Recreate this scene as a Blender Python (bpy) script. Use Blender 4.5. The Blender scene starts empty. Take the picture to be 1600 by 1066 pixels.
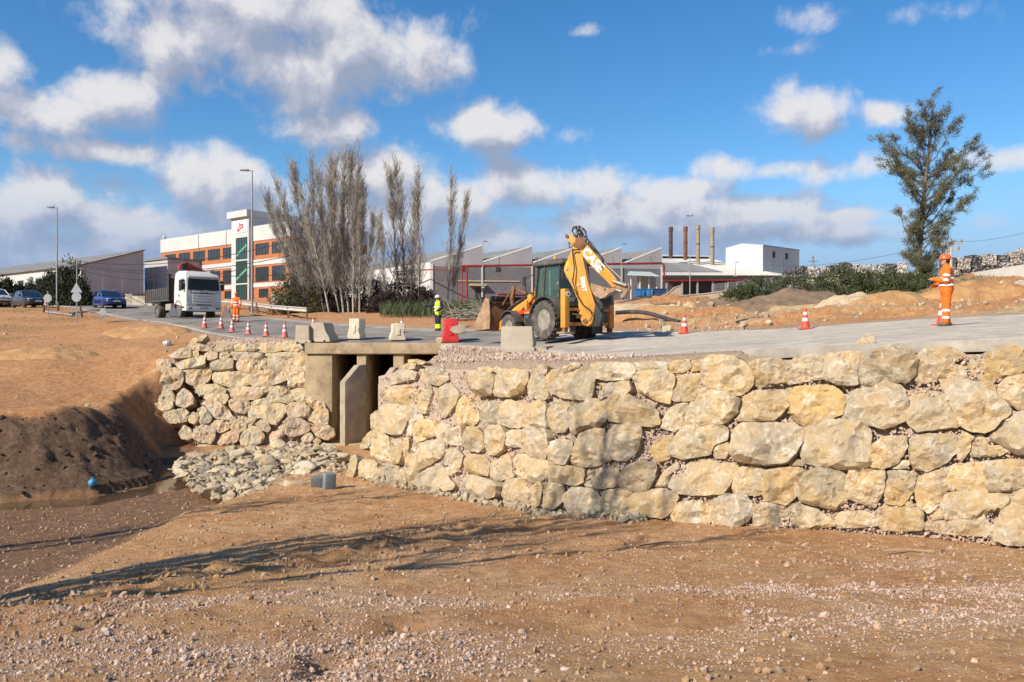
import bpy, bmesh, math, random
import numpy as np
from mathutils import Vector, Matrix, noise as mnoise
R = math.radians
random.seed(7); np.random.seed(7)
scene = bpy.context.scene
C = scene.collection
F = 1300.0                      # focal length in pixels of the 1600 px wide photograph; camera is level, eye at z = 0

# ---------------------------------------------------------------- camera
cam = bpy.data.cameras.new('camera'); cam.sensor_width = 36.0; cam.lens = 36.0 * F / 1600.0
cam.clip_start = 0.1; cam.clip_end = 9000
camo = bpy.data.objects.new('camera', cam); C.objects.link(camo)
camo.location = (0, 0, 0); camo.rotation_euler = (R(90), 0, 0)
scene.camera = camo

# ---------------------------------------------------------------- sun and sky
SUN_AZ, SUN_EL = R(229), R(35)            # azimuth clockwise from +Y: behind the camera, to the left
sdir = Vector((math.sin(SUN_AZ) * math.cos(SUN_EL), math.cos(SUN_AZ) * math.cos(SUN_EL), math.sin(SUN_EL)))
sun = bpy.data.lights.new('sun', 'SUN'); sun.energy = 5.0; sun.angle = R(0.53); sun.color = (1.0, 0.92, 0.80)
suno = bpy.data.objects.new('sun', sun); C.objects.link(suno); suno.location = (-30, -40, 40)
suno.rotation_euler = sdir.to_track_quat('Z', 'Y').to_euler()
SKY = 0.088
world = bpy.data.worlds.new('World'); scene.world = world; world.use_nodes = True
world.cycles.sampling_method = 'MANUAL'; world.cycles.sample_map_resolution = 512
scene.cycles.max_bounces = 4; scene.cycles.diffuse_bounces = 2; scene.cycles.glossy_bounces = 2; scene.cycles.transparent_max_bounces = 6
scene.view_settings.view_transform = 'Standard'; scene.view_settings.look = 'None'
scene.view_settings.exposure = 0.38; scene.view_settings.gamma = 1.0; scene.view_settings.use_curve_mapping = False


def sky_nodes():
    nt = world.node_tree; N = nt.nodes; L = nt.links
    N.clear()
    def nd(t, **k):
        n = N.new(t)
        for a, v in k.items(): setattr(n, a, v)
        return n
    def m(op, a, b=None, c=None, clamp=False):
        n = nd('ShaderNodeMath', operation=op, use_clamp=clamp)
        for i, v in enumerate((a, b, c)):
            if v is None: continue
            if hasattr(v, 'is_linked'): L.new(v, n.inputs[i])
            else: n.inputs[i].default_value = v
        return n.outputs[0]
    def mr(v, a, b, c=0.0, d=1.0, smooth=True):
        n = nd('ShaderNodeMapRange', interpolation_type='SMOOTHSTEP' if smooth else 'LINEAR')
        L.new(v, n.inputs[0])
        for i, x in enumerate((a, b, c, d)): n.inputs[i + 1].default_value = x
        return n.outputs[0]
    sky = nd('ShaderNodeTexSky', sky_type='NISHITA', sun_disc=False)
    sky.sun_elevation = SUN_EL; sky.sun_rotation = SUN_AZ
    sky.air_density = 1.0; sky.dust_density = 0.35; sky.ozone_density = 3.2; sky.altitude = 60
    hs = nd('ShaderNodeHueSaturation'); hs.inputs['Saturation'].default_value = 1.30; hs.inputs['Value'].default_value = 1.30
    L.new(sky.outputs[0], hs.inputs['Color'])
    tc = nd('ShaderNodeTexCoord')
    sp = nd('ShaderNodeSeparateXYZ'); L.new(tc.outputs['Generated'], sp.inputs[0])
    az = m('ARCTAN2', sp.outputs[0], sp.outputs[1])
    el = m('ARCSINE', sp.outputs[2])
    # the bank of clouds goes on all round: azimuth folds back every 2*0.62 rad
    azf = m('SUBTRACT', m("PINGPONG", m("ADD", az, math.pi / 4), math.pi / 2), math.pi / 4)
    p = nd('ShaderNodeCombineXYZ'); L.new(azf, p.inputs[0]); L.new(el, p.inputs[1])
    P = p.outputs[0]
    # cumulus: (centre px, centre py, half width, half height, weight) of the photograph turned into azimuth/elevation
    cl = [(200, 412, 520, 40, 1.), (250, 385, 560, 46, 1.), (820, 380, 380, 40, .9), (1250, 365, 250, 26, .7), (330, 55, 190, 80, 1.), (565, 75, 150, 85, 1.05), (445, 100, 170, 75, 1.), (225, 65, 100, 48, .95), (640, 100, 50, 40, .7), (185, 140, 85, 40, .85), (430, 15, 220, 60, 1.),
          (5, 105, 55, 40, .75), (45, 165, 100, 42, .95), (40, 222, 60, 18, .6), (160, 240, 120, 20, .65),
          (325, 292, 105, 62, 1.15), (80, 332, 200, 66, 1.08), (215, 352, 290, 76, 1.08), (430, 350, 200, 76, 1.08),
          (540, 207, 65, 36, .95), (590, 268, 85, 60, 1.05), (600, 354, 240, 70, 1.08), (690, 310, 110, 50, 1.0), (850, 298, 130, 58, 1.15), (930, 350, 200, 54, 1.05), (770, 203, 80, 30, .95), (895, 213, 30, 20, .7),
          (1065, 300, 75, 24, .95), (1090, 330, 180, 34, .85), (1242, 180, 62, 36, 1.08), (1245, 202, 74, 13, .9), (1375, 175, 40, 16, .7), (1310, 265, 55, 20, .75), (1125, 260, 55, 24, .85), (1215, 266, 38, 16, .7),
          (1340, 340, 120, 18, .7), (1570, 247, 75, 20, .75), (1480, 22, 85, 20, .6), (1265, 30, 60, 20, .5), (1240, 75, 50, 12, .42), (925, 45, 36, 10, .5), (1750, 130, 90, 40, .9), (1900, 290, 200, 60, 1.), (-150, 80, 90, 50, .9), (-250, 320, 200, 70, 1.)]
    blobs = []
    for (px, py, hw, hh, w) in cl:
        a = math.atan((px - 800) / F); e = math.atan((533 - py) / F * math.cos(a))
        sm = 1.45 if hw < 90 else 1.10
        blobs.append((a, e, hw / F * math.cos(a) ** 1.5 * sm, hh / F * math.cos(a) * sm, (1.12 - w) * 1.0 + (.12 if hw < 90 else 0)))
    def field(off, det):
        q = nd('ShaderNodeVectorMath', operation='ADD'); L.new(P, q.inputs[0]); q.inputs[1].default_value = off
        Q = q.outputs[0]
        nz = nd('ShaderNodeTexNoise', noise_dimensions='2D'); L.new(Q, nz.inputs['Vector'])
        nz.inputs['Scale'].default_value = 11.0; nz.inputs['Detail'].default_value = det; nz.inputs['Roughness'].default_value = 0.58; nz.inputs['Distortion'].default_value = 0.15
        acc = None
        for (a, e, hw, hh, z0) in blobs:
            k = nd('ShaderNodeVectorMath', operation='MULTIPLY_ADD'); L.new(Q, k.inputs[0]); k.inputs[1].default_value = (1 / hw, 1 / hh, 0); k.inputs[2].default_value = (-a / hw, -e / hh, z0)
            ln = nd('ShaderNodeVectorMath', operation='LENGTH'); L.new(k.outputs[0], ln.inputs[0])
            v = ln.outputs['Value']
            acc = v if acc is None else m('SMOOTH_MIN', acc, v, 0.16)
        acc = m('MAXIMUM', m('SUBTRACT', 1.0, acc), -1.2)
        return m('ADD', acc, m('MULTIPLY', m('SUBTRACT', nz.outputs[0], 0.5), 2.2)), nz.outputs[0]
    f0, n0 = field((0, 0, 0), 7)
    f1, n1 = field((-0.014, 0.030, 0), 5)
    alpha = mr(f0, -0.10, 0.62)
    # grey towards the thick middle and underside, white where the cloud thins towards the sun
    lit = mr(m('ADD', m('SUBTRACT', f0, f1), m('MULTIPLY', m('SUBTRACT', 0.55, f0), 0.30)), -0.50, 0.55)
    cr = nd('ShaderNodeValToRGB'); L.new(lit, cr.inputs[0])
    e = cr.color_ramp.elements
    k = 1.0 / SKY
    e[0].position = 0.10; e[0].color = (.27, .315, .42, 1)
    e[1].position = 1.0; e[1].color = (.66, .65, .66, 1)
    x = cr.color_ramp.elements.new(.56); x.color = (.41, .43, .51, 1)
    sc = nd('ShaderNodeVectorMath', operation='SCALE'); L.new(cr.outputs[0], sc.inputs[0]); sc.inputs['Scale'].default_value = k * 0.95
    # low haze band: clouds near the horizon fade into a blue grey
    hz = mr(el, 0.035, 0.20, 0.97, 0.0)
    hazecol = nd('ShaderNodeRGB'); hazecol.outputs[0].default_value = (.215 * k, .315 * k, .50 * k, 1)
    m0 = nd('ShaderNodeMixRGB'); L.new(hz, m0.inputs[0]); L.new(hs.outputs[0], m0.inputs[1]); L.new(hazecol.outputs[0], m0.inputs[2])
    m1 = nd('ShaderNodeMixRGB'); L.new(m('MULTIPLY', alpha, 0.96), m1.inputs[0]); L.new(m0.outputs[0], m1.inputs[1])
    m2 = nd('ShaderNodeMixRGB'); L.new(m('MULTIPLY', hz, 0.90), m2.inputs[0]); L.new(sc.outputs[0], m2.inputs[1]); L.new(hazecol.outputs[0], m2.inputs[2])
    L.new(m2.outputs[0], m1.inputs[2])
    bg = nd('ShaderNodeBackground'); bg.inputs['Strength'].default_value = SKY
    L.new(m1.outputs[0], bg.inputs['Color'])
    out = nd('ShaderNodeOutputWorld'); L.new(bg.outputs[0], out.inputs[0])
sky_nodes()

# ---------------------------------------------------------------- helpers
def PX(x, y, d):
    return Vector(((x - 800) * d / F, d, (533 - y) * d / F))

def tag(o, label=None, cat=None, group=None, kind=None):
    if label: o['label'] = label
    if cat: o['category'] = cat
    if group: o['group'] = group
    if kind: o['kind'] = kind
    return o

def thing(name, label, cat, loc=(0, 0, 0), rz=0.0, group=None, s=1.0):
    o = bpy.data.objects.new(name, None); C.objects.link(o)
    o.empty_display_size = 0.2
    o.location = loc; o.rotation_euler = (0, 0, rz); o.scale = (s, s, s)
    return tag(o, label, cat, group)

def copy_tree(o, parent=None):
    c = o.copy(); C.objects.link(c)
    if parent is not None: c.parent = parent
    for ch in list(o.children): copy_tree(ch, c)
    return c

def link_mesh(name, me, mat, parent=None):
    o = bpy.data.objects.new(name, me); C.objects.link(o)
    if mat is not None:
        me.materials.clear(); me.materials.append(mat)
    if parent is not None: o.parent = parent
    return o

class MB:
    """collects shapes; build() links them as one mesh object"""
    def __init__(s): s.v = []; s.f = []; s.M = Matrix.Identity(4)
    def add(s, vs, fs):
        o = len(s.v)
        s.v += [tuple(s.M @ Vector(v)) for v in vs]; s.f += [tuple(i + o for i in f) for f in fs]
        return s
    def box(s, c, d, rz=0.0, M=None):
        x, y, z = d[0] / 2, d[1] / 2, d[2] / 2
        T = Matrix.Translation(c) @ (M if M is not None else Matrix.Rotation(rz, 4, 'Z'))
        vs = [T @ Vector((a * x, b * y, e * z)) for e in (-1, 1) for a, b in ((-1, -1), (1, -1), (1, 1), (-1, 1))]
        return s.add(vs, [(3, 2, 1, 0), (4, 5, 6, 7), (0, 1, 5, 4), (1, 2, 6, 5), (2, 3, 7, 6), (3, 0, 4, 7)])
    def b2(s, lo, hi):
        return s.box([(a + b) / 2 for a, b in zip(lo, hi)], [abs(b - a) for a, b in zip(lo, hi)])
    def prism(s, poly, axis, a, b):
        """poly in the plane normal to axis ('x': (y,z), 'y': (x,z), 'z': (x,y)), extruded from a to b"""
        def pt(p, t):
            return {'x': (t, p[0], p[1]), 'y': (p[0], t, p[1]), 'z': (p[0], p[1], t)}[axis]
        n = len(poly)
        vs = [pt(p, a) for p in poly] + [pt(p, b) for p in poly]
        fs = [tuple(range(n))[::-1], tuple(range(n, 2 * n))] + [(i, (i + 1) % n, n + (i + 1) % n, n + i) for i in range(n)]
        return s.add(vs, fs)
    def cyl(s, p0, p1, r0, r1=None, n=12, cap=True):
        r1 = r0 if r1 is None else r1
        p0 = Vector(p0); p1 = Vector(p1); d = (p1 - p0)
        q = d.to_track_quat('Z', 'Y').to_matrix()
        vs = []
        for p, r in ((p0, r0), (p1, r1)):
            for i in range(n):
                a = 2 * math.pi * i / n
                vs.append(p + q @ Vector((math.cos(a) * r, math.sin(a) * r, 0)))
        fs = [(i, (i + 1) % n, n + (i + 1) % n, n + i) for i in range(n)]
        if cap: fs += [tuple(range(n))[::-1], tuple(range(n, 2 * n))]
        return s.add(vs, fs)
    def tube(s, pts, rad, n=8):
        pts = [Vector(p) for p in pts]
        rad = rad if isinstance(rad, (list, tuple)) else [rad] * len(pts)
        vs = []; fs = []; ref = Vector((0.13, 0.27, 0.95)).normalized()
        for k, p in enumerate(pts):
            t = (pts[min(k + 1, len(pts) - 1)] - pts[max(k - 1, 0)]).normalized()
            u = t.cross(ref)
            if u.length < 1e-3: u = t.cross(Vector((1, 0, 0)))
            u.normalize(); w = t.cross(u)
            for i in range(n):
                a = 2 * math.pi * i / n
                vs.append(p + (u * math.cos(a) + w * math.sin(a)) * rad[k])
        for k in range(len(pts) - 1):
            for i in range(n):
                fs.append((k * n + i, k * n + (i + 1) % n, (k + 1) * n + (i + 1) % n, (k + 1) * n + i))
        fs += [tuple(range(n))[::-1], tuple(range((len(pts) - 1) * n, len(pts) * n))]
        return s.add(vs, fs)
    def lathe(s, prof, o=(0, 0, 0), ax='z', n=20):
        """prof: list of (radius, height)"""
        vs = []; fs = []
        for r, h in prof:
            for i in range(n):
                a = 2 * math.pi * i / n; c, q = math.cos(a) * r, math.sin(a) * r
                v = {'z': (c, q, h), 'x': (h, c, q), 'y': (c, h, q)}[ax]
                vs.append((v[0] + o[0], v[1] + o[1], v[2] + o[2]))
        for k in range(len(prof) - 1):
            for i in range(n):
                fs.append((k * n + i, k * n + (i + 1) % n, (k + 1) * n + (i + 1) % n, (k + 1) * n + i))
        fs += [tuple(range(n))[::-1], tuple(range((len(prof) - 1) * n, len(prof) * n))]
        return s.add(vs, fs)
    def loft(s, rings, cap=True):
        n = len(rings[0]); vs = [p for r in rings for p in r]; fs = []
        for k in range(len(rings) - 1):
            for i in range(n):
                fs.append((k * n + i, k * n + (i + 1) % n, (k + 1) * n + (i + 1) % n, (k + 1) * n + i))
        if cap: fs += [tuple(range(n))[::-1], tuple(range((len(rings) - 1) * n, len(rings) * n))]
        return s.add(vs, fs)
    def mesh(s, name, smooth=0, bevel=0.0, seg=2):
        me = bpy.data.meshes.new(name); me.from_pydata(s.v, [], s.f); me.validate(); me.update()
        bm = bmesh.new(); bm.from_mesh(me)
        bmesh.ops.recalc_face_normals(bm, faces=bm.faces)
        if bevel > 0:
            es = [e for e in bm.edges if len(e.link_faces) == 2 and e.calc_face_angle(0) > R(25)]
            bmesh.ops.bevel(bm, geom=es, offset=bevel, segments=seg, profile=0.6, affect='EDGES', clamp_overlap=True)
        if smooth:
            for f in bm.faces: f.smooth = True
            for e in bm.edges:
                if len(e.link_faces) == 2 and e.calc_face_angle(0) > R(smooth): e.smooth = False
        bm.to_mesh(me); bm.free()
        return me
    def build(s, name, mat, parent=None, smooth=35, bevel=0.0, seg=2):
        return link_mesh(name, s.mesh(name, smooth, bevel, seg), mat, parent)

MATS = {}
def pmat(name, c1, c2=None, scale=3.0, rough=0.8, metal=0.0, bump=0.0, bscale=25.0, spec=0.4, rnd=0.0, detail=6, c3=None, coat=0.0, dirt=None, contrast=0.5, bdist=0.02):
    """procedural material: noise-mixed colours, optional per-object variation, dirt patches and bump"""
    if name in MATS: return MATS[name]
    m = bpy.data.materials.new(name); m.use_nodes = True; nt = m.node_tree; N = nt.nodes; L = nt.links
    b = N['Principled BSDF']; b.inputs['Roughness'].default_value = rough; b.inputs['Metallic'].default_value = metal
    b.inputs['Specular IOR Level'].default_value = spec; b.inputs['Coat Weight'].default_value = coat
    tc = N.new('ShaderNodeTexCoord'); vec = tc.outputs['Object']
    c2 = c2 or tuple(x * 0.86 for x in c1)
    nz = N.new('ShaderNodeTexNoise'); nz.inputs['Scale'].default_value = scale; nz.inputs['Detail'].default_value = detail; nz.inputs['Roughness'].default_value = .6
    if rnd > 0:
        oi = N.new('ShaderNodeObjectInfo')
        ad = N.new('ShaderNodeVectorMath'); ad.operation = 'ADD'; L.new(vec, ad.inputs[0])
        ml = N.new('ShaderNodeMath'); ml.operation = 'MULTIPLY'; ml.inputs[1].default_value = 57.0; L.new(oi.outputs['Random'], ml.inputs[0]); L.new(ml.outputs[0], ad.inputs[1])
        vec = ad.outputs[0]
    L.new(vec, nz.inputs['Vector'])
    r = N.new('ShaderNodeValToRGB'); L.new(nz.outputs[0], r.inputs[0])
    e = r.color_ramp.elements; e[0].position = .5 - contrast * .5 * .6; e[1].position = .5 + contrast * .5 * .6
    e[0].color = (*c2, 1); e[1].color = (*c1, 1)
    if c3: x = e.new(.5); x.color = (*c3, 1)
    col = r.outputs[0]
    if dirt:
        n2 = N.new('ShaderNodeTexNoise'); n2.inputs['Scale'].default_value = dirt[1]; n2.inputs['Detail'].default_value = 8; n2.inputs['Roughness'].default_value = .7; L.new(vec, n2.inputs['Vector'])
        mr = N.new('ShaderNodeMapRange'); mr.inputs[1].default_value = dirt[2]; mr.inputs[2].default_value = dirt[2] + .18; L.new(n2.outputs[0], mr.inputs[0])
        mx = N.new('ShaderNodeMixRGB'); L.new(mr.outputs[0], mx.inputs[0]); L.new(col, mx.inputs[1]); mx.inputs[2].default_value = (*dirt[0], 1); col = mx.outputs[0]
    if rnd > 0:
        hs = N.new('ShaderNodeHueSaturation'); L.new(col, hs.inputs['Color'])
        mm = N.new('ShaderNodeMapRange'); L.new(oi.outputs['Random'], mm.inputs[0]); mm.inputs[3].default_value = 1 - rnd; mm.inputs[4].default_value = 1 + rnd; L.new(mm.outputs[0], hs.inputs['Value'])
        fr = N.new('ShaderNodeMath'); fr.operation = 'FRACT'; f7 = N.new('ShaderNodeMath'); f7.operation = 'MULTIPLY'; f7.inputs[1].default_value = 7.3; L.new(oi.outputs['Random'], f7.inputs[0]); L.new(f7.outputs[0], fr.inputs[0])
        ms = N.new('ShaderNodeMapRange'); L.new(fr.outputs[0], ms.inputs[0]); ms.inputs[3].default_value = 1 - rnd; ms.inputs[4].default_value = 1 + rnd; L.new(ms.outputs[0], hs.inputs['Saturation'])
        col = hs.outputs[0]
    L.new(col, b.inputs['Base Color'])
    if bump > 0:
        n3 = N.new('ShaderNodeTexNoise'); n3.inputs['Scale'].default_value = bscale; n3.inputs['Detail'].default_value = 8; n3.inputs['Roughness'].default_value = .62; L.new(vec, n3.inputs['Vector'])
        bp = N.new('ShaderNodeBump'); bp.inputs['Strength'].default_value = bump; bp.inputs['Distance'].default_value = bdist; L.new(n3.outputs[0], bp.inputs['Height']); L.new(bp.outputs[0], b.inputs['Normal'])
    MATS[name] = m
    return m

def glass(name, col, rough=.05):
    return pmat(name, col, tuple(x * .8 for x in col), scale=1, rough=rough, spec=.8, coat=.5)

def text_mesh(txt, size, depth=0.004, shear=0.0, bold=0.0):
    cu = bpy.data.curves.new('lettering', 'FONT'); cu.body = txt; cu.size = size; cu.extrude = depth; cu.shear = shear; cu.offset = bold
    cu.align_x = 'CENTER'; cu.align_y = 'CENTER'; cu.resolution_u = 3
    o = bpy.data.objects.new('lettering', cu); C.objects.link(o)
    dg = bpy.context.evaluated_depsgraph_get(); me = bpy.data.meshes.new_from_object(o.evaluated_get(dg))
    bpy.data.objects.remove(o); return me

def letters(name, txt, size, mat, parent, origin, xdir, ydir, **k):
    """flat lettering with its baseline along xdir and its up along ydir"""
    me = text_mesh(txt, size, **k); o = link_mesh(name, me, mat, parent)
    x = Vector(xdir).normalized(); y = Vector(ydir).normalized(); z = x.cross(y).normalized(); y = z.cross(x)
    M = Matrix((x, y, z)).transposed().to_4x4(); M.translation = Vector(origin)
    o.matrix_local = M
    return o

def fbm2(x, y, scale, octv=4, seed=0, rough=.5):
    """numpy value-noise fbm, result about -1..1"""
    x = np.asarray(x, float) / scale + seed * 17.31; y = np.asarray(y, float) / scale + seed * 9.77
    tot = np.zeros(np.broadcast(x, y).shape); a = 1.0; s = 0
    for o in range(octv):
        xi = np.floor(x).astype(np.int64); yi = np.floor(y).astype(np.int64); fx = x - xi; fy = y - yi
        fx = fx * fx * fx * (fx * (fx * 6 - 15) + 10); fy = fy * fy * fy * (fy * (fy * 6 - 15) + 10)
        def h(i, j):
            n = (i * 374761393 + j * 668265263 + (seed * 7919 + o * 104729)) & 0x7fffffff
            n = ((n ^ (n >> 13)) * 1274126177) & 0x7fffffff
            return ((n ^ (n >> 16)) & 0xffff) / 32767.5 - 1
        v = (h(xi, yi) * (1 - fx) + h(xi + 1, yi) * fx) * (1 - fy) + (h(xi, yi + 1) * (1 - fx) + h(xi + 1, yi + 1) * fx) * fy
        tot += v * a; s += a; a *= rough; x = x * 2.03 + 5.1; y = y * 2.03 + 3.7
    return tot / s

def np_mesh(name, V, Fq, smooth=True):
    """mesh from an (n,3) array and an (m,4) or (m,3) face array"""
    me = bpy.data.meshes.new(name); V = np.asarray(V, np.float32); Fq = np.asarray(Fq, np.int32); k = Fq.shape[1]
    me.vertices.add(len(V)); me.vertices.foreach_set('co', V.ravel())
    me.loops.add(Fq.size); me.loops.foreach_set('vertex_index', Fq.ravel())
    me.polygons.add(len(Fq)); me.polygons.foreach_set('loop_start', np.arange(0, Fq.size, k, dtype=np.int32))
    me.polygons.foreach_set('use_smooth', np.full(len(Fq), smooth))
    me.update(calc_edges=True); me.validate()
    return me

# ---------------------------------------------------------------- terrain heights
class TPS:
    """thin plate spline through (x, y, z) control points"""
    def __init__(s, pts):
        P = np.array(pts, float); s.c = P[:, :2]; n = len(P)
        K = s.k(np.linalg.norm(s.c[:, None] - s.c[None], axis=2)) + np.eye(n) * 0.02
        A = np.zeros((n + 3, n + 3)); A[:n, :n] = K; A[:n, n] = 1; A[:n, n + 1:] = s.c; A[n:, :n] = A[:n, n:].T
        s.w = np.linalg.solve(A, np.concatenate([P[:, 2], np.zeros(3)]))
    @staticmethod
    def k(r): return np.where(r > 1e-9, r * r * np.log(np.maximum(r, 1e-9)), 0.0)
    def __call__(s, x, y):
        n = len(s.c); o = s.w[n] + s.w[n + 1] * x + s.w[n + 2] * y
        for i in range(n):
            r2 = (x - s.c[i, 0]) ** 2 + (y - s.c[i, 1]) ** 2 + 1e-12
            o = o + (.5 * s.w[i]) * r2 * np.log(r2)
        return o

UP = [(16, 8.5, .2), (8, 13.4, 0.0), (4.4, 16, -.2), (2.6, 19.5, -.38), (1.2, 24, -.42), (0.3, 29, -.36), (-3.5, 34.8, -.13), (-8, 34.8, -.12), (-12, 37, -.12), (2.0, 30.5, .04), (0.7, 18.8, -.52), (-3.3, 27, -.72), (-1.2, 22, -.6),
      (11.1, 21, .39), (10.3, 29, .42), (6.5, 31.5, .3), (2.8, 36, .36), (-3.7, 42, .5), (-8.5, 45, .72), (-11, 40.6, .2), (-14.6, 45.5, .5), (-19, 48.5, .85), (-20, 53, 1.35), (-19, 59, 1.75), (-35, 72, 2.85), (-54, 93, 3.8),
      (-14, 25.6, -2.1), (-22, 25, -2.0), (-13.4, 28, -2.25), (-15.2, 32.5, -2.2), (-17.5, 36, -1.05), (-19, 31, -1.9), (-24, 38, -.7), (-22, 46, .35), (-32, 58, 1.5), (-40, 24, -1.8), (-50, 60, 2.2),
      (4, 40, 1.3), (9, 38, 1.3), (14, 36, 1.5), (20, 31, 1.3), (22, 40, 2.25), (18, 40, 1.8), (19, 46, 2.4), (22.5, 50, 2.95), (15, 45, 2.1), (26, 52, 3.9), (10, 52, 2.5), (16, 58, 2.9), (22, 80, 4.0), (32, 110, 5.4), (0, 50, 1.5), (-6, 56, 1.9), (-4, 80, 3.3), (30, 30, 1.6), (40, 50, 3.9), (12, 80, 4.0), (42, 90, 6.2),
      (-38, 122, 5.8), (-85, 125, 5.2), (0, 125, 5.8), (40, 125, 6.6), (90, 110, 7.0), (-18, 80, 3.4), (-30, 95, 4.6), (60, 60, 5.0)]
LOW = [(0, -6, -1.4), (0, 0, -1.65), (-4, 3, -2.0), (5, 3, -1.95), (0, 6, -2.35), (-4.8, 7.8, -2.6), (6, 7, -2.45), (10, 5, -2.4), (8, 12.9, -3.2), (4.2, 15.3, -3.42), (0.8, 17.7, -3.68), (0, 11.5, -3.0), (-4.5, 24.3, -4.0), (-3.5, 20.5, -3.85), (-5, 15, -3.42),
       (-14, 24, -4.2), (-10, 26, -4.2), (-8, 33, -4.25), (-5, 40, -4.2), (-12, 20.5, -4.12), (-7.6, 19, -3.92), (-8.8, 13.9, -3.65), (-13, 14, -3.8), (-8, 9, -3.2), (-11, 30, -4.2), (-20, 18, -4.1), (-30, 10, -3.5), (20, -5, -1.8), (-20, -5, -2.2), (12, 10, -2.9)]
tup = TPS(UP); tlow = TPS(LOW)
# toe of everything that rises from the stream bed; (x, y, width of the rise beyond this point)
TOE = [(60, -20, 1.2), (16.5, 8.7, .5), (8.3, 13.6, .5), (4.6, 15.95, .5), (1.25, 18.5, .6), (-.5, 21.3, .7), (-3.6, 25.6, .8), (-2.7, 34.9, .1), (-2.7, 41, .1), (-8.35, 41, .1), (-8.35, 35.2, .3), (-8.6, 35.0, 1.6), (-13.2, 35.0, 1.6), (-14.2, 33.6, 1.6), (-12.5, 29.6, 1.9), (-11.2, 26.0, 2.2), (-11.9, 23.8, 2.4), (-13.9, 22.7, 2.4), (-22, 21, 2.5), (-40, 20, 2.5), (-90, 17, 3)]
BED = [(a, b) for a, b, w in TOE] + [(-90, -200), (60, -200)]

def inside(poly, x, y):
    r = np.zeros(np.shape(x), bool); n = len(poly)
    for i in range(n):
        x0, y0 = poly[i]; x1, y1 = poly[(i + 1) % n]
        c = ((y0 > y) != (y1 > y)); t = (y - y0) / ((y1 - y0) if y1 != y0 else 1e-9)
        r ^= c & (x < x0 + t * (x1 - x0))
    return r
def dist_line(pl, x, y):
    best = np.full(np.shape(x), 1e9); wb = np.zeros(np.shape(x))
    for a, b in zip(pl[:-1], pl[1:]):
        dx, dy = b[0] - a[0], b[1] - a[1]; L2 = dx * dx + dy * dy
        t = np.clip(((x - a[0]) * dx + (y - a[1]) * dy) / L2, 0, 1)
        d = np.hypot(x - a[0] - t * dx, y - a[1] - t * dy); m = d < best
        best = np.where(m, d, best)
        if len(a) > 2: wb = np.where(m, a[2] + (b[2] - a[2]) * t, wb)
    return best, wb
def sstep(a, b, v):
    t = np.clip((v - a) / (b - a), 0, 1); return t * t * (3 - 2 * t)

NEAR = [(17.2, 8.6), (8.2, 13.8), (4.75, 16.35), (3.0, 19.4), (1.5, 24), (0.9, 28.2), (-3, 34.75), (-8.5, 34.75), (-11.4, 38.8), (-15, 43.6), (-20, 49.5), (-27, 58.6), (-34, 67.5), (-50, 87), (-72, 113)]
FARE = [(30, 20.5), (14.5, 28.4), (10.4, 29.7), (6.5, 32), (2.8, 37), (-3.4, 42.6), (-9, 47), (-15, 53), (-20, 59), (-30, 73), (-43, 92), (-62, 118)]
def resample(pl, n):
    P = np.array(pl, float); s = np.concatenate([[0], np.cumsum(np.hypot(*np.diff(P, axis=0).T))]); t = np.linspace(0, s[-1], n)
    return np.stack([np.interp(t, s, P[:, 0]), np.interp(t, s, P[:, 1])], 1)
ROADP = NEAR + FARE[::-1]

def t_up(x, y):
    z = tup(x, y)
    far = sstep(105, 170, np.hypot(x, y))
    return z * (1 - far) + far * (0.052 * np.hypot(x, np.maximum(y, 0)) + 0.4)
def t_road(x, y): return t_up(x, y) + 0.012 * fbm2(x, y, 3.0, 3, 5)

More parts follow.
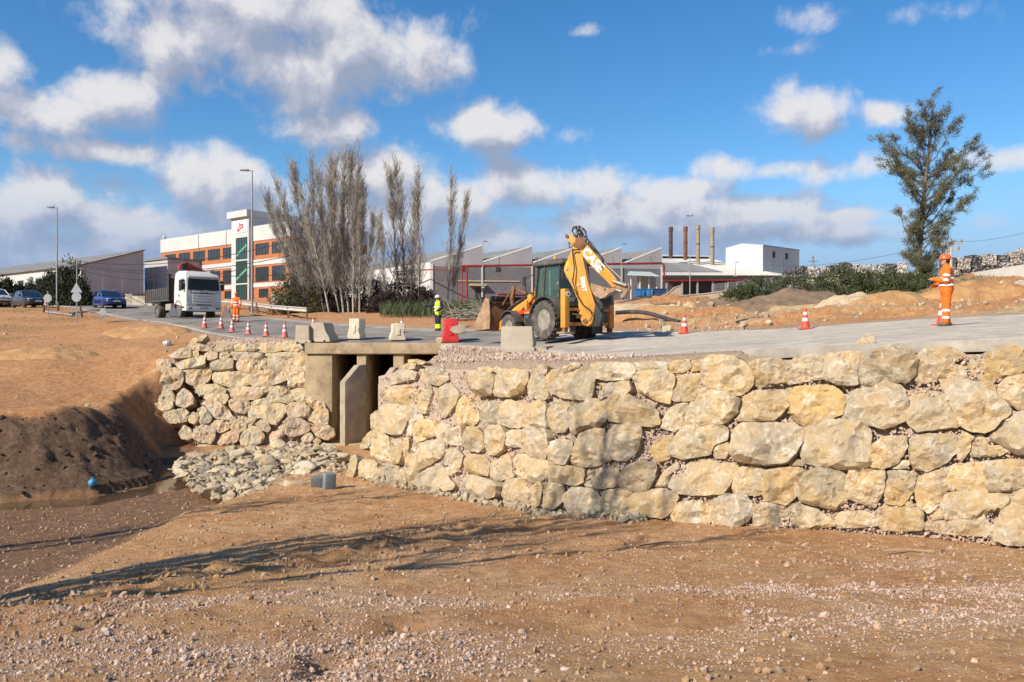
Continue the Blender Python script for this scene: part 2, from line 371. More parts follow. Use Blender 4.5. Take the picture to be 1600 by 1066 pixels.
WETL = [(-5.2, 6.0), (-6.0, 9.5), (-6.7, 14), (-7.4, 19), (-6.8, 22.5), (-6.6, 30)]
def terrain(x, y, attrs=False):
    x = np.asarray(x, float); y = np.asarray(y, float)
    d, w = dist_line(TOE, x, y); ins = inside(BED, x, y)
    wob = 1 + .25 * fbm2(x, y, 1.7, 3, 3)
    s = np.where(ins, 0.0, np.clip(d / np.maximum(w * wob, .05), 0, 1)); s = s * s * (3 - 2 * s) * .6 + s * .4
    lo = tlow(np.clip(x, -45, 45), np.clip(y, -10, 45))
    dw, _ = dist_line(WETL, x, y)
    left = inside(WETL + [(-60, 30), (-60, 6)], x, y)
    wet = np.where(left, sstep(-.15, .75, dw + .3 * fbm2(x, y, .9, 3, 9)), 0.0) * ins
    lo = lo - .22 * wet
    wet = np.maximum(wet, ins * (x < -8.8) * (y > 18) * (1 - sstep(1.0, 2.4, d + .5 * fbm2(x, y, .8, 3, 19))))
    near = 1 - sstep(30, 55, np.hypot(x, y))
    # channel of the trickle below the left bank
    dch, _ = dist_line([(-30, 20.6), (-14.3, 22.0), (-11.6, 22.7), (-10.3, 25.2), (-9.8, 27.5)], x, y)
    lo = lo - .13 * (1 - sstep(.05, .8, dch)) * ins
    lo = lo + ins * near * (.06 * fbm2(x, y, 1.6, 3, 1) * (1 - .2 * wet) + .034 * fbm2(x, y, .34, 3, 2) * (1 - .4 * wet) + .016 * fbm2(x, y, .17, 2, 4))
    # ridges of wheel-churned mud that run towards the wall
    for (ax, ay, bx, by, hgt, sd) in ((-5.3, 7.6, 1.3, 17.2, .12, 21), (-5.0, 8.7, .2, 16.9, .13, 22), (-3.2, 7.0, 3.2, 15.4, .06, 23), (-6.2, 11.5, -1.6, 19.2, .09, 24), (-1.5, 4.5, -.7, 8.5, -.12, 25), (2.5, 4.6, 4.5, 12.5, .07, 26)):
        L = math.hypot(bx - ax, by - ay); ux, uy = (bx - ax) / L, (by - ay) / L
        t = (x - ax) * ux + (y - ay) * uy; q = (x - ax) * uy - (y - ay) * ux + .28 * fbm2(x, y, 1.3, 2, sd)
        env = sstep(-.5, 1, t) * (1 - sstep(L - 1.5, L, t))
        lum = .25 + 1.6 * np.maximum(0, fbm2(x, y, .4, 3, sd + 5))
        lo = lo + hgt * env * lum * (np.exp(-(q / .2) ** 2) - .5 * np.exp(-((q - .42) / .2) ** 2)) * ins
    up = t_up(x, y)
    road = inside(ROADP, x, y); droad, _ = dist_line(ROADP + ROADP[:1], x, y)
    off = sstep(0, 1.2, np.where(road, 0, droad)); 
    up = up + off * near * (.06 * fbm2(x, y, 1.9, 4, 6) + .025 * fbm2(x, y, .4, 3, 7)) + off * sstep(30, 60, np.hypot(x, y)) * .12 * fbm2(x, y, 6, 4, 8)
    # trench edges and churned terraces in the works beyond the road on the right
    ex = sstep(3, 9, x) * sstep(1.0, 3.0, np.where(road, 0, droad)) * (1 - sstep(52, 60, y)) * (y > 20)
    up = up + ex * (.16 * np.round(2.2 * fbm2(x, y * 2.2, 4.5, 2, 12)) + .12 * fbm2(x, y, .9, 4, 13))
    # left bank: tyre-worn track and small spoil heaps
    lf = sstep(9, 13, -x) * sstep(.3, 2.5, np.where(road, 0, droad)) * (y < 75)
    up = up + lf * (.24 * fbm2(x, y, 3.2, 4, 14) + .05 * fbm2(x, y, .5, 3, 15))
    up = up - np.where(road, .07, 0.0)
    z = lo + (up - lo) * s
    steep = np.where(ins, 0, 4 * s * (1 - s)) * (x < -9) * near
    z = z + steep * (.26 * fbm2(x, y, .8, 4, 16) + .10 * fbm2(x, y, .22, 3, 17))
    if not attrs: return z
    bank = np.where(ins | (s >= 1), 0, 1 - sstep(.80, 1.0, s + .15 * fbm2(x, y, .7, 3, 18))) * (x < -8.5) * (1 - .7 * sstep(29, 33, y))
    return z, wet, bank, ins, road, droad
def tz(x, y): return float(terrain(np.array([x]), np.array([y]))[0])
def rz_(x, y): return float(t_road(np.array([x]), np.array([y]))[0])

# ---------------------------------------------------------------- ground sheet
def axis(a, b, step, lo, hi, g=1.13):
    c = list(np.arange(a, b, step)); s = step
    while c[-1] < hi: s *= g; c.append(c[-1] + s)
    s = step
    while c[0] > lo: s *= g; c.insert(0, c[0] - s)
    return np.array(c)
gx = axis(-16, 15, .085, -4000, 4000, 1.075)
gy = np.concatenate([np.arange(-12, 3.6, .45), np.arange(3.6, 27.5, .085), np.arange(27.5, 37, .13), np.arange(37, 62, .26)])
s_ = .3; l_ = list(gy)
while l_[-1] < 5000: s_ *= 1.09; l_.append(l_[-1] + s_)
s_ = .5
while l_[0] > -300: s_ *= 1.3; l_.insert(0, l_[0] - s_)
gy = np.array(l_)
GX, GY = np.meshgrid(gx, gy)
GZ, WET, BANK, INS, ROADM, DROAD = terrain(GX, GY, True)
nx, ny = len(gx), len(gy)
idx = np.arange(nx * ny).reshape(ny, nx)
quads = np.stack([idx[:-1, :-1], idx[:-1, 1:], idx[1:, 1:], idx[1:, :-1]], -1).reshape(-1, 4)
gme = np_mesh('ground', np.stack([GX, GY, GZ], -1).reshape(-1, 3), quads)
def gravel_w(x, y):
    """where crushed pink-grey gravel lies on the stream bed"""
    n = fbm2(x, y, 2.2, 3, 31) * .8 + fbm2(x, y, .55, 2, 32) * .5
    bl = np.exp(-((y - (5.9 + .05 * (x + 3))) / .95) ** 2) * (1 - sstep(-1.2, .3, x)) + np.exp(-((y - (6.3 + .28 * x)) / 1.0) ** 2) * sstep(-1.6, 0., x) + .8 * np.exp(-((y - (8.6 + .12 * x)) / .55) ** 2) + .6 * np.exp(-((y - (11.2 - .05 * x)) / .5) ** 2) * sstep(-1, 2, x)
    return np.clip(bl + n * .8 - .34, 0, 1)
GRAV = gravel_w(GX, GY) * INS * (1 - WET)
veg = sstep(.05, .35, fbm2(GX, GY, 7, 4, 41)) * sstep(30, 60, np.hypot(GX, GY)) * (DROAD > 4)
far_green = sstep(90, 140, np.hypot(GX, GY)) * .7
left_grass = sstep(-.05, .25, fbm2(GX, GY, 3.0, 4, 42)) * sstep(19, 23, -GX) * sstep(36, 44, GY) * (1 - sstep(70, 80, GY))
VEG = np.clip(np.maximum(np.maximum(veg * .0, far_green), left_grass * .35), 0, 1) * ~ROADM
pale = np.clip(sstep(4, 10, GX) * (GY > 26) * sstep(-.1, .4, fbm2(GX, GY * 2.5, 5, 4, 43)), 0, 1)
ca = gme.color_attributes.new('soil', 'FLOAT_COLOR', 'POINT')
ca.data.foreach_set('color', np.stack([np.clip(WET + 0, 0, 1), np.clip(BANK, 0, 1), np.clip(GRAV, 0, 1), np.clip(VEG, 0, 1)], -1).astype(np.float32).ravel())
cb = gme.color_attributes.new('soil_two', 'FLOAT_COLOR', 'POINT')
ledge = (GX > -5) & (GY > 10) & (GY < 34.7) & ~INS & ~ROADM & ((GX < 2.5) | (GY < 19.5)) & (GX < 10)
shoulder = (1 - sstep(.1, 1.3, DROAD + .6 * fbm2(GX, GY, .9, 3, 44))) * ~INS
shoulder = np.where(ledge, 1.0, shoulder)
cb.data.foreach_set('color', np.stack([pale, shoulder, (~INS).astype(float), np.ones_like(pale)], -1).astype(np.float32).ravel())

def soil_mat():
    m = bpy.data.materials.new('soil'); m.use_nodes = True; nt = m.node_tree; N = nt.nodes; L = nt.links
    b = N['Principled BSDF']; b.inputs['Specular IOR Level'].default_value = .25
    tc = N.new('ShaderNodeTexCoord'); V = tc.outputs['Object']
    def nz(sc, det=8, rough=.62, dist=0):
        n = N.new('ShaderNodeTexNoise'); n.inputs['Scale'].default_value = sc; n.inputs['Detail'].default_value = det; n.inputs['Roughness'].default_value = rough; n.inputs['Distortion'].default_value = dist
        L.new(V, n.inputs['Vector']); return n.outputs[0]
    def ramp(v, *st):
        r = N.new('ShaderNodeValToRGB'); L.new(v, r.inputs[0]); e = r.color_ramp.elements
        e[0].position, e[0].color = st[0][0], (*st[0][1], 1); e[1].position, e[1].color = st[-1][0], (*st[-1][1], 1)
        for p, c in st[1:-1]: x = e.new(p); x.color = (*c, 1)
        return r.outputs[0]
    def mix(f, a, c):
        x = N.new('ShaderNodeMixRGB'); L.new(f, x.inputs[0]); L.new(a, x.inputs[1]); L.new(c, x.inputs[2]); return x.outputs[0]
    def mp(op, a, c):
        x = N.new('ShaderNodeMath'); x.operation = op; x.use_clamp = True
        for i, v in enumerate((a, c)):
            if hasattr(v, 'is_linked'): L.new(v, x.inputs[i])
            else: x.inputs[i].default_value = v
        return x.outputs[0]
    at = N.new('ShaderNodeAttribute'); at.attribute_name = 'soil'; sp = N.new('ShaderNodeSeparateColor'); L.new(at.outputs['Color'], sp.inputs[0])
    at2 = N.new('ShaderNodeAttribute'); at2.attribute_name = 'soil_two'; sp2 = N.new('ShaderNodeSeparateColor'); L.new(at2.outputs['Color'], sp2.inputs[0])
    big = nz(.55, 5); mid = nz(5, 8, .68); fine = nz(38, 6, .7)
    dry = ramp(mid, (.30, (.42, .20, .080)), (.52, (.59, .325, .138)), (.72, (.69, .445, .23)))
    red = ramp(mid, (.30, (.40, .165, .058)), (.70, (.62, .315, .125)))
    col = mix(ramp(big, (.42, (0, 0, 0)), (.62, (.8, .8, .8))), dry, red)
    dustc = ramp(mid, (.30, (.58, .36, .19)), (.70, (.76, .55, .35)))
    col = mix(ramp(nz(.38, 7, .6, .8), (.50, (0, 0, 0)), (.68, (.4, .4, .4))), col, dustc)
    upr = ramp(mid, (.30, (.33, .125, .045)), (.55, (.50, .235, .095)), (.75, (.60, .34, .165)))
    col = mix(mp('MULTIPLY', sp2.outputs[2], .6), col, upr)
    pal = ramp(mid, (.30, (.40, .26, .13)), (.55, (.55, .38, .20)), (.75, (.68, .55, .36)))
    col = mix(sp2.outputs[0], col, pal)
    # specks: crumbs and grit of lighter stone
    vo = N.new('ShaderNodeTexVoronoi'); vo.inputs['Scale'].default_value = 26; L.new(V, vo.inputs['Vector'])
    sepc = N.new('ShaderNodeSeparateColor'); L.new(vo.outputs['Color'], sepc.inputs[0])
    pick = mp('MULTIPLY', mp('GREATER_THAN', sepc.outputs[0], .80), mp('LESS_THAN', vo.outputs['Distance'], .38))
    gcol = ramp(sepc.outputs[1], (.0, (.42, .27, .19)), (.5, (.55, .42, .33)), (1., (.62, .55, .48)))
    col = mix(mp('MULTIPLY', pick, .7), col, gcol)
    # gravel sheets
    g2 = N.new('ShaderNodeTexVoronoi'); g2.inputs['Scale'].default_value = 30; L.new(V, g2.inputs['Vector'])
    s2 = N.new('ShaderNodeSeparateColor'); L.new(g2.outputs['Color'], s2.inputs[0])
    gr = ramp(s2.outputs[0], (0, (.40, .24, .16)), (.5, (.52, .36, .27)), (1, (.60, .50, .43)))
    col = mix(mp('MULTIPLY', mp('MULTIPLY', sp.outputs[2], mp('LESS_THAN', g2.outputs['Distance'], .5)), .75), col, gr)
    wetc = ramp(mid, (.30, (.14, .066, .030)), (.55, (.235, .125, .060)), (.75, (.34, .21, .115)))
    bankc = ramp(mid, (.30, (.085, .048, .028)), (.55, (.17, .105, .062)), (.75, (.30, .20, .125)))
    col = mix(mp('MULTIPLY', sp.outputs[0], .92), col, wetc)
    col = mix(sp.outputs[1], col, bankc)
    grs = ramp(fine, (.3, (.045, .06, .018)), (.55, (.11, .12, .04)), (.75, (.24, .20, .09)))
    col = mix(mp('MULTIPLY', at.outputs['Alpha'], ramp(nz(2.5), (.35, (0, 0, 0)), (.6, (1, 1, 1)))), col, grs)
    shc = ramp(nz(14), (.3, (.25, .19, .13)), (.7, (.48, .41, .33)))
    col = mix(mp('MULTIPLY', sp2.outputs[1], .8), col, shc)
    L.new(col, b.inputs['Base Color'])
    rr = N.new('ShaderNodeMapRange'); L.new(sp.outputs[0], rr.inputs[0]); rr.inputs[3].default_value = .95; rr.inputs[4].default_value = .62; L.new(rr.outputs[0], b.inputs['Roughness'])
    hb = N.new('ShaderNodeMath'); hb.operation = 'ADD'; L.new(mid, hb.inputs[0])
    hm = N.new('ShaderNodeMath'); hm.operation = 'MULTIPLY'; hm.inputs[1].default_value = .6; L.new(fine, hm.inputs[0]); L.new(hm.outputs[0], hb.inputs[1])
    bp = N.new('ShaderNodeBump'); bp.inputs['Strength'].default_value = 1.0; bp.inputs['Distance'].default_value = .09; L.new(hb.outputs[0], bp.inputs['Height']); L.new(bp.outputs[0], b.inputs['Normal'])
    return m
SOIL = soil_mat()
ground = tag(link_mesh('ground', gme, SOIL), kind='structure')

# ---------------------------------------------------------------- road sheet
NR, NC = 420, 36
A_ = resample(NEAR, NR); B_ = resample(FARE, NR)
tt = np.linspace(0, 1, NC)[None, :, None]
RXY = A_[:, None] * (1 - tt) + B_[:, None] * tt
# crumbling far edge
RXY[:, -1] += (.18 * fbm2(RXY[:, -1, 0], RXY[:, -1, 1], .8, 3, 51))[:, None]
RXY[:, 0] += (.10 * fbm2(RXY[:, 0, 0], RXY[:, 0, 1], .5, 4, 54))[:, None]
RZ = t_road(RXY[..., 0], RXY[..., 1])
top = np.concatenate([RXY, RZ[..., None]], -1)
skirt = top[:, :1].copy(); skirt[..., 2] -= .19                     # the near edge is a real step
V_ = np.concatenate([skirt, top], 1); V_[:, 0, :2] = top[:, 0, :2]
ii = np.arange(NR * (NC + 1)).reshape(NR, NC + 1)
rq = np.stack([ii[:-1, :-1], ii[1:, :-1], ii[1:, 1:], ii[:-1, 1:]], -1).reshape(-1, 4)[:, ::-1]
rme = np_mesh('road', V_.reshape(-1, 3), rq)
dust = np.zeros((NR, NC + 1)); xx = V_[..., 0]
dust[:] = .12 + sstep(-1, 4.5, xx) * .95 + (1 - sstep(.0, .12, np.concatenate([tt[0, :1, 0], tt[0, :, 0]])))[None] * (.25 + .6 * sstep(-9, -3, xx)) + sstep(.86, 1, np.concatenate([tt[0, :1, 0], tt[0, :, 0]]))[None] * .5
dust += .35 * fbm2(V_[..., 0], V_[..., 1], 2.0, 4, 52) + .25 * fbm2(V_[..., 0] * .3 + V_[..., 1], V_[..., 1] * .4, .8, 3, 53) * sstep(-10, 3, xx)
dust[:, :2] = .42 + .3 * fbm2(V_[:, :2, 0], V_[:, :2, 1], .6, 3, 55)
rc = rme.color_attributes.new('dust', 'FLOAT_COLOR', 'POINT')
rc.data.foreach_set('color', np.stack([np.clip(dust, 0, 1)] * 3 + [np.ones_like(dust)], -1).astype(np.float32).ravel())
def road_mat():
    m = bpy.data.materials.new('asphalt'); m.use_nodes = True; nt = m.node_tree; N = nt.nodes; L = nt.links
    b = N['Principled BSDF']; b.inputs['Roughness'].default_value = .95; b.inputs['Specular IOR Level'].default_value = .08
    tc = N.new('ShaderNodeTexCoord')
    def nz(sc, det=6, rough=.6):
        n = N.new('ShaderNodeTexNoise'); n.inputs['Scale'].default_value = sc; n.inputs['Detail'].default_value = det; n.inputs['Roughness'].default_value = rough; L.new(tc.outputs['Object'], n.inputs['Vector']); return n.outputs[0]
    def ramp(v, c0, c1, a=.3, z=.7):
        r = N.new('ShaderNodeValToRGB'); L.new(v, r.inputs[0]); e = r.color_ramp.elements; e[0].position = a; e[1].position = z; e[0].color = (*c0, 1); e[1].color = (*c1, 1); return r.outputs[0]
    asp = ramp(nz(1.1, 9, .75), (.12, .108, .095), (.28, .25, .215), .34, .66)
    con = ramp(nz(1.6, 10, .78), (.34, .285, .22), (.62, .54, .44), .34, .66)
    at = N.new('ShaderNodeAttribute'); at.attribute_name = 'dust'
    mx = N.new('ShaderNodeMixRGB'); L.new(at.outputs['Fac'], mx.inputs[0]); L.new(asp, mx.inputs[1]); L.new(con, mx.inputs[2])
    L.new(mx.outputs[0], b.inputs['Base Color'])
    bp = N.new('ShaderNodeBump'); bp.inputs['Strength'].default_value = .5; bp.inputs['Distance'].default_value = .01; L.new(nz(70, 4), bp.inputs['Height']); L.new(bp.outputs[0], b.inputs['Normal'])
    return m
ASPHALT = road_mat()
tag(link_mesh('road', rme, ASPHALT), kind='structure')

# ---------------------------------------------------------------- water of the trickle
def water():
    xs = np.linspace(-19, -8.6, 150); ys = np.linspace(19.0, 28.5, 150)
    X, Y = np.meshgrid(xs, ys); Z = np.full_like(X, -4.425)
    i = np.arange(22500).reshape(150, 150)
    q = np.stack([i[:-1, :-1], i[:-1, 1:], i[1:, 1:], i[1:, :-1]], -1).reshape(-1, 4)
    keep = (terrain(X, Y).ravel()[q] < -4.3).any(1)
    me = np_mesh('stream_water', np.stack([X, Y, Z], -1).reshape(-1, 3), q[keep])
    m = pmat('muddy_water', (.10, .065, .035), (.07, .045, .022), scale=.8, rough=.06, spec=.6, bump=.06, bscale=9)
    tag(link_mesh('water', me, m), kind='structure')
water()

# ---------------------------------------------------------------- quarry-stone walls
def stone_mat(name, cols, rnd):
    m = bpy.data.materials.new(name); m.use_nodes = True; nt = m.node_tree; N = nt.nodes; L = nt.links
    b = N['Principled BSDF']; b.inputs['Roughness'].default_value = .93; b.inputs['Specular IOR Level'].default_value = .2
    tc = N.new('ShaderNodeTexCoord'); oi = N.new('ShaderNodeObjectInfo')
    ml = N.new('ShaderNodeMath'); ml.operation = 'MULTIPLY'; ml.inputs[1].default_value = 91.0; L.new(oi.outputs['Random'], ml.inputs[0])
    ad = N.new('ShaderNodeVectorMath'); ad.operation = 'ADD'; L.new(tc.outputs['Object'], ad.inputs[0]); L.new(ml.outputs[0], ad.inputs[1]); V = ad.outputs[0]
    def nz(sc, det=8, rough=.65, dist=0.0):
        n = N.new('ShaderNodeTexNoise'); n.inputs['Scale'].default_value = sc; n.inputs['Detail'].default_value = det; n.inputs['Roughness'].default_value = rough; n.inputs['Distortion'].default_value = dist; L.new(V, n.inputs['Vector']); return n.outputs[0]
    def ramp(v, st):
        r = N.new('ShaderNodeValToRGB'); L.new(v, r.inputs[0]); e = r.color_ramp.elements
        e[0].position, e[0].color = st[0][0], (*st[0][1], 1); e[1].position, e[1].color = st[-1][0], (*st[-1][1], 1)
        for p, c in st[1:-1]: x = e.new(p); x.color = (*c, 1)
        return r.outputs[0]
    def mix(f, a, c, k=1.0):
        x = N.new('ShaderNodeMixRGB')
        if k != 1.0:
            q = N.new('ShaderNodeMath'); q.operation = 'MULTIPLY'; q.inputs[1].default_value = k; L.new(f, q.inputs[0]); f = q.outputs[0]
        L.new(f, x.inputs[0]); L.new(a, x.inputs[1])
        if hasattr(c, 'is_linked'): L.new(c, x.inputs[2])
        else: x.inputs[2].default_value = (*c, 1)
        return x.outputs[0]
    # each stone has its own body colour
    fr = N.new('ShaderNodeMath'); fr.operation = 'FRACT'; f7 = N.new('ShaderNodeMath'); f7.operation = 'MULTIPLY'; f7.inputs[1].default_value = 13.7; L.new(oi.outputs['Random'], f7.inputs[0]); L.new(f7.outputs[0], fr.inputs[0])
    n = len(cols)
    body = ramp(fr.outputs[0], [(i / max(n - 1, 1), c) for i, c in enumerate(cols)])
    big = nz(1.7, 6, .6, .6)
    ochre = ramp(big, [(.36, (0, 0, 0)), (.60, (1, 1, 1))])
    col = mix(ochre, body, (.54, .35, .14), .62)
    grey = ramp(nz(1.3, 6, .6), [(.50, (0, 0, 0)), (.68, (1, 1, 1))])
    col = mix(grey, col, (.34, .30, .23), .75)
    # white calcite smears and chips
    wh = ramp(nz(4.5, 10, .78, 1.2), [(.50, (0, 0, 0)), (.64, (1, 1, 1))])
    col = mix(wh, col, (.70, .62, .49), .8)
    dk = ramp(nz(7, 8, .75), [(.30, (1, 1, 1)), (.42, (0, 0, 0))])
    col = mix(dk, col, (.30, .20, .11), .45)
    hs = N.new('ShaderNodeHueSaturation'); L.new(col, hs.inputs['Color'])
    mm = N.new('ShaderNodeMapRange'); L.new(oi.outputs['Random'], mm.inputs[0]); mm.inputs[3].default_value = 1 - rnd; mm.inputs[4].default_value = 1 + rnd; L.new(mm.outputs[0], hs.inputs['Value'])
    L.new(hs.outputs[0], b.inputs['Base Color'])
    h = N.new('ShaderNodeMath'); h.operation = 'ADD'; L.new(nz(5, 10, .72), h.inputs[0])
    q = N.new('ShaderNodeMath'); q.operation = 'MULTIPLY'; q.inputs[1].default_value = .35; L.new(nz(28, 6, .7), q.inputs[0]); L.new(q.outputs[0], h.inputs[1])
    bp = N.new('ShaderNodeBump'); bp.inputs['Strength'].default_value = .8; bp.inputs['Distance'].default_value = .10; L.new(h.outputs[0], bp.inputs['Height']); L.new(bp.outputs[0], b.inputs['Normal'])
    return m
STONE_A = stone_mat('limestone', [(.36, .30, .21), (.47, .36, .21), (.54, .46, .33), (.33, .29, .23), (.56, .38, .16), (.50, .43, .32), (.43, .33, .19), (.58, .50, .37)], .13)
STONE_B = stone_mat('limestone_weathered', [(.46, .37, .24), (.50, .42, .27), (.48, .34, .22), (.42, .35, .25), (.52, .41, .24)], .10)
STONE_R = stone_mat('limestone_reddish', [(.50, .33, .23), (.46, .30, .21), (.54, .40, .30), (.50, .38, .28)], .10)
RUBBLE = stone_mat('limestone_rubble', [(.55, .47, .34), (.60, .52, .38), (.50, .43, .32), (.58, .46, .28)], .12)

def sm_poly(poly, n):
    """closed polygon -> n points, corners slightly rounded"""
    P = np.array(poly, float)
    Q = np.roll(P, -1, 0); P = np.stack([P * .94 + Q * .06, P * .06 + Q * .94], 1).reshape(-1, 2)   # corners slightly cut
    P2 = np.vstack([P, P[:1]]); s = np.concatenate([[0], np.cumsum(np.hypot(*np.diff(P2, axis=0).T))]); t = np.linspace(0, s[-1], n, endpoint=False)
    return np.stack([np.interp(t, s, P2[:, 0]), np.interp(t, s, P2[:, 1])], 1)

from mathutils.geometry import delaunay_2d_cdt
def stone_mesh(outline3, normal, depth, seed, bulge=1.0, dens=15):
    """a split boulder: outline3 (n,3) lies in the wall face, its front bulges along normal, its body runs back by depth.
    The front is an irregular triangulation cut by a few random planes plus fractal relief, so that it reads as broken rock."""
    rg = np.random.RandomState(seed); n = len(outline3); c = outline3.mean(0); nrm = np.array(normal, float)
    rel = outline3 - c; size = np.sqrt((rel ** 2).sum(1)).mean()
    u = np.cross(nrm, [0, 0, 1.]); u /= np.linalg.norm(u); v = np.cross(u, nrm)
    P = np.stack([rel @ u, rel @ v], 1)
    P *= (1 + .035 * np.sin(np.arange(n) * 2.4 + seed) * rg.uniform(.2, 1, n))[:, None]
    lo, hi = P.min(0), P.max(0); st = (hi - lo).max() / dens; G = []
    ys = np.arange(lo[1], hi[1], st); xs = np.arange(lo[0], hi[0], st)
    GXX, GYY = np.meshgrid(xs, ys); q = np.stack([GXX.ravel(), GYY.ravel()], 1) + rg.uniform(-.42, .42, (GXX.size, 2)) * st
    def edge(q):
        d, _ = dist_line([tuple(p) for p in P] + [tuple(P[0])], q[:, 0], q[:, 1]); return d
    q = q[inside([tuple(p) for p in P], q[:, 0], q[:, 1])]; d = edge(q); q = q[d > st * .45]
    A = np.vstack([P, q]); ins = edge(A); ins[:n] = 0
    H = size * .36 * bulge; planes = []
    for k in range(rg.randint(3, 6)):
        a = rg.uniform(0, 2 * math.pi); sl = rg.uniform(.2, .75); planes.append((math.cos(a) * sl, math.sin(a) * sl, H * rg.uniform(.55, 1.0)))
    planes.append((rg.uniform(-.12, .12), rg.uniform(-.15, .15), H * rg.uniform(.6, .8)))
    top = np.min([a * A[:, 0] + b * A[:, 1] + h for a, b, h in planes], axis=0); top = np.maximum(top, H * .10)
    e = np.clip(ins / (size * .12), 0, 1); e = 1 - (1 - e) ** 2.2
    un = A / max(size, .05)
    nz = .11 * fbm2(un[:, 0], un[:, 1] * 1.4, .75, 2, seed) + .085 * (1 - 2 * np.abs(fbm2(un[:, 0], un[:, 1] * 1.7, .42, 3, seed + 3))) + .05 * fbm2(un[:, 0], un[:, 1], .13, 2, seed + 7)
    z = top * e + nz * size * (.35 + .65 * e)
    if rg.uniform() < .55:                                      # a chipped step across the face
        a = rg.uniform(0, 6.28); s_ = (A[:, 0] * math.cos(a) + A[:, 1] * math.sin(a)) / size + .15 * fbm2(un[:, 0], un[:, 1], .4, 2, seed + 9)
        z = z - size * rg.uniform(.08, .2) * sstep(.15, .24, s_ - rg.uniform(-.1, .3)) * e
    vs, es, fs, *_ = delaunay_2d_cdt([Vector(p) for p in A], [], [tuple(range(n))], 1, 1e-7)
    if len(vs) != len(A): A = np.array([tuple(p) for p in vs]); z = np.resize(z, len(A))
    front = c + A[:, :1] * u + A[:, 1:] * v + z[:, None] * nrm
    back = c + P[:, :1] * .82 * u + P[:, 1:] * .82 * v - depth * nrm
    V = np.vstack([front, back]); m = len(front); faces = [tuple(f) for f in fs]
    faces += [(i, (i + 1) % n, m + (i + 1) % n, m + i) for i in range(n)]
    return V, faces, c

def put_stone(parent, V, fs, c, mat, name='stone'):
    me = bpy.data.meshes.new(name); me.from_pydata([tuple(p - c) for p in V], [], fs); me.update()
    bm = bmesh.new(); bm.from_mesh(me); bmesh.ops.recalc_face_normals(bm, faces=bm.faces)
    for f in bm.faces: f.smooth = True
    for e in bm.edges:
        if len(e.link_faces) == 2 and e.calc_face_angle(0) > R(13): e.smooth = False
    bm.to_mesh(me); bm.free()
    o = link_mesh(name, me, mat, parent); o.location = c - np.array(parent.location)
    return o

class Face:
    """a wall face given by base and top edge points: (px, py_base, D_base, py_top, D_top)"""
    def __init__(s, rows): s.r = np.array(rows, float)
    def depth(s, x, y):
        r = s.r; g = lambda k: np.interp(x, r[:, 0], r[:, k])
        t = (y - g(3)) / (g(1) - g(3)); return g(4) + (g(2) - g(4)) * np.clip(t, -.4, 1.3)
    def pt(s, x, y):
        d = s.depth(x, y); return np.stack([(x - 800) * d / F, d, (533 - y) * d / F], -1)
    def normal(s, x, y):
        a = s.pt(np.array([x - 6.]), np.array([y]))[0]; b = s.pt(np.array([x + 6.]), np.array([y]))[0]; c = s.pt(np.array([x]), np.array([y - 8.]))[0]; d = s.pt(np.array([x]), np.array([y + 8.]))[0]
        n = np.cross(b - a, c - d); n /= np.linalg.norm(n)
        return n if n[1] < 0 else -n

FR = Face([(520, 742, 25.6, 600, 27.0), (560, 752, 24.3, 588, 26.0), (640, 772, 22.3, 566, 24.2), (760, 788, 19.6, 568, 20.9), (850, 800, 17.8, 566, 18.8), (1000, 815, 16.5, 563, 17.4), (1150, 826, 15.5, 553, 16.2), (1300, 832, 14.6, 546, 15.2), (1450, 840, 13.8, 540, 14.3), (1580, 850, 13.1, 538, 13.6), (1720, 862, 12.4, 536, 12.9)])
FL = Face([(200, 690, 33.6, 520, 36.3), (300, 694, 33.6, 520, 36.4), (420, 698, 33.7, 532, 36.2), (540, 702, 33.8, 536, 35.6)])

W1 = [[(330,200),(370,170),(450,170),(490,195),(480,235),(430,245),(350,265),(310,270)],[(360,155),(420,125),(500,130),(490,165),(400,168)],[(540,180),(580,158),(660,160),(700,190),(705,235),(650,275),(590,265),(540,225)],[(440,100),(500,95),(540,115),(520,130),(440,125)],
[(285,330),(330,290),(420,275),(500,300),(510,350),(490,410),(430,420),(340,410),(290,370)],[(510,310),(545,275),(580,280),(590,330),(570,400),(560,470),(520,460),(500,400)],[(590,400),(620,330),(690,270),(750,290),(790,340),(770,400),(700,480),(640,500),(600,470)],
[(175,490),(210,455),(260,455),(270,500),(265,580),(220,595),(180,570)],[(270,440),(320,415),(430,420),(500,435),(490,480),(420,520),(390,610),(330,615),(275,590)],[(430,520),(470,475),(520,480),(540,510),(500,540),(480,620),(440,630),(428,590)],
[(490,560),(540,515),(620,530),(650,560),(630,620),(570,640),(510,670),(480,630)],[(640,590),(670,545),(720,555),(740,575),(790,560),(800,690),(740,685),(680,670),(635,630)],[(110,700),(180,595),(225,585),(215,640),(170,710),(120,720)],
[(180,680),(220,610),(270,600),(290,650),(285,790),(240,800),(200,770),(180,775)],[(290,660),(340,640),(390,655),(400,720),(390,815),(330,830),(300,800)],[(400,700),(425,650),(450,655),(440,710),(425,770),(400,830)],[(430,780),(480,700),(570,670),(650,665),(680,700),(665,770),(590,820),(510,862),(440,830)],
[(15,900),(45,780),(80,765),(90,800),(75,890),(40,930)],[(98,830),(130,790),(200,805),(235,830),(225,940),(160,948),(100,930)],[(230,870),(270,840),(340,830),(370,850),(330,920),(320,960),(260,1000),(235,960)],[(330,910),(360,860),(400,865),(410,940),(390,990),(345,980)],
[(410,860),(460,850),(510,880),(510,930),(490,970),(430,960),(410,930)],[(505,910),(560,870),(660,825),(690,870),(720,930),(760,970),(740,1000),(620,1015),(510,1025)],[(670,790),(700,775),(715,810),(700,835),(680,830)],[(690,850),(730,845),(740,890),(710,905)]]
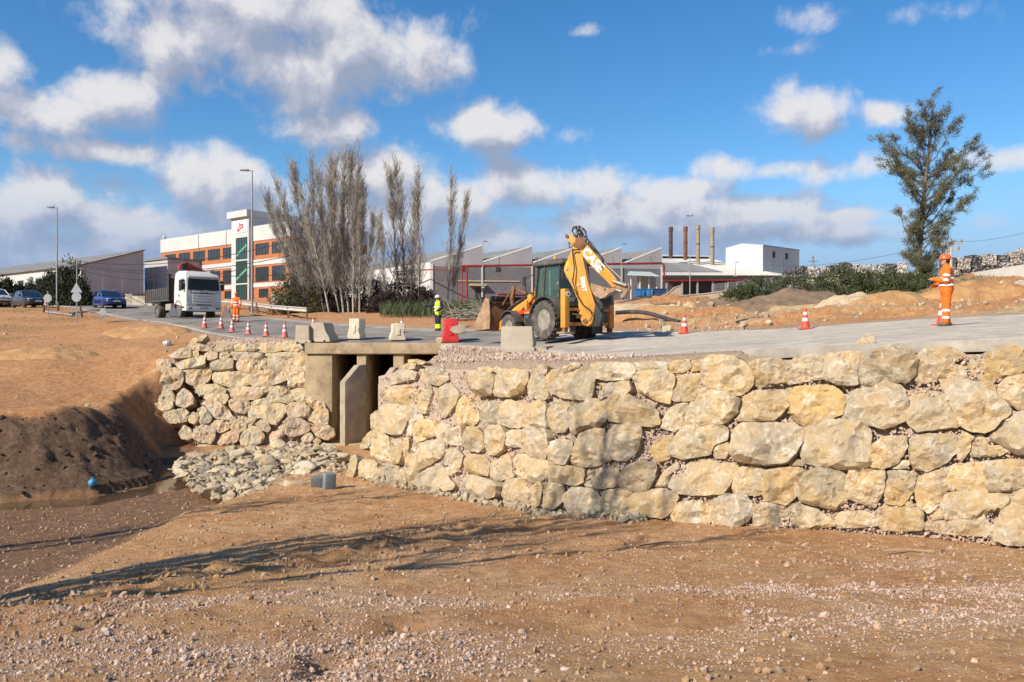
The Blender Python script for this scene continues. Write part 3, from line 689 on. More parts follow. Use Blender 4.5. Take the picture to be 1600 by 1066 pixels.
W2 = [[(50,340),(90,300),(150,305),(200,330),(190,400),(150,470),(100,480),(55,450)],[(85,170),(130,150),(190,160),(270,170),(295,210),(280,290),(200,300),(150,250),(95,215)],[(295,200),(320,155),(400,145),(475,155),(485,200),(460,270),(390,305),(310,300),(290,260)],
[(490,250),(510,150),(545,120),(585,125),(580,200),(590,260),(600,300),(560,318),(500,300)],[(590,180),(620,150),(655,170),(650,220),(620,290),(600,270),(580,210)],[(180,130),(240,125),(280,145),(260,165),(185,155)],[(265,150),(290,125),(325,140),(300,165)],
[(200,420),(225,340),(290,345),(330,360),(325,460),(280,475),(220,480)],[(335,370),(370,330),(440,345),(470,370),(440,420),(430,485),(380,485),(335,460)],[(440,440),(480,360),(540,330),(590,360),(580,430),(600,490),(520,480),(450,480)],[(590,390),(640,330),(710,320),(725,360),(700,380),(720,450),(690,505),(630,510),(600,470)],
[(105,540),(130,490),(180,490),(210,530),(215,600),(190,632),(130,620),(105,590)],[(215,530),(240,480),(330,485),(360,540),(345,610),(300,650),(240,640),(215,590)],[(345,540),(380,505),(450,505),(440,560),(420,600),(360,605)],[(425,590),(470,500),(520,485),(590,500),(615,540),(605,620),(580,665),(520,670),(470,640)],
[(605,640),(625,570),(680,555),(740,580),(730,650),(700,710),(650,700),(610,680)],[(0,625),(60,618),(90,660),(70,740),(40,760),(10,700)],[(115,690),(140,650),(210,655),(240,690),(235,770),(180,768),(125,740)],[(240,720),(260,670),(340,640),(370,680),(375,740),(390,780),(340,790),(290,800),(245,770)],
[(370,700),(420,650),(490,660),(590,690),(595,740),(550,800),(490,815),(430,770),(385,750)],[(45,830),(80,780),(160,775),(250,800),(320,830),(300,900),(230,912),(130,895),(60,870)],[(320,880),(350,800),(430,795),(500,830),(510,900),(480,958),(420,950),(350,920)],[(500,840),(545,810),(560,850),(545,940),(520,960),(500,950)],[(575,860),(600,800),(670,815),(695,860),(690,930),(640,975),(580,965)]]
W3 = [[(245,330),(280,250),(340,220),(400,225),(440,270),(430,350),(390,368),(300,360)],[(275,230),(330,200),(375,205),(370,220),(300,245),(270,290)],[(437,210),(480,200),(620,205),(630,240),(600,275),(500,280),(445,265)],[(430,300),(470,285),(610,288),(620,330),(590,350),(500,345),(450,365),(430,330)],
[(630,200),(700,190),(775,195),(770,230),(640,235)],[(620,260),(660,240),(780,238),(815,270),(800,320),(790,385),(730,370),(650,330)],[(780,210),(800,190),(880,185),(890,220),(850,245),(790,240)],[(890,190),(945,185),(945,232),(890,238)],[(800,330),(830,260),(880,240),(940,245),(955,310),(960,330),(890,370),(810,375)],
[(950,200),(990,170),(1090,175),(1150,210),(1178,260),(1165,310),(1110,345),(1020,335),(970,315),(945,270)],[(330,430),(350,370),(420,365),(490,390),(500,450),(470,490),(400,500),(350,530),(330,480)],[(505,400),(530,355),(600,350),(660,380),(730,420),(745,480),(700,492),(600,480),(520,465)],
[(750,480),(790,410),(850,380),(880,400),(850,440),(860,500),(820,515),(760,500)],[(865,450),(900,370),(980,332),(1060,345),(1110,370),(1100,430),(1040,480),(970,475),(920,490),(865,480)],[(335,620),(380,520),(430,490),(490,520),(490,580),(515,640),(450,670),(390,675),(340,660)],[(492,560),(540,495),(640,485),(660,520),(640,600),(590,648),(530,640)],
[(700,590),(740,540),(810,530),(800,590),(790,640),(740,658),(710,620)],[(810,570),(860,500),(950,480),(1050,500),(1055,555),(990,580),(980,620),(860,640),(800,620)],[(993,600),(1020,562),(1060,570),(1070,610),(1050,640),(1000,640)],[(225,700),(240,655),(310,675),(390,690),(385,750),(350,765),(270,750),(228,730)],
[(395,730),(420,680),(500,670),(545,690),(535,770),(470,780),(400,765)],[(555,740),(590,680),(660,655),(730,670),(720,730),(690,785),(620,790),(560,770)],[(725,770),(760,700),(820,660),(830,690),(790,710),(775,770)],[(775,750),(800,700),(870,650),(920,630),(1000,655),(1090,670),(1100,710),(1060,760),(1040,805),(940,810),(830,800)],
[(1085,770),(1110,690),(1180,675),(1240,700),(1235,770),(1200,808),(1100,805)],[(305,820),(350,780),(430,785),(470,830),(450,890),(400,915),(330,895)],[(465,850),(490,795),(560,785),(610,800),(590,900),(530,920),(470,920)],[(600,830),(640,795),(760,785),(830,820),(800,880),(760,915),(680,905),(610,925)],
[(805,910),(830,850),(900,840),(950,850),(1000,825),(985,900),(965,950),(880,945),(820,935)],[(995,930),(1005,840),(1050,810),(1140,815),(1175,860),(1160,920),(1090,965),(1010,950)]]
W4 = [[(-20,200),(20,185),(110,180),(150,215),(150,290),(60,308),(0,305),(-20,270)],[(150,240),(190,175),(280,165),(330,175),(325,270),(240,280),(160,295)],[(325,260),(340,160),(420,148),(500,145),(510,180),(470,220),(475,300),(390,300),(330,275)],[(475,290),(490,210),(550,150),(640,122),(710,130),(750,180),(735,250),(700,290),(620,280),(530,300)],
[(735,270),(745,180),(790,135),(900,130),(970,160),(940,190),(905,200),(970,215),(970,265),(860,270),(780,290)],[(970,170),(1060,160),(1120,125),(1200,120),(1244,160),(1235,235),(1150,270),(1060,278),(975,260)],[(-80,460),(-50,350),(0,330),(140,330),(155,370),(150,400),(95,460),(20,465)],
[(155,330),(200,310),(360,308),(410,360),(400,430),(340,460),(290,475),(220,485),(170,430)],[(405,400),(430,350),(520,290),(600,282),(670,310),(700,370),(695,460),(600,500),(520,480),(480,455),(420,455)],[(700,400),(720,350),(790,318),(880,340),(920,410),(940,490),(860,500),(750,520),(705,470)],
[(865,290),(950,275),(1040,300),(1120,345),(1180,420),(1120,470),(1090,510),(1010,512),(960,490),(920,400)],[(1020,285),(1100,285),(1130,350),(1080,315)],[(1130,320),(1160,275),(1244,255),(1290,260),(1290,420),(1210,410),(1140,350)],[(1085,550),(1120,460),(1190,430),(1244,415),(1300,420),(1300,610),(1220,625),(1150,575)],
[(-95,560),(-85,500),(-50,478),(60,475),(170,485),(215,510),(205,590),(150,660),(60,670),(-60,655),(-100,620)],[(160,650),(190,640),(230,660),(220,675),(160,675)],[(210,540),(250,485),(340,470),(490,475),(530,530),(520,600),(530,665),(480,690),(370,680),(270,665),(230,640)],
[(535,650),(545,580),(590,545),(690,540),(700,590),(660,660),(600,685),(540,675)],[(640,670),(690,650),(720,660),(700,685),(640,690)],[(720,640),(725,550),(780,532),(920,535),(935,600),(880,660),(800,695),(740,680)],[(935,580),(960,520),(1000,530),(995,600),(960,650),(940,640)],[(1000,540),(1050,530),(1080,580),(1130,610),(1100,632),(1000,630)],
[(1080,585),(1130,580),(1180,600),(1130,630)],[(30,790),(60,700),(130,685),(200,690),(235,710),(210,790),(150,850),(60,830)],[(210,790),(230,720),(290,690),(380,705),(430,730),(420,830),(370,872),(260,850),(215,830)],[(425,770),(440,705),(520,695),(600,700),(590,790),(550,865),(480,840),(430,820)],
[(600,780),(605,705),(680,700),(740,715),(730,790),(680,855),(610,845)],[(745,800),(760,730),(830,705),(890,690),(890,760),(870,830),(810,890),(760,860)],[(850,752),(895,682),(1000,665),(1070,660),(1075,786),(960,790),(885,784)],[(1075,658),(1180,650),(1300,655),(1300,750),(1180,788),(1080,788)],[(865,860),(900,800),(1060,795),(1180,805),(1160,880),(1080,890),(1010,925),(890,915)],
[(1110,1000),(1150,870),(1200,790),(1244,770),(1300,775),(1300,1035),(1180,1035),(1110,1010)],[(815,900),(840,870),(875,880),(870,920),(820,925)],[(685,850),(710,840),(740,860),(715,870)],[(-10,870),(30,848),(110,850),(190,855),(165,900),(155,950),(60,955),(0,960)],
[(165,920),(190,850),(270,870),(350,920),(370,950),(300,960),(230,972),(180,945)],[(370,920),(400,890),(500,885),(560,910),(580,950),(470,960),(380,960)],[(550,900),(580,865),(700,865),(770,885),(770,970),(680,975),(590,970)],[(770,950),(800,930),(820,960),(790,975)],[(790,970),(840,930),(960,925),(1080,940),(1100,990),(1040,1000),(880,990)],[(1010,930),(1060,905),(1080,940),(1020,945)],[(1085,960),(1130,930),(1130,1000),(1095,1000)],
[(1310,130),(1480,120),(1500,260),(1330,280)],[(1310,300),(1500,290),(1520,450),(1320,440)],[(1315,470),(1500,480),(1510,650),(1320,640)],[(1315,680),(1500,690),(1500,860),(1320,850)],[(1320,880),(1480,880),(1490,1040),(1320,1040)],[(1520,140),(1680,120),(1690,300),(1530,310)],[(1530,340),(1700,330),(1700,520),(1540,520)],[(1530,560),(1700,560),(1700,760),(1540,760)],[(1530,800),(1700,800),(1700,1040),(1540,1040)]]
L1 = [[(440,140),(460,105),(560,110),(640,140),(650,170),(560,170),(450,160)],[(430,105),(480,50),(560,20),(620,30),(560,80),(480,110)],[(665,150),(680,105),(760,105),(855,115),(860,165),(780,172),(680,170)],[(870,120),(930,110),(1000,115),(1080,140),(1040,170),(880,172)],[(260,210),(380,150),(460,160),(470,230),(300,235)],[(460,165),(535,175),(540,215),(480,225)],
[(590,195),(640,178),(710,182),(710,240),(650,258),(600,245)],[(705,185),(800,182),(830,215),(800,240),(715,240)],[(835,200),(850,175),(950,178),(1120,190),(1150,230),(1100,250),(950,250),(840,240)],[(150,270),(170,250),(270,255),(280,310),(260,340),(160,340)],[(325,285),(380,260),(570,220),(595,240),(590,305),(500,325),(370,338)],[(650,280),(680,255),(830,242),(855,270),(850,340),(740,350),(655,345)],
[(115,430),(120,360),(200,345),(330,340),(385,370),(385,460),(340,520),(250,528),(130,530)],[(390,360),(430,335),(630,322),(640,370),(620,430),(560,475),(490,485),(420,455)],[(675,430),(680,370),(740,355),(900,355),(1010,380),(1010,460),(950,490),(850,500),(740,470)],[(500,500),(540,480),(700,480),(770,520),(775,560),(680,572),(540,570)],[(805,510),(850,505),(948,500),(1090,510),(1130,560),(1080,610),(930,615),(850,600),(815,560)],
[(25,580),(60,540),(110,540),(100,600),(60,615)],[(100,560),(150,535),(270,532),(310,580),(300,640),(180,640),(115,635)],[(310,660),(340,570),(400,520),(460,560),(490,600),(480,660),(400,685)],[(590,610),(610,570),(800,575),(805,610),(770,660),(680,650)],[(565,650),(600,625),(650,635),(620,670),(570,672)],[(820,640),(850,615),(950,620),(1000,640),(1010,700),(960,745),(880,735),(830,690)],
[(115,655),(160,640),(280,635),(300,670),(290,710),(210,735),(150,690)],[(215,770),(240,730),(400,705),(440,740),(420,820),(330,840),(270,840)],[(605,680),(640,650),(730,650),(800,700),(840,770),(800,805),(700,795),(650,740)],[(440,790),(480,740),(530,750),(540,810),(500,850),(450,830)],[(530,720),(580,690),(620,720),(660,790),(640,830),(560,850),(540,810)],[(815,790),(850,770),(880,790),(870,830),(830,845)],
[(640,870),(690,815),(760,808),(825,840),(800,890),(740,920),(690,910)],[(835,880),(870,820),(930,805),(980,850),(970,900),(920,920),(850,905)],[(490,980),(500,900),(570,860),(650,870),(690,900),(680,980),(650,1030),(560,1020)],[(715,1020),(760,950),(850,908),(910,930),(890,1000),(810,1045),(750,1055)],[(350,930),(400,860),(460,890),(480,960),(440,990),(380,980)],[(510,1060),(560,1035),(680,1050),(690,1090),(600,1120),(520,1100)]]
L2 = [[(215,120),(240,95),(400,85),(490,100),(470,165),(400,180),(320,180),(235,165)],[(488,130),(510,90),(600,85),(715,100),(715,180),(600,180),(495,165)],[(320,210),(350,190),(500,180),(660,185),(670,225),(560,245),(400,238),(340,235)],[(65,300),(90,260),(200,255),(290,270),(300,320),(260,350),(150,370),(75,345)],[(295,270),(320,248),(440,240),(515,255),(520,320),(480,355),(330,345),(300,320)],
[(525,300),(550,250),(640,238),(740,250),(765,310),(750,365),(640,360),(560,380),(528,350)],[(185,400),(210,370),(300,352),(510,360),(535,410),(490,450),(400,480),(220,495),(190,450)],[(535,430),(570,385),(650,362),(740,380),(810,430),(835,480),(790,535),(680,510),(560,515)],[(250,520),(330,495),(400,495),(370,540),(300,560)],[(345,610),(370,560),(430,500),(500,510),(560,560),(590,620),(540,655),(450,640),(350,660)],
[(575,550),(640,520),(760,535),(800,570),(800,640),(760,675),(690,640),(620,640)],[(195,650),(240,620),(330,605),(340,650),(290,665),(210,675)],[(165,710),(200,680),(440,658),(500,680),(510,730),(450,810),(420,855),(370,840),(300,790),(190,790)],[(520,690),(580,655),(680,645),(745,700),(720,780),(640,790),(550,800)],[(775,660),(810,635),(860,645),(880,690),(820,700),(780,700)],[(725,810),(790,710),(850,690),(900,720),(905,800),(890,850),(800,845)],
[(755,890),(800,850),(870,842),(950,890),(965,950),(890,990),(800,960)],[(495,850),(540,800),(640,795),(735,850),(720,910),(650,940),(570,965),(515,940),(520,890)],[(235,850),(280,810),(360,810),(370,890),(340,920),(290,900)],[(85,980),(130,910),(190,870),(270,885),(315,960),(280,1020),(200,1040),(110,1040)],[(365,960),(390,920),(470,900),(500,940),(440,1000),(420,1040),(370,1010)],[(655,980),(690,930),(740,925),(770,980),(730,1015),(670,1010)],
[(130,840),(180,790),(240,800),(200,850),(160,870)],[(70,800),(110,770),(160,790),(130,830)],[(440,880),(490,850),(510,890),(490,930)],[(760,1000),(800,970),(840,1000),(800,1040)]]
wall_r = thing('retaining_wall', 'long dry-stone retaining wall of pale yellow boulders below the road on the right', 'stone wall', (0.7, 18.0, -3.7))
wall_l = thing('retaining_wall', 'shorter stone wall of stacked boulders left of the concrete culvert', 'stone wall', (-11, 34.2, -4.2))

def lay(groups, face, parent, mats, n=34, seed0=0, grow=1.115):
    k = seed0
    for polys, ox, oy, sc in groups:
        for poly in polys:
            k += 1
            P = sm_poly([(ox + x / sc, oy + y / sc) for x, y in poly], n); c2 = P.mean(0); P = c2 + (P - c2) * grow
            o3 = face.pt(P[:, 0], P[:, 1]); nrm = face.normal(c2[0], c2[1])
            size = np.sqrt(((o3 - o3.mean(0)) ** 2).sum(1)).mean()
            rk = np.random.RandomState(k); o3 = o3 + nrm * size * rk.uniform(-.10, .15)
            nrm = nrm + rk.normal(0, .09, 3); nrm /= np.linalg.norm(nrm)
            V, fs, c = stone_mesh(o3, nrm, size * .9 + .1, k, 1.0)
            mt = mats[1] if (len(mats) > 1 and (c2[1] > 620) and ((k * 7) % 10 < 5)) else mats[0]
            put_stone(parent, V, fs, c, mt)
lay([(W1, 540, 540, 4.444), (W2, 700, 540, 3.807), (W3, 780, 500, 2.962), (W4, 1180, 500, 2.962)], FR, wall_r, [STONE_A], seed0=100)
lay([(L1, 220, 520, 5.925), (L2, 360, 520, 5.922)], FL, wall_l, [STONE_B, STONE_R], seed0=400)

# boulders lying loose on the edge of the road above the wall
tops = [[(455,110),(530,55),(560,90),(550,125),(490,145),(460,135)],[(745,120),(770,95),(830,105),(810,125)],[(880,115),(930,88),(990,92),(985,135),(920,128)],[(1020,125),(1070,105),(1130,110),(1220,110),(1200,125),(1060,140)],[(300,130),(330,112),(360,125),(350,150),(310,152)]]
names = ['pale angular boulder standing tallest on the road edge above the long wall', 'small flat yellow stone on the wall top, first right of the tallest boulder', 'pale block of stone on the wall top between two flat stones', 'long flat stone on the wall top at the right edge of the photo', 'small rounded grey stone on the wall top left of the tallest boulder']
for i, (poly, lab) in enumerate(zip(tops, names)):
    P = sm_poly([(1180 + x / 2.962, 500 + y / 2.962) for x, y in poly], 18); d = float(FR.depth(P[:, 0].mean(), 545)) + .35
    o3 = np.stack([(P[:, 0] - 800) * d / F, np.full(18, d), (533 - P[:, 1]) * d / F], -1)
    root = thing('boulder', lab, 'boulder', tuple(o3.mean(0)), group='loose boulders on the wall top')
    V, fs, c = stone_mesh(o3, np.array([-.3, -.9, .3]) / np.linalg.norm([-.3, -.9, .3]), .3, 700 + i)
    bpy.data.objects.remove(root)
    e = thing('tmp', 'x', 'x', (0, 0, 0)); o = put_stone(e, V, fs, c, STONE_A, 'boulder'); o.parent = None; bpy.data.objects.remove(e)
    tag(o, lab, 'boulder', 'loose boulders on the wall top')

# packed gravel behind and between the stones
GRAVEL = pmat('crushed_gravel', (.56, .45, .35), (.36, .26, .19), scale=24, rough=.95, bump=1.0, bscale=26, c3=(.47, .35, .26), bdist=.05, contrast=.8)
def backing(face, parent, x0, x1, nx, back):
    ts = np.linspace(.05, 1.1, 24); xs = np.linspace(x0, x1, nx); V = []
    for t in ts:
        yb = np.interp(xs, face.r[:, 0], face.r[:, 1]); yt = np.interp(xs, face.r[:, 0], face.r[:, 3])
        ys = yt + (yb - yt) * t; p = face.pt(xs, ys); p[:, 1] += back + .05 * fbm2(xs, ys, 12, 3, 61)
        V.append(p)
    V = np.stack(V); i = np.arange(24 * nx).reshape(24, nx)
    q = np.stack([i[:-1, :-1], i[:-1, 1:], i[1:, 1:], i[1:, :-1]], -1).reshape(-1, 4)[:, ::-1]
    me = np_mesh('gravel_packing', V.reshape(-1, 3) - np.array(parent.location), q)
    return tag(link_mesh('gravel_packing', me, GRAVEL, parent), kind='stuff')
backing(FR, wall_r, 590, 1720, 240, .17)
backing(FL, wall_l, 330, 498, 60, .30)

# ---------------------------------------------------------------- pebbles and clods scattered by geometry nodes
def pebble_protos(name, mat, n=6, rough=.22):
    col = bpy.data.collections.new(name)
    for k in range(n):
        bm = bmesh.new(); bmesh.ops.create_icosphere(bm, subdivisions=1 if rough > .1 else 2, radius=.5)
        sx, sy, sz = 1, random.uniform(.65, .95), random.uniform(.45, .75)
        for v in bm.verts: v.co *= 1 + random.uniform(-rough, rough); v.co.x *= sx; v.co.y *= sy; v.co.z *= sz
        me = bpy.data.meshes.new(name); bm.to_mesh(me); bm.free(); me.materials.append(mat)
        o = bpy.data.objects.new(name, me); col.objects.link(o)
    return col
def scatter(name, pts, size, protos, label=None, parent=None, seed=0):
    """one 'stuff' object: a point mesh with sizes, each point an instance of one of the protos"""
    pts = np.asarray(pts, np.float32); me = bpy.data.meshes.new(name); me.vertices.add(len(pts)); me.vertices.foreach_set('co', pts.ravel())
    a = me.attributes.new('size', 'FLOAT', 'POINT'); a.data.foreach_set('value', np.asarray(size, np.float32))
    rg = np.random.RandomState(seed); b = me.attributes.new('turn', 'FLOAT_VECTOR', 'POINT'); b.data.foreach_set('vector', rg.uniform(-3.1, 3.1, (len(pts), 3)).astype(np.float32).ravel())
    o = link_mesh(name, me, None, parent); tag(o, kind='stuff')
    if label: o['label'] = label
    ng = bpy.data.node_groups.new(name, 'GeometryNodeTree'); ng.interface.new_socket('Geometry', in_out='INPUT', socket_type='NodeSocketGeometry'); ng.interface.new_socket('Geometry', in_out='OUTPUT', socket_type='NodeSocketGeometry')
    N = ng.nodes; L = ng.links; gi = N.new('NodeGroupInput'); go = N.new('NodeGroupOutput')
    mp = N.new('GeometryNodeMeshToPoints'); L.new(gi.outputs[0], mp.inputs['Mesh'])
    ci = N.new('GeometryNodeCollectionInfo'); ci.inputs['Collection'].default_value = protos; ci.inputs['Separate Children'].default_value = True; ci.inputs['Reset Children'].default_value = True
    ip = N.new('GeometryNodeInstanceOnPoints'); L.new(mp.outputs[0], ip.inputs['Points']); L.new(ci.outputs[0], ip.inputs['Instance']); ip.inputs['Pick Instance'].default_value = True
    n1 = N.new('GeometryNodeInputNamedAttribute'); n1.data_type = 'FLOAT'; n1.inputs['Name'].default_value = 'size'; L.new(n1.outputs['Attribute'], ip.inputs['Scale'])
    n2 = N.new('GeometryNodeInputNamedAttribute'); n2.data_type = 'FLOAT_VECTOR'; n2.inputs['Name'].default_value = 'turn'; L.new(n2.outputs['Attribute'], ip.inputs['Rotation'])
    L.new(ip.outputs[0], go.inputs[0])
    md = o.modifiers.new('scatter', 'NODES'); md.node_group = ng
    return o
PEB = pmat('gravel_stone', (.57, .42, .325), (.40, .275, .195), scale=11, rough=.95, bump=.4, bscale=30, rnd=.24)
CLODM = pmat('soil_clod', (.47, .32, .19), (.37, .24, .135), scale=9, rough=.95, bump=.6, bscale=40, rnd=.18)
PROTO = pebble_protos('pebble', PEB); CLODP = pebble_protos('clod', CLODM, rough=.3)

def bed_points(n, x0, x1, y0, y1, wfun, seed):
    rg = np.random.RandomState(seed); x = rg.uniform(x0, x1, n); y = y0 + (y1 - y0) * rg.uniform(0, 1, n) ** 1.15
    keep = (np.abs(x) < y * .66 + 1) & inside(BED, x, y); x, y = x[keep], y[keep]
    w = wfun(x, y); k = rg.uniform(0, 1, len(x)) < w; return x[k], y[k], rg
x, y, rg = bed_points(330000, -14, 9.5, 4.8, 19, lambda x, y: np.clip(gravel_w(x, y) ** 1.6 * .55 + .014, 0, 1) * (1 - .5 * inside(WETL + [(-60, 30), (-60, 6)], x, y)), 3)
sz = np.exp(rg.normal(-3.75, .45, len(x))).clip(.010, .10)
scatter('gravel', np.stack([x, y, terrain(x, y) + sz * .08], -1), sz, PROTO, 'pink-grey crushed gravel strewn over the dirt in the foreground', seed=1)
x, y, rg = bed_points(300000, -9, 9.5, 4.8, 13, lambda x, y: np.clip(gravel_w(x, y) * .5 + .045, 0, 1) * (1 - .8 * inside(WETL + [(-60, 30), (-60, 6)], x, y)), 13)
sz = np.exp(rg.normal(-4.35, .35, len(x))).clip(.006, .035)
scatter('grit', np.stack([x, y, terrain(x, y) + sz * .1], -1), sz, PROTO, 'fine pale grit over the dirt in the foreground', seed=21)
def ridge_w(x, y):
    return np.clip(np.exp(-((y - 1.05 * x * 1.55 - 16.0) / 1.6) ** 2) * .8 + .22 + .45 * np.maximum(0, fbm2(x, y, 1.2, 3, 71)), 0, 1) * .32
x, y, rg = bed_points(150000, -14, 9.5, 4.8, 25, ridge_w, 4)
sz = np.exp(rg.normal(-3.4, .5, len(x))).clip(.012, .12)
scatter('soil_clods', np.stack([x, y, terrain(x, y) + sz * .1], -1), sz, CLODP, 'crumbly brown soil clods over the stream bed', seed=2)

# gravel in the joints and on the ledge above the right wall, and on top of the left wall
rg = np.random.RandomState(8)
def face_points(face, n, x0, x1, back):
    x = rg.uniform(x0, x1, n); yb = np.interp(x, face.r[:, 0], face.r[:, 1]); yt = np.interp(x, face.r[:, 0], face.r[:, 3]); y = yt + (yb - yt) * rg.uniform(.06, 1.04, n)
    p = face.pt(x, y); p[:, 1] += back + rg.uniform(-.06, .05, n); return p
p1 = face_points(FR, 15000, 590, 1610, .07); s1 = np.exp(rg.normal(-3.0, .35, len(p1))).clip(.025, .11)
scatter('joint_gravel', p1 - np.array(wall_r.location), s1, PROTO, parent=wall_r, seed=5)
p2 = face_points(FL, 2000, 300, 498, .2); s2 = np.exp(rg.normal(-2.6, .4, len(p2))).clip(.04, .18)
scatter('joint_gravel', p2 - np.array(wall_l.location), s2, PROTO, parent=wall_l, seed=6)
# ledge between wall top and road edge
n = 26000; x = rg.uniform(-5, 9, n); y = rg.uniform(13, 36, n)
dt, _ = dist_line(TOE[1:7], x, y); rd = inside(ROADP, x, y); dr, _ = dist_line(NEAR, x, y)
k = (~inside(BED, x, y)) & (dt > .75) & (~rd | (dr < .12)) & (y - 34.6 < 0) & (rg.uniform(0, 1, n) < np.clip(.85 + .5 * fbm2(x, y, 1.5, 3, 81), .2, 1) * (1 - .75 * sstep(2.0, 3.6, x))); x, y = x[k], y[k]
s3 = np.exp(rg.normal(-2.7, .45, len(x))).clip(.03, .22)
pl = np.stack([x, y, terrain(x, y) + s3 * .1], -1)
n = 9000; x = rg.uniform(-15, -8.4, n); y = rg.uniform(35.6, 40.5, n); rd = inside(ROADP, x, y)
k = ~rd; x, y = x[k], y[k]; s4 = np.exp(rg.normal(-2.75, .4, len(x))).clip(.03, .2)
pl = np.concatenate([pl, np.stack([x, y, terrain(x, y) + s4 * .1], -1)]); s3 = np.concatenate([s3, s4])
scatter('ledge_gravel', pl, s3, PROTO, 'pinkish gravel on the ledges between the stone walls and the road', seed=7)

# ---------------------------------------------------------------- placement by sight line onto road or ground
_D = np.concatenate([np.arange(12, 60, .05), np.arange(60, 200, .25)])
def on(px, py, f, dmin=12):
    D = _D[_D >= dmin]; z = f((px - 800) * D / F, D); v = 533 - F * z / D
    k = np.nonzero(v <= py)[0]; i = k[0] if len(k) else int(np.argmin(np.abs(v - py)))
    return Vector(((px - 800) * D[i] / F, D[i], z[i]))
def on_road(px, py, dmin=12): return on(px, py, t_road, dmin)
def on_ground(px, py, dmin=12): return on(px, py, terrain, dmin)

CONC = pmat('cast_concrete', (.50, .385, .235), (.33, .24, .14), scale=1.3, rough=.92, bump=.35, bscale=18, dirt=((.20, .14, .085), .9, .51))
CONC_G = pmat('grey_concrete', (.42, .355, .255), (.28, .235, .165), scale=1.6, rough=.92, bump=.4, bscale=20, dirt=((.24, .19, .13), 1.4, .58))
CONC_P = pmat('pale_concrete', (.48, .41, .31), (.36, .30, .22), scale=1.1, rough=.9, bump=.3, bscale=16, dirt=((.36, .27, .17), 1.2, .58))

# ---------------------------------------------------------------- culvert under the road
cv = thing('culvert', 'concrete road culvert with three dark openings between the stone walls', 'culvert', (-5.6, 34.75, -4.3))
def cpart(name, fn, mat=CONC, bevel=.015):
    m = MB(); m.M = Matrix.Translation((5.6, -34.75, 4.3)); fn(m); return m.build(name, mat, cv, bevel=bevel)
zt = rz_(-5.5, 34.8)
cpart('deck_slab', lambda m: m.b2((-8.5, 34.72, zt - .46), (-2.1, 41.6, zt - .03)))
cpart('deck_edge', lambda m: m.b2((-8.62, 34.58, zt - .42), (-1.6, 34.88, zt + .03)))
cpart('abutment', lambda m: m.b2((-8.62, 34.68, -4.5), (-7.5, 41.4, zt - .45)))
cpart('abutment', lambda m: m.b2((-3.2, 34.68, -4.5), (-2.3, 41.4, zt - .45)))
cpart('pier', lambda m: m.b2((-6.47, 34.70, -4.5), (-6.09, 41.3, zt - .455)))
cpart('pier', lambda m: m.b2((-4.95, 34.70, -4.5), (-4.52, 41.3, zt - .455)))
def cutwater(m, x1, zbase, znose, ztop, L=1.45):
    dx, dy = -.66, -.75; nx_, ny_ = .75, -.66; w = .17
    o = Vector((x1, 34.72, 0)); ring = []
    for s in (-w, w):
        q = o + Vector((nx_ * s, ny_ * s, 0))
        e = q + Vector((dx * L, dy * L, 0)); mid = q + Vector((dx * .35, dy * .35, 0))
        ring.append([(q.x, q.y, zbase), (e.x, e.y, zbase), (e.x, e.y, znose), (mid.x, mid.y, ztop), (q.x, q.y, ztop + .02)])
    m.loft(ring)
cpart('cutwater', lambda m: cutwater(m, -6.2, -4.5, -1.68, -1.0, 1.08), CONC_G)
cpart('cutwater', lambda m: cutwater(m, -4.7, -4.5, -1.75, -1.1, 1.0), CONC_G)
cpart('apron_slab', lambda m: m.b2((-8.4, 33.9, -4.48), (-2.4, 41.2, -4.19)))

# ---------------------------------------------------------------- broken stone apron in front of the culvert
ap = thing('riprap_apron', 'pale broken rubble stones spread over the stream bed before the culvert', 'rubble', (-8, 29, -4.2))
def boulder_proto(k):
    bm = bmesh.new(); bmesh.ops.create_icosphere(bm, subdivisions=3, radius=.5); rg = random.Random(k)
    sx, sy, sz = 1.35, rg.uniform(.8, 1.2), rg.uniform(.7, 1.0)
    pl = [(Vector((rg.uniform(-1, 1), rg.uniform(-1, 1), rg.uniform(-.6, 1))).normalized(), rg.uniform(.17, .34)) for _ in range(11)]
    for v in bm.verts:
        c = v.co.copy()
        for nn, dd in pl:
            t = c.dot(nn)
            if t > dd: c -= nn * (t - dd)
        c *= 1 + .16 * mnoise.noise(c * 4 + Vector((k * 3.1, 0, 0))) + .07 * mnoise.noise(c * 11 + Vector((0, k * 3.1, 0)))
        v.co = Vector((c.x * sx, c.y * sy, c.z * sz))
    for f in bm.faces: f.smooth = True
    for e in bm.edges:
        if e.calc_face_angle(0) > R(12): e.smooth = False
    me = bpy.data.meshes.new('stone'); bm.to_mesh(me); bm.free(); return me
BP = [boulder_proto(k) for k in range(10)]
for me in BP: me.materials.append(RUBBLE)
rg = random.Random(5); placed = []
APRON = [(265, 735), (300, 712), (420, 702), (520, 700), (560, 735), (548, 760), (500, 778), (440, 772), (370, 786), (318, 772)]
tries = 0
while len(placed) < 295 and tries < 9000:
    tries += 1
    px, py = rg.uniform(255, 575), rg.uniform(690, 792)
    if not inside(APRON, np.array([px]), np.array([py]))[0]: continue
    d = 4.15 * F / (py - 533); x, y = (px - 800) * d / F, d
    s = rg.choice([.22, .28, .33, .4, .48, .6, .75]) * rg.uniform(.8, 1.15)
    if px < 290: s = max(s, .6)
    if any((x - a) ** 2 + (y - b) ** 2 < (.33 * (s + c)) ** 2 for a, b, c in placed): continue
    placed.append((x, y, s))
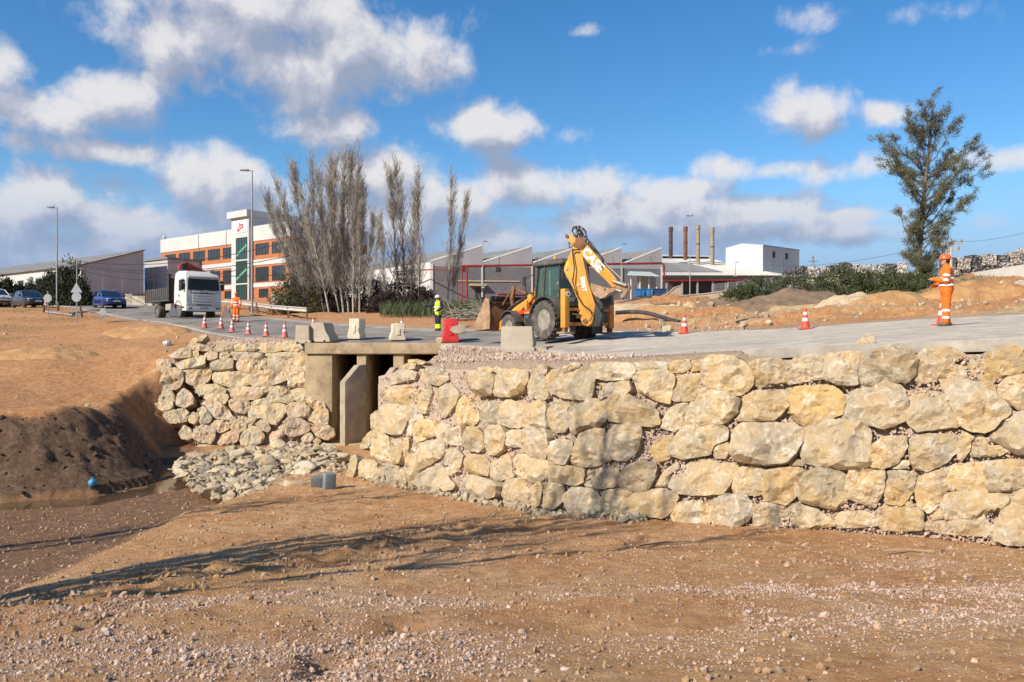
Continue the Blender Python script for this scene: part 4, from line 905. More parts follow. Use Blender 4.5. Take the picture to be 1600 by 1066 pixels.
for i, (x, y, s) in enumerate(placed):
    o = bpy.data.objects.new('stone', BP[i % 10]); C.objects.link(o); o.parent = ap
    o.location = Vector((x, y, -4.17 + s * .13 + .12 * max(0, (y - 25) / 9))) - Vector(ap.location)
    o.rotation_euler = (rg.uniform(-.35, .35), rg.uniform(-.35, .35), rg.uniform(0, 6.28)); o.scale = (s * 1.1, s, s * .72)
pts = []; n = 4200; r2 = np.random.RandomState(4); px = r2.uniform(255, 580, n); py = r2.uniform(692, 792, n); k = inside(APRON, px, py); d = 4.15 * F / (py[k] - 533)
sp_ = np.exp(r2.normal(-2.2, .45, k.sum())).clip(.05, .3)
ppts = np.stack([(px[k] - 800) * d / F, d, np.full(k.sum(), -4.13) + .12 * np.maximum(0, (d - 25) / 9)], -1)
RPROTO = bpy.data.collections.new('rubble_bits')
for me in BP[:6]: RPROTO.objects.link(bpy.data.objects.new('rubble_bit', me))
scatter('small_rubble', ppts - np.array(ap.location), sp_, RPROTO, parent=ap, seed=11)
# rubble and concrete spill along the foot of the long wall
n = 900; px = r2.uniform(560, 1010, n); d = np.interp(px, FR.r[:, 0], FR.r[:, 2]) - np.abs(r2.normal(0, .22, n)); x = (px - 800) * d / F
s5 = np.exp(r2.normal(-2.4, .5, n)).clip(.04, .3)
scatter('foot_rubble', np.stack([x, d, terrain(x, d) + .02], -1) - np.array(wall_r.location), s5, RPROTO, parent=wall_r, seed=12)
# pale stones strewn in the works beyond the road
n = 650; x = r2.uniform(5, 24, n); y = r2.uniform(31, 42, n); k = ~inside(ROADP, x, y); x, y = x[k], y[k]; s6 = np.exp(r2.normal(-2.3, .6, len(x))).clip(.04, .6)
scatter('rubble_strewn', np.stack([x, y, terrain(x, y) + s6 * .1], -1), s6, RPROTO, 'pale broken stones strewn over the earthworks beyond the road', seed=13)
n = 1100; x = r2.uniform(-32, -10, n); y = r2.uniform(25, 55, n); k = (~inside(ROADP, x, y)) & (~inside(BED, x, y)); x, y = x[k], y[k]; s6 = np.exp(r2.normal(-3.0, .55, len(x))).clip(.03, .3)
scatter('pebbles_strewn', np.stack([x, y, terrain(x, y) + s6 * .1], -1), s6, RPROTO, 'small stones scattered over the left bank', seed=14)
n = 2600; x = r2.uniform(-24, -10, n); y = r2.uniform(20, 29, n); s6 = np.exp(r2.normal(-2.8, .55, n)).clip(.03, .25)
BANKCLOD = pmat('bank_clod', (.13, .08, .05), (.07, .042, .026), scale=8, rough=.95, bump=.6, bscale=40, rnd=.2)
_, _, bk, _, _, _ = terrain(x, y, True); k = bk > .3; BCP = pebble_protos('bank_clod', BANKCLOD, rough=.3)
scatter('bank_clods', np.stack([x[k], y[k], terrain(x[k], y[k]) + s6[k] * .05], -1), s6[k], BCP, 'dark clods on the steep cut bank of the stream', seed=15)

# ---------------------------------------------------------------- traffic cones
CONE_RED = pmat('cone_plastic', (.72, .085, .04), (.58, .06, .03), scale=3, rough=.55, dirt=((.45, .2, .12), 3, .6))
CONE_FADED = pmat('cone_plastic_faded', (.66, .17, .13), (.56, .12, .09), scale=3, rough=.6, dirt=((.5, .3, .22), 3, .55))
BAND = pmat('reflective_band', (.72, .72, .70), (.60, .60, .58), scale=6, rough=.5)
def make_cone(mat):
    t = thing('traffic_cone', 'x', 'traffic cone')
    m = MB(); m.box((0, 0, .018), (.40, .40, .036)); m.build('base', mat, t, bevel=.012)
    m = MB(); m.lathe([(.165, .034), (.15, .05), (.128, .14), (.035, .70), (.030, .725), (.012, .73)], n=20); body = m.build('body', mat, t)
    def rr(h): return .128 - (h - .14) / .56 * .093 + .003
    for a, b in ((.27, .38), (.48, .58)):
        m = MB(); m.lathe([(rr(a) - .004, a - .001), (rr(a), a), (rr(b), b), (rr(b) - .004, b + .001)], n=20); m.build('reflective_band', BAND, body)
    return t
cones = [make_cone(CONE_FADED), make_cone(CONE_RED)]
first = [True, True]
def put_cone(k, p, label, rz=0, s=1.0, tilt=(0, 0)):
    t = cones[k] if first[k] else copy_tree(cones[k]); first[k] = False
    t.location = p; t.rotation_euler = (tilt[0], tilt[1], rz); t.scale = (s, s, s); tag(t, label, 'traffic cone', 'traffic cones along the road works')
for k, px, py, lab, s in [
    (0, 319.5, 512.5, 'faded red cone leftmost in the row above the left stone wall', 1), (0, 345.5, 513.5, 'second faded red cone from the left above the left stone wall', 1), (0, 362.5, 519.5, 'third cone from the left in front of the orange worker', 1),
    (0, 388, 523, 'fourth red cone from the left, right of the orange worker', 1), (0, 416, 526, 'fifth red cone from the left above the left stone wall', 1), (0, 445, 527.5, 'cone nearest the concrete blocks at the end of the left row', 1),
    (0, 490, 517, 'cone half hidden behind the concrete barrier blocks', 1), (0, 553, 519, 'cone whose tip shows behind the first cream barrier', 1), (0, 628, 520, 'cone showing above the second cream barrier', 1), (0, 703.5, 521, 'cone whose tip shows behind the red barrier', 1),
    (1, 902, 521, 'bright red cone seen under the rear of the backhoe', 1), (1, 1069, 521.5, 'red cone with two white bands on the road edge right of the backhoe', 1.03), (1, 1258.5, 514.5, 'orange cone with white bands between the black pipe and the road', 1.03), (1, 1473, 508.5, 'cone half hidden behind the legs of the worker on the right', 1), (0, 71.5, 484.5, 'small cone beside the round sign near the dark car', 1.25)]:
    p = on_road(px, py, 20 if px > 1400 else 12) if px > 200 else on_ground(px, py, 40)
    put_cone(k, p, lab, rz=px * 1.7, s=s, tilt=(random.uniform(-.03, .03), random.uniform(-.03, .03)))

# ---------------------------------------------------------------- barriers
def jersey_profile(w, h): return [(-w / 2, 0), (w / 2, 0), (w / 2, h * .14), (w * .27, h * .42), (w * .19, h), (-w * .19, h), (-w * .27, h * .42), (-w / 2, h * .14)]
def jersey(label, px, py, w, h, L, rz, mat, d=None, foot=True, prof=None):
    p = on_road(px, py) if d is None else Vector(((px - 800) * d / F, d, rz_((px - 800) * d / F, d)))
    t = thing('concrete_barrier', label, 'barrier', p, rz, 'concrete barrier blocks on the road edge')
    m = MB(); m.prism([(x, z + .12 if z > 0 else .10) for x, z in (prof or jersey_profile(w, h - .12))], 'y', -L / 2, L / 2); m.build('body', mat, t, bevel=.025)
    if foot:
        m = MB(); m.b2((-w / 2 + .02, -L / 2 - .006, 0.02), (w / 2 + .06, L / 2 + .006, .16)); m.build('foot', mat, t, bevel=.02)
        for k in (-1, 1):
            m = MB(); m.cyl((k * w * .3, -L / 2 - .02, .05), (k * w * .3, L / 2 + .02, .05), .05, n=10); m.build('lifting_hole', pmat('dark_hole', (.03, .025, .02)), t)
    return t
jersey('weathered concrete barrier block, left of the pair at the culvert end', 478, 543, .62, .78, .9, R(-8), CONC_P, d=35.15, prof=[(-.30, 0), (.31, 0), (.30, .66), (-.27, .66)])
jersey('weathered concrete barrier block, right of the pair at the culvert end', 506, 543, .86, .82, .9, R(-14), CONC_P, d=35.2, prof=[(-.40, 0), (.46, 0), (.46, .10), (.30, .34), (.20, .70), (-.36, .70)])
def block_barrier():
    p = Vector(((809 - 800) * 28.4 / F, 28.4, 0)); p.z = -.42
    t = thing('concrete_barrier', 'pale squat concrete barrier block standing in front of the backhoe front wheel', 'barrier', p, R(-6), 'concrete barrier blocks on the road edge')
    m = MB(); m.loft([[(-.54, -.30, .2), (.52, -.30, .2), (.52, .32, .2), (-.54, .32, .2)], [(-.56, -.27, .30), (.55, -.27, .30), (.62, .3, .30), (-.56, .3, .30)], [(-.55, -.20, .92), (.50, -.20, .92), (.50, .26, .92), (-.55, .26, .92)]]); m.build('body', CONC_P, t, bevel=.03)
    m = MB(); m.b2((-.52, -.33, .03), (.60, .36, .22)); m.build('foot', CONC_P, t, bevel=.03)
    m = MB(); m.b2((.55, -.20, .0), (1.0, .40, .2)); m.build('foot_tongue', CONC_G, t, bevel=.02)
    for x in (-.40, -.12, .12):
        m = MB(); m.cyl((x, -.34, .03), (x, .3, .03), .055, n=10); m.build('foot_ridge', CONC_P, t)
block_barrier()
CREAM = pmat('cream_plastic', (.70, .62, .46), (.58, .50, .36), scale=2.5, rough=.6, bump=.15, bscale=9, dirt=((.42, .33, .22), 2.5, .56))
REDP = pmat('red_plastic', (.66, .045, .05), (.52, .03, .035), scale=2.5, rough=.5, bump=.2, bscale=6, dirt=((.45, .16, .12), 2.2, .60))
def plastic(label, px, py, mat, rz, w=.56, h=.88, L=.95):
    p = on_road(px, py); p.z += .0
    t = thing('plastic_barrier', label, 'barrier', p, rz, 'plastic barriers on the culvert deck')
    prof = [(-w * .5, 0), (w * .5, 0), (w * .5, h * .20), (w * .40, h * .36), (w * .40, h * .5), (w * .46, h * .58), (w * .46, h), (-w * .36, h), (-w * .36, h * .56), (-w * .42, h * .40), (-w * .5, h * .22)]
    m = MB(); m.prism(prof, 'y', -L / 2, L / 2); m.build('shell', mat, t, bevel=.05, seg=3)
    m = MB(); m.cyl((0.02, 0, h - .01), (0.02, 0, h + .025), .06, n=14); m.build('filler_cap', mat, t)
    m = MB(); m.b2((-w * .10, -L / 2 - .03, h * .30), (w * .14, -L / 2 + .01, h * .70)); m.build('end_lug', mat, t, bevel=.02)
    m = MB(); m.b2((-w * .5 - .004, -L * .3, .03), (-w * .5 + .05, -L * .12, .12)); m.build('fork_slot', pmat('dark_hole', (.03, .025, .02)), t)
    return t
plastic('cream plastic barrier standing on the culvert deck, left of the two', 557.5, 530, CREAM, R(-6))
plastic('cream plastic barrier on the culvert deck, right of the two and shorter', 620.5, 532, CREAM, R(12), h=.72, w=.66)
plastic('red plastic barrier standing on the culvert deck beside the yellow-vested worker', 703, 535, REDP, R(8), w=.70, h=.98)
def slab_on_barrier():
    p = on_road(716, 535); m = MB()
    pts = [(-.30, -.02), (-.22, .12), (.12, .22), (.34, .14), (.36, -.08), (.10, -.18), (-.14, -.16)]
    m.prism(pts, 'y', -.05, .06); o = m.build('broken_slab', CONC_G, None, bevel=.015); tag(o, 'broken flat piece of grey concrete leaning on the red barrier', 'concrete slab')
    o.location = p + Vector((.0, -.62, .52)); o.rotation_euler = (R(-14), 0, R(4))
slab_on_barrier()
V, fs, c = stone_mesh(np.array([(math.cos(a) * .17 * (1 + .1 * math.sin(3 * a)), 0, .12 + math.sin(a) * .13) for a in np.linspace(0, 6.28, 16, endpoint=False)]), np.array([0, -1., 0]), .2, 911)
e = thing('tmp', 'x', 'x'); o = put_stone(e, V, fs, c, STONE_A, 'boulder'); o.parent = None; bpy.data.objects.remove(e)
p = on_road(687.5, 535.5); o.location = p + Vector((0, -.2, .10)); tag(o, 'small rounded pale stone at the foot of the red barrier', 'boulder')

# ---------------------------------------------------------------- backhoe loader
YEL = pmat('digger_paint', (.66, .315, .04), (.53, .24, .032), scale=2.2, rough=.5, spec=.4, dirt=((.32, .19, .10), 3.5, .55), bump=.05, bscale=12)
YEL_R = pmat('digger_paint_worn', (.60, .25, .05), (.40, .17, .06), scale=5, rough=.7, dirt=((.20, .09, .045), 4.5, .50), bump=.25, bscale=18)
RUST = pmat('rusty_steel', (.26, .125, .065), (.12, .06, .035), scale=4, rough=.85, metal=.2, bump=.3, bscale=20, dirt=((.38, .24, .14), 3, .56))
STEEL = pmat('worn_steel', (.46, .42, .37), (.30, .26, .22), scale=4, rough=.5, metal=.55, dirt=((.30, .20, .12), 3, .56))
CHROME = pmat('chrome_rod', (.75, .75, .75), (.65, .65, .65), scale=2, rough=.12, metal=1.0)
RUBBER = pmat('dusty_rubber', (.115, .10, .085), (.055, .05, .045), scale=5, rough=.95, bump=.3, bscale=30, dirt=((.26, .21, .15), 4, .54))
HUB = pmat('dusty_hub', (.30, .27, .22), (.19, .17, .14), scale=5, rough=.85, dirt=((.40, .33, .24), 4, .52))
BLK = pmat('black_paint', (.040, .040, .038), (.026, .026, .025), scale=4, rough=.6, dirt=((.16, .13, .10), 4, .58))
BLKP = pmat('dark_grey_plastic', (.095, .09, .082), (.06, .058, .052), scale=4, rough=.75, dirt=((.20, .17, .13), 3, .56))
HOSE = pmat('rubber_hose', (.022, .022, .022), (.04, .038, .035), scale=8, rough=.55)
WHITE = pmat('white_print', (.80, .80, .78), (.72, .72, .70), scale=6, rough=.5)
def tint_glass(name, col, alpha):
    m = pmat(name, col, tuple(c * .8 for c in col), scale=1.2, rough=.04, spec=.9, coat=.6)
    m.node_tree.nodes['Principled BSDF'].inputs['Alpha'].default_value = alpha
    return m
CABGLASS = tint_glass('green_cab_glass', (.05, .14, .115), .34)

TH = R(36.5); bh_loc = Vector((2.0, 30.6, 0)); bh_loc.z = rz_(bh_loc.x, bh_loc.y) + .0
bh = thing('backhoe_loader', 'muddy orange backhoe loader with folded digging arm driving away on the road', 'backhoe', bh_loc, TH)
MW = Matrix.Translation(bh_loc) @ Matrix.Rotation(TH, 4, 'Z'); MI = MW.inverted()
def bp(name, mat, fn, parent=bh, **k):
    m = MB(); fn(m); return m.build(name, mat, parent, **k)
def tyre(name, parent, c, r, w, rim, nl=22, lug=.045, mat=RUBBER, hubmat=HUB, side=1):
    """wheel with axis along local x: wheel > tyre, rim, hub; chevron lugs are part of the tyre"""
    wh = bpy.data.objects.new(name, None); C.objects.link(wh); wh.parent = parent; wh.location = c; wh.empty_display_size = .1
    m = MB(); h = w / 2; ri = r * rim
    m.lathe([(ri, -h * .78), (ri + .05, -h * .92), (r * .80, -h), (r * .93, -h * .90), (r - lug, -h * .55), (r - lug, h * .55), (r * .93, h * .90), (r * .80, h), (ri + .05, h * .92), (ri, h * .78)], ax='x', n=40)
    if lug > 0:
        for i in range(nl):
            for s in (-1, 1):
                a0 = 2 * math.pi * (i + (.5 if s > 0 else 0)) / nl
                for k in range(3):
                    t0, t1 = k / 3, (k + 1) / 3; a = a0 + .20 * (t0 + t1) / 2; xm = s * h * (.05 + .93 * (t0 + t1) / 2)
                    rr = r - lug * .5 - (.035 * r if k == 2 else 0)
                    M = Matrix.Rotation(a, 4, 'X') @ Matrix.Rotation(s * .38, 4, 'Z')
                    m.box(Matrix.Rotation(a, 4, 'X') @ Vector((xm, 0, rr)), (h * .36, .055 * r / .7, lug * 1.05), M=M)
    m.build('tyre', mat, wh, smooth=30)
    m = MB(); m.lathe([(ri + .012, side * h * .80), (ri - .02, side * h * .86), (ri - .06, side * h * .5), (ri * .55, side * h * .25), (ri * .5, side * h * .30), (ri * .2, side * h * .32), (.0, side * h * .32)], ax='x', n=32); m.build('rim', hubmat, wh)
    m = MB(); m.lathe([(ri * .42, side * h * .2), (ri * .42, side * h * .55), (ri * .30, side * h * .62), (0.0, side * h * .64)], ax='x', n=20)
    for i in range(8):
        a = i * math.pi / 4; m.cyl((side * h * .54, math.cos(a) * ri * .34, math.sin(a) * ri * .34), (side * h * .66, math.cos(a) * ri * .34, math.sin(a) * ri * .34), .018, n=6)
    m.build('hub', hubmat, wh)
    return wh
tyre('rear_wheel', bh, (-.88, 0, .72), .72, .46, .50, side=-1)
tyre('rear_wheel', bh, (.88, 0, .72), .72, .46, .50, side=1)
tyre('front_wheel', bh, (-.92, 2.15, .50), .50, .34, .46, nl=18, lug=.035, side=-1)
tyre('front_wheel', bh, (.92, 2.15, .50), .50, .34, .46, nl=18, lug=.035, side=1)
bp('chassis', BLK, lambda m: (m.b2((-.36, -.95, .52), (.36, 2.6, .98)), m.cyl((-.8, 0, .72), (.8, 0, .72), .13), m.cyl((-.85, 2.15, .5), (.85, 2.15, .5), .09), m.b2((-.5, -.5, .7), (.5, .4, 1.1))), bevel=.03)
bp('hood', YEL, lambda m: m.loft([[(-.46, .95, .98), (.46, .95, .98), (.46, .95, 1.68), (-.46, .95, 1.68)], [(-.46, 2.2, .98), (.46, 2.2, .98), (.45, 2.2, 1.58), (-.45, 2.2, 1.58)], [(-.44, 2.75, .95), (.44, 2.75, .95), (.42, 2.70, 1.45), (-.42, 2.70, 1.45)]]), bevel=.05)
o = bp('side_badge', WHITE, lambda m: m.b2((-.472, 1.02, 1.38), (-.462, 1.55, 1.58)))
letters('lettering', 'CASE', .15, BLK, o, (-.476, 1.285, 1.48), (0, -1, 0), (0, 0, 1), bold=.006)
bp('red_panel', pmat('red_cover', (.62, .035, .025), (.5, .03, .02), scale=5, rough=.6), lambda m: m.loft([[(-.80, 1.1, 1.02), (-.55, 1.1, 1.02), (-.55, 1.1, 1.17), (-.80, 1.1, 1.17)], [(-.84, 2.0, .93), (-.58, 2.0, .93), (-.58, 2.0, 1.07), (-.84, 2.0, 1.07)]]), bevel=.02)
bp('side_tank', BLK, lambda m: m.b2((-.86, .86, .42), (-.42, 1.42, .98)), bevel=.05)
bp('tank_cap', pmat('blue_cap', (.03, .13, .42)), lambda m: m.cyl((-.87, 1.26, .86), (-.84, 1.26, .86), .06, n=14))
bp('step_bracket', YEL, lambda m: (m.b2((-.82, .75, .98), (-.40, 1.5, 1.06)), m.b2((-.74, 1.45, .60), (-.5, 1.58, 1.5))), bevel=.02)
for s in (-1, 1):
    bp('front_mudguard', BLKP, lambda m: m.loft([[(s * (.92 - .2), 2.15 + math.cos(a) * .57, .52 + math.sin(a) * .57), (s * (.92 + .2), 2.15 + math.cos(a) * .57, .52 + math.sin(a) * .57), (s * (.92 + .2), 2.15 + math.cos(a) * .60, .52 + math.sin(a) * .60), (s * (.92 - .2), 2.15 + math.cos(a) * .60, .52 + math.sin(a) * .60)] for a in np.linspace(R(35), R(165), 12)]))
    bp('rear_mudguard', BLKP, lambda m: m.loft([[(s * .56, math.cos(a) * .80, .74 + math.sin(a) * .80), (s * 1.10, math.cos(a) * .80, .74 + math.sin(a) * .80 - .02), (s * 1.13, math.cos(a) * .84, .74 + math.sin(a) * .84 - .03), (s * .56, math.cos(a) * .86, .74 + math.sin(a) * .86)] for a in np.linspace(R(12), R(172), 16)]), smooth=40)
    # loader arms: from the tower beside the hood down to the bucket
    bp('loader_arm', YEL, lambda m: m.prism([(1.15, 1.62), (1.25, 1.78), (1.55, 1.66), (2.75, 1.02), (3.45, .62), (3.50, .42), (3.30, .36), (2.55, .78), (1.3, 1.46)], 'x', s * .60 - .06, s * .60 + .06), bevel=.015)
    bp('loader_tower', YEL, lambda m: m.prism([(.95, .95), (1.30, .95), (1.34, 1.80), (1.12, 1.82), (.95, 1.5)], 'x', s * .52 - .05, s * .52 + .05), bevel=.015)
    bp('lift_cylinder', BLK, lambda m: (m.cyl((s * .70, 1.2, 1.05), (s * .70, 1.95, .98), .055), m.cyl((s * .66, 1.5, 1.64), (s * .66, 2.7, 1.18), .06)))
    bp('tilt_lever', RUST, lambda m: m.prism([(2.42, 1.12), (2.58, 1.10), (2.70, 1.60), (2.56, 2.08), (2.44, 2.10), (2.40, 2.0), (2.52, 1.6)], 'x', s * .56 - .045, s * .56 + .045), bevel=.012)
    bp('tilt_link', RUST, lambda m: (m.cyl((s * .56, 2.50, 2.04), (s * .56, 3.22, 1.38), .045), m.cyl((s * .50, 2.50, 2.02), (s * .50, 1.75, 1.74), .05)))
# loader bucket, raised in front; hollow shell with cheeks
def bucket(m):
    out = [(3.42, .42), (3.30, .70), (3.30, 1.20), (3.42, 1.56), (3.56, 1.62)]
    inn = [(3.58, 1.56), (3.46, 1.50), (3.36, 1.18), (3.36, .74), (3.48, .48)]
    low = [(3.42, .42), (4.35, .36), (4.40, .385), (3.48, .48)]
    m.prism(out + inn, 'x', -1.12, 1.12); m.prism(low, 'x', -1.12, 1.12)
ld = bp('loader_bucket', RUST, bucket, bevel=.008)
for s in (-1, 1):
    bp('cheek_plate', pmat('worn_tan_steel', (.42, .27, .17), (.28, .16, .09), scale=3, rough=.75, metal=.2, dirt=((.5, .38, .27), 3, .55)), lambda m: m.prism([(3.30, .44), (4.42, .36), (4.30, .70), (3.85, 1.30), (3.60, 1.66), (3.34, 1.60), (3.26, 1.0)], 'x', s * 1.13 - .02, s * 1.13 + .02), ld, bevel=.006)
bp('spill_guard', BLK, lambda m: (m.b2((-1.08, 3.26, 1.50), (1.08, 3.36, 1.72)), m.b2((-.9, 3.18, 1.60), (-.6, 3.30, 1.70))), ld)
bp('red_strip', pmat('red_cover', (.6, .03, .02)), lambda m: m.b2((-.8, 3.22, 1.76), (.9, 3.30, 1.83)), ld)

# cab: floor, corner posts, glass, roof
bp('cab_base', BLKP, lambda m: (m.b2((-.70, -.42, 1.02), (.70, .95, 1.24)), m.b2((-.70, .80, 1.1), (.70, .97, 1.55))), bevel=.03)
CB = [(-.74, -.50), (-.78, .42), (-.70, .98), (.70, .98), (.78, .42), (.74, -.50)]
CT = [(-.66, -.42), (-.68, .40), (-.62, .86), (.62, .86), (.68, .40), (.66, -.42)]
for i, (a, b) in enumerate(zip(CB, CT)):
    bp('cab_post', BLK if i not in (1, 4) else BLKP, lambda m: m.tube([(a[0], a[1], 1.15), ((a[0] * 1.02 + b[0]) / 2, (a[1] + b[1]) / 2, 2.0), (b[0], b[1], 2.72)], .045 if i not in (1, 4) else .03, n=6))
for i in range(6):
    a, b = CB[i], CB[(i + 1) % 6]; c, d = CT[(i + 1) % 6], CT[i]; k = .97
    bp('cab_window', CABGLASS, lambda m: m.loft([[(a[0] * k, a[1] * k, 1.24), (b[0] * k, b[1] * k, 1.24), (c[0] * k, c[1] * k, 2.70), (d[0] * k, d[1] * k, 2.70)], [(a[0] * k * .985, a[1] * k * .985, 1.24), (b[0] * k * .985, b[1] * k * .985, 1.24), (c[0] * k * .985, c[1] * k * .985, 2.70), (d[0] * k * .985, d[1] * k * .985, 2.70)]]), smooth=0)
bp('cab_rail', BLKP, lambda m: (m.tube([(-.76, -.5, 1.30), (-.80, .42, 1.26), (-.72, .98, 1.30)], .028, n=6), m.tube([(-.78, .44, 1.62), (-.74, .44, 2.55)], .018, n=6)))
bp('cab_roof', BLKP, lambda m: m.loft([[(-.74, -.62, 2.70), (.74, -.62, 2.70), (.74, 1.02, 2.70), (-.74, 1.02, 2.70)], [(-.78, -.70, 2.76), (.78, -.70, 2.76), (.78, 1.1, 2.76), (-.78, 1.1, 2.76)], [(-.72, -.60, 2.90), (.72, -.60, 2.90), (.72, .95, 2.90), (-.72, .95, 2.90)], [(-.5, -.4, 2.95), (.5, -.4, 2.95), (.5, .7, 2.95), (-.5, .7, 2.95)]]), bevel=.03)
bp('beacon', pmat('amber_beacon', (.85, .33, .04), (.75, .27, .03), rough=.25), lambda m: m.lathe([(.06, 2.94), (.06, 2.98), (.05, 3.05), (.02, 3.07)], o=(-.45, .1, 0), n=14))
bp('work_light', WHITE, lambda m: m.b2((-.60, -.76, 2.60), (-.48, -.70, 2.70)))
bp('side_mirror', BLK, lambda m: (m.tube([(-.70, .98, 1.62), (-.95, 1.2, 1.8), (-1.0, 1.22, 2.30), (-.78, 1.0, 2.42)], .018, n=6), m.box((-1.03, 1.22, 2.18), (.05, .16, .34))), bevel=.012)
bp('seat', BLK, lambda m: (m.b2((-.25, .05, 1.24), (.25, .50, 1.62)), m.b2((-.25, -.02, 1.55), (.25, .12, 2.25))), bevel=.04)
bp('steering_wheel', BLK, lambda m: (m.lathe([(.19, 1.85), (.21, 1.86), (.19, 1.88)], o=(0, .72, 0), n=16), m.cyl((0, .8, 1.3), (0, .72, 1.86), .03)))
bp('grab_bar', pmat('lime_bar', (.42, .62, .05), (.36, .55, .04), rough=.6), lambda m: m.tube([(-.60, .20, 1.40), (-.62, .18, 2.05), (-.60, .22, 2.45), (-.57, .26, 2.50)], .035, n=8))

# rear frame with stabilisers
def rail(m):
    m.b2((-1.02, -1.24, .50), (1.02, -1.05, .62)); m.b2((-1.02, -1.26, 1.02), (1.02, -1.08, 1.13)); m.b2((-.98, -1.22, .62), (-.88, -1.06, 1.03)); m.b2((.30, -1.22, .62), (.40, -1.06, 1.03)); m.b2((.88, -1.22, .62), (.98, -1.06, 1.03))
bp('slide_frame', YEL_R, rail, bevel=.015)
bp('frame_back', BLK, lambda m: (m.b2((-.86, -1.04, .55), (.86, -.92, 1.05)), m.b2((.42, -1.30, .66), (.86, -1.10, .98))), bevel=.02)
def gubbins(m):
    rg = random.Random(3)
    for i in range(16):
        a = Vector((rg.uniform(-.85, .15), -1.28 + rg.uniform(-.06, .04), rg.uniform(.6, 1.05))); m.tube([a, a + Vector((rg.uniform(.1, .4), -.05, rg.uniform(-.1, .12))), a + Vector((rg.uniform(.3, .6), rg.uniform(-.08, .08), rg.uniform(-.2, .2)))], rg.uniform(.016, .045), n=6)
bp('valve_pipes', pmat('greasy_brass', (.34, .22, .11), (.18, .11, .06), scale=6, rough=.7, metal=.3, dirt=((.08, .05, .03), 5, .5)), gubbins)
for s in (-1, 1):
    st = bp('stabiliser_leg', YEL if s < 0 else YEL_R, lambda m: (m.b2((s * 1.06 - .11, -1.30, .42), (s * 1.06 + .11, -1.06, 1.78)),), bevel=.018)
    bp('inner_leg', RUST, lambda m: m.b2((s * 1.06 - .075, -1.25, .26), (s * 1.06 + .075, -1.11, .5)), st)
    bp('foot_pad', pmat('worn_tan_steel', (.42, .27, .17)), lambda m: m.b2((s * 1.06 - .24, -1.42, .20), (s * 1.06 + .24, -1.0, .28)), st, bevel=.012)
bp('mud_flap', BLKP, lambda m: m.b2((-.66, -.98, .22), (-.40, -.94, .7)))
bp('mud_flap', BLKP, lambda m: m.b2((.40, -.98, .22), (.9, -.94, .7)))
bp('round_sticker', WHITE, lambda m: m.cyl((-1.02, -1.315, 1.60), (-1.02, -1.302, 1.60), .095, n=22))
bp('sticker_mark', BLK, lambda m: m.cyl((-1.02, -1.318, 1.60), (-1.02, -1.314, 1.60), .035, n=12))
bp('number_plate', pmat('plate_grey', (.42, .40, .36)), lambda m: m.b2((-.82, -1.12, 1.36), (-.56, -1.10, 1.50)))
bp('rear_hoses', HOSE, lambda m: [m.tube([(-.5 + .1 * k, -.95, 1.2), (-.45 + .1 * k, -1.2, 1.55 + .04 * k), (-.15 + .05 * k, -1.4, 1.25), (.05 + .04 * k, -1.42, .95)], .018, n=6) for k in range(4)])

# digging arm, swung so that its flat side faces the camera; traced in its own vertical plane
AK = Vector(((918 - 800) * 29.3 / F, 29.3, 0)); AU = Vector((.93, -.37, 0)).normalized(); AN = Vector((AU.y, -AU.x, 0)).normalized()
if AN.y > 0: AN = -AN
def arm3(zx, zy, off=0.0, ox=740, oy=330, k=4.44):
    px, py = ox + zx / k, oy + zy / k; r = Vector(((px - 800) / F, 1, (533 - py) / F))
    n = Vector((AN.x, AN.y, 0)); t = AK.dot(n) / r.dot(n); return MI @ (r * t + AN * off)
def plate(m, pts, a, b): m.loft([[arm3(x, y, a) for x, y in pts], [arm3(x, y, b) for x, y in pts]])
BOOM = [(745, 740), (765, 785), (800, 800), (838, 775), (852, 650), (800, 480), (768, 330), (750, 245), (728, 200), (690, 168), (662, 160), (648, 178), (655, 195), (690, 235), (690, 270), (640, 385), (636, 415), (650, 450), (705, 545), (735, 640)]
boom = bp('boom', YEL, lambda m: plate(m, BOOM, .17, -.17), bevel=.018, smooth=30)
for zx, zy, r in ((655, 402, .055), (738, 514, .05), (716, 236, .085), (660, 178, .07), (785, 765, .09)):
    c = arm3(zx, zy, 0); d = (arm3(zx, zy, 1) - c).normalized(); bp('pin', STEEL if r < .06 else RUST, lambda m: m.cyl(c - d * .20, c + d * .20, r, n=16), boom)
bp('yellow_decal', pmat('decal_yellow', (.80, .55, .03)), lambda m: plate(m, [(648, 372), (672, 345), (672, 372), (655, 392)], .174, .171), boom)
xd = arm3(780, 560) - arm3(764, 460); yd = arm3(800, 500) - arm3(760, 506)
letters('lettering', '580ST', .21, WHITE, boom, arm3(772, 508, .178), xd, yd, bold=.008)
DIP = [(722, 215), (735, 192), (765, 188), (800, 230), (850, 290), (920, 375), (985, 448), (1012, 485), (1000, 530), (975, 532), (930, 480), (870, 425), (810, 362), (762, 305), (745, 262)]
dip = bp('dipper', YEL, lambda m: plate(m, DIP, .30, .04), bevel=.015, smooth=30)
bp('boom_head', RUST, lambda m: plate(m, [(722, 205), (750, 180), (790, 200), (800, 240), (770, 275), (730, 262)], .33, -.05), dip, bevel=.012)
xd = arm3(900, 410) - arm3(790, 285); yd = arm3(870, 330) - arm3(835, 362)
letters('lettering', 'CASE', .41, WHITE, dip, arm3(843, 345, .306), xd, yd, bold=.016)
bp('dipper_cylinder', STEEL, lambda m: (m.cyl(arm3(812, 215, .17), arm3(925, 372, .17), .055), m.cyl(arm3(925, 372, .17), arm3(1040, 478, .17), .032)), dip)
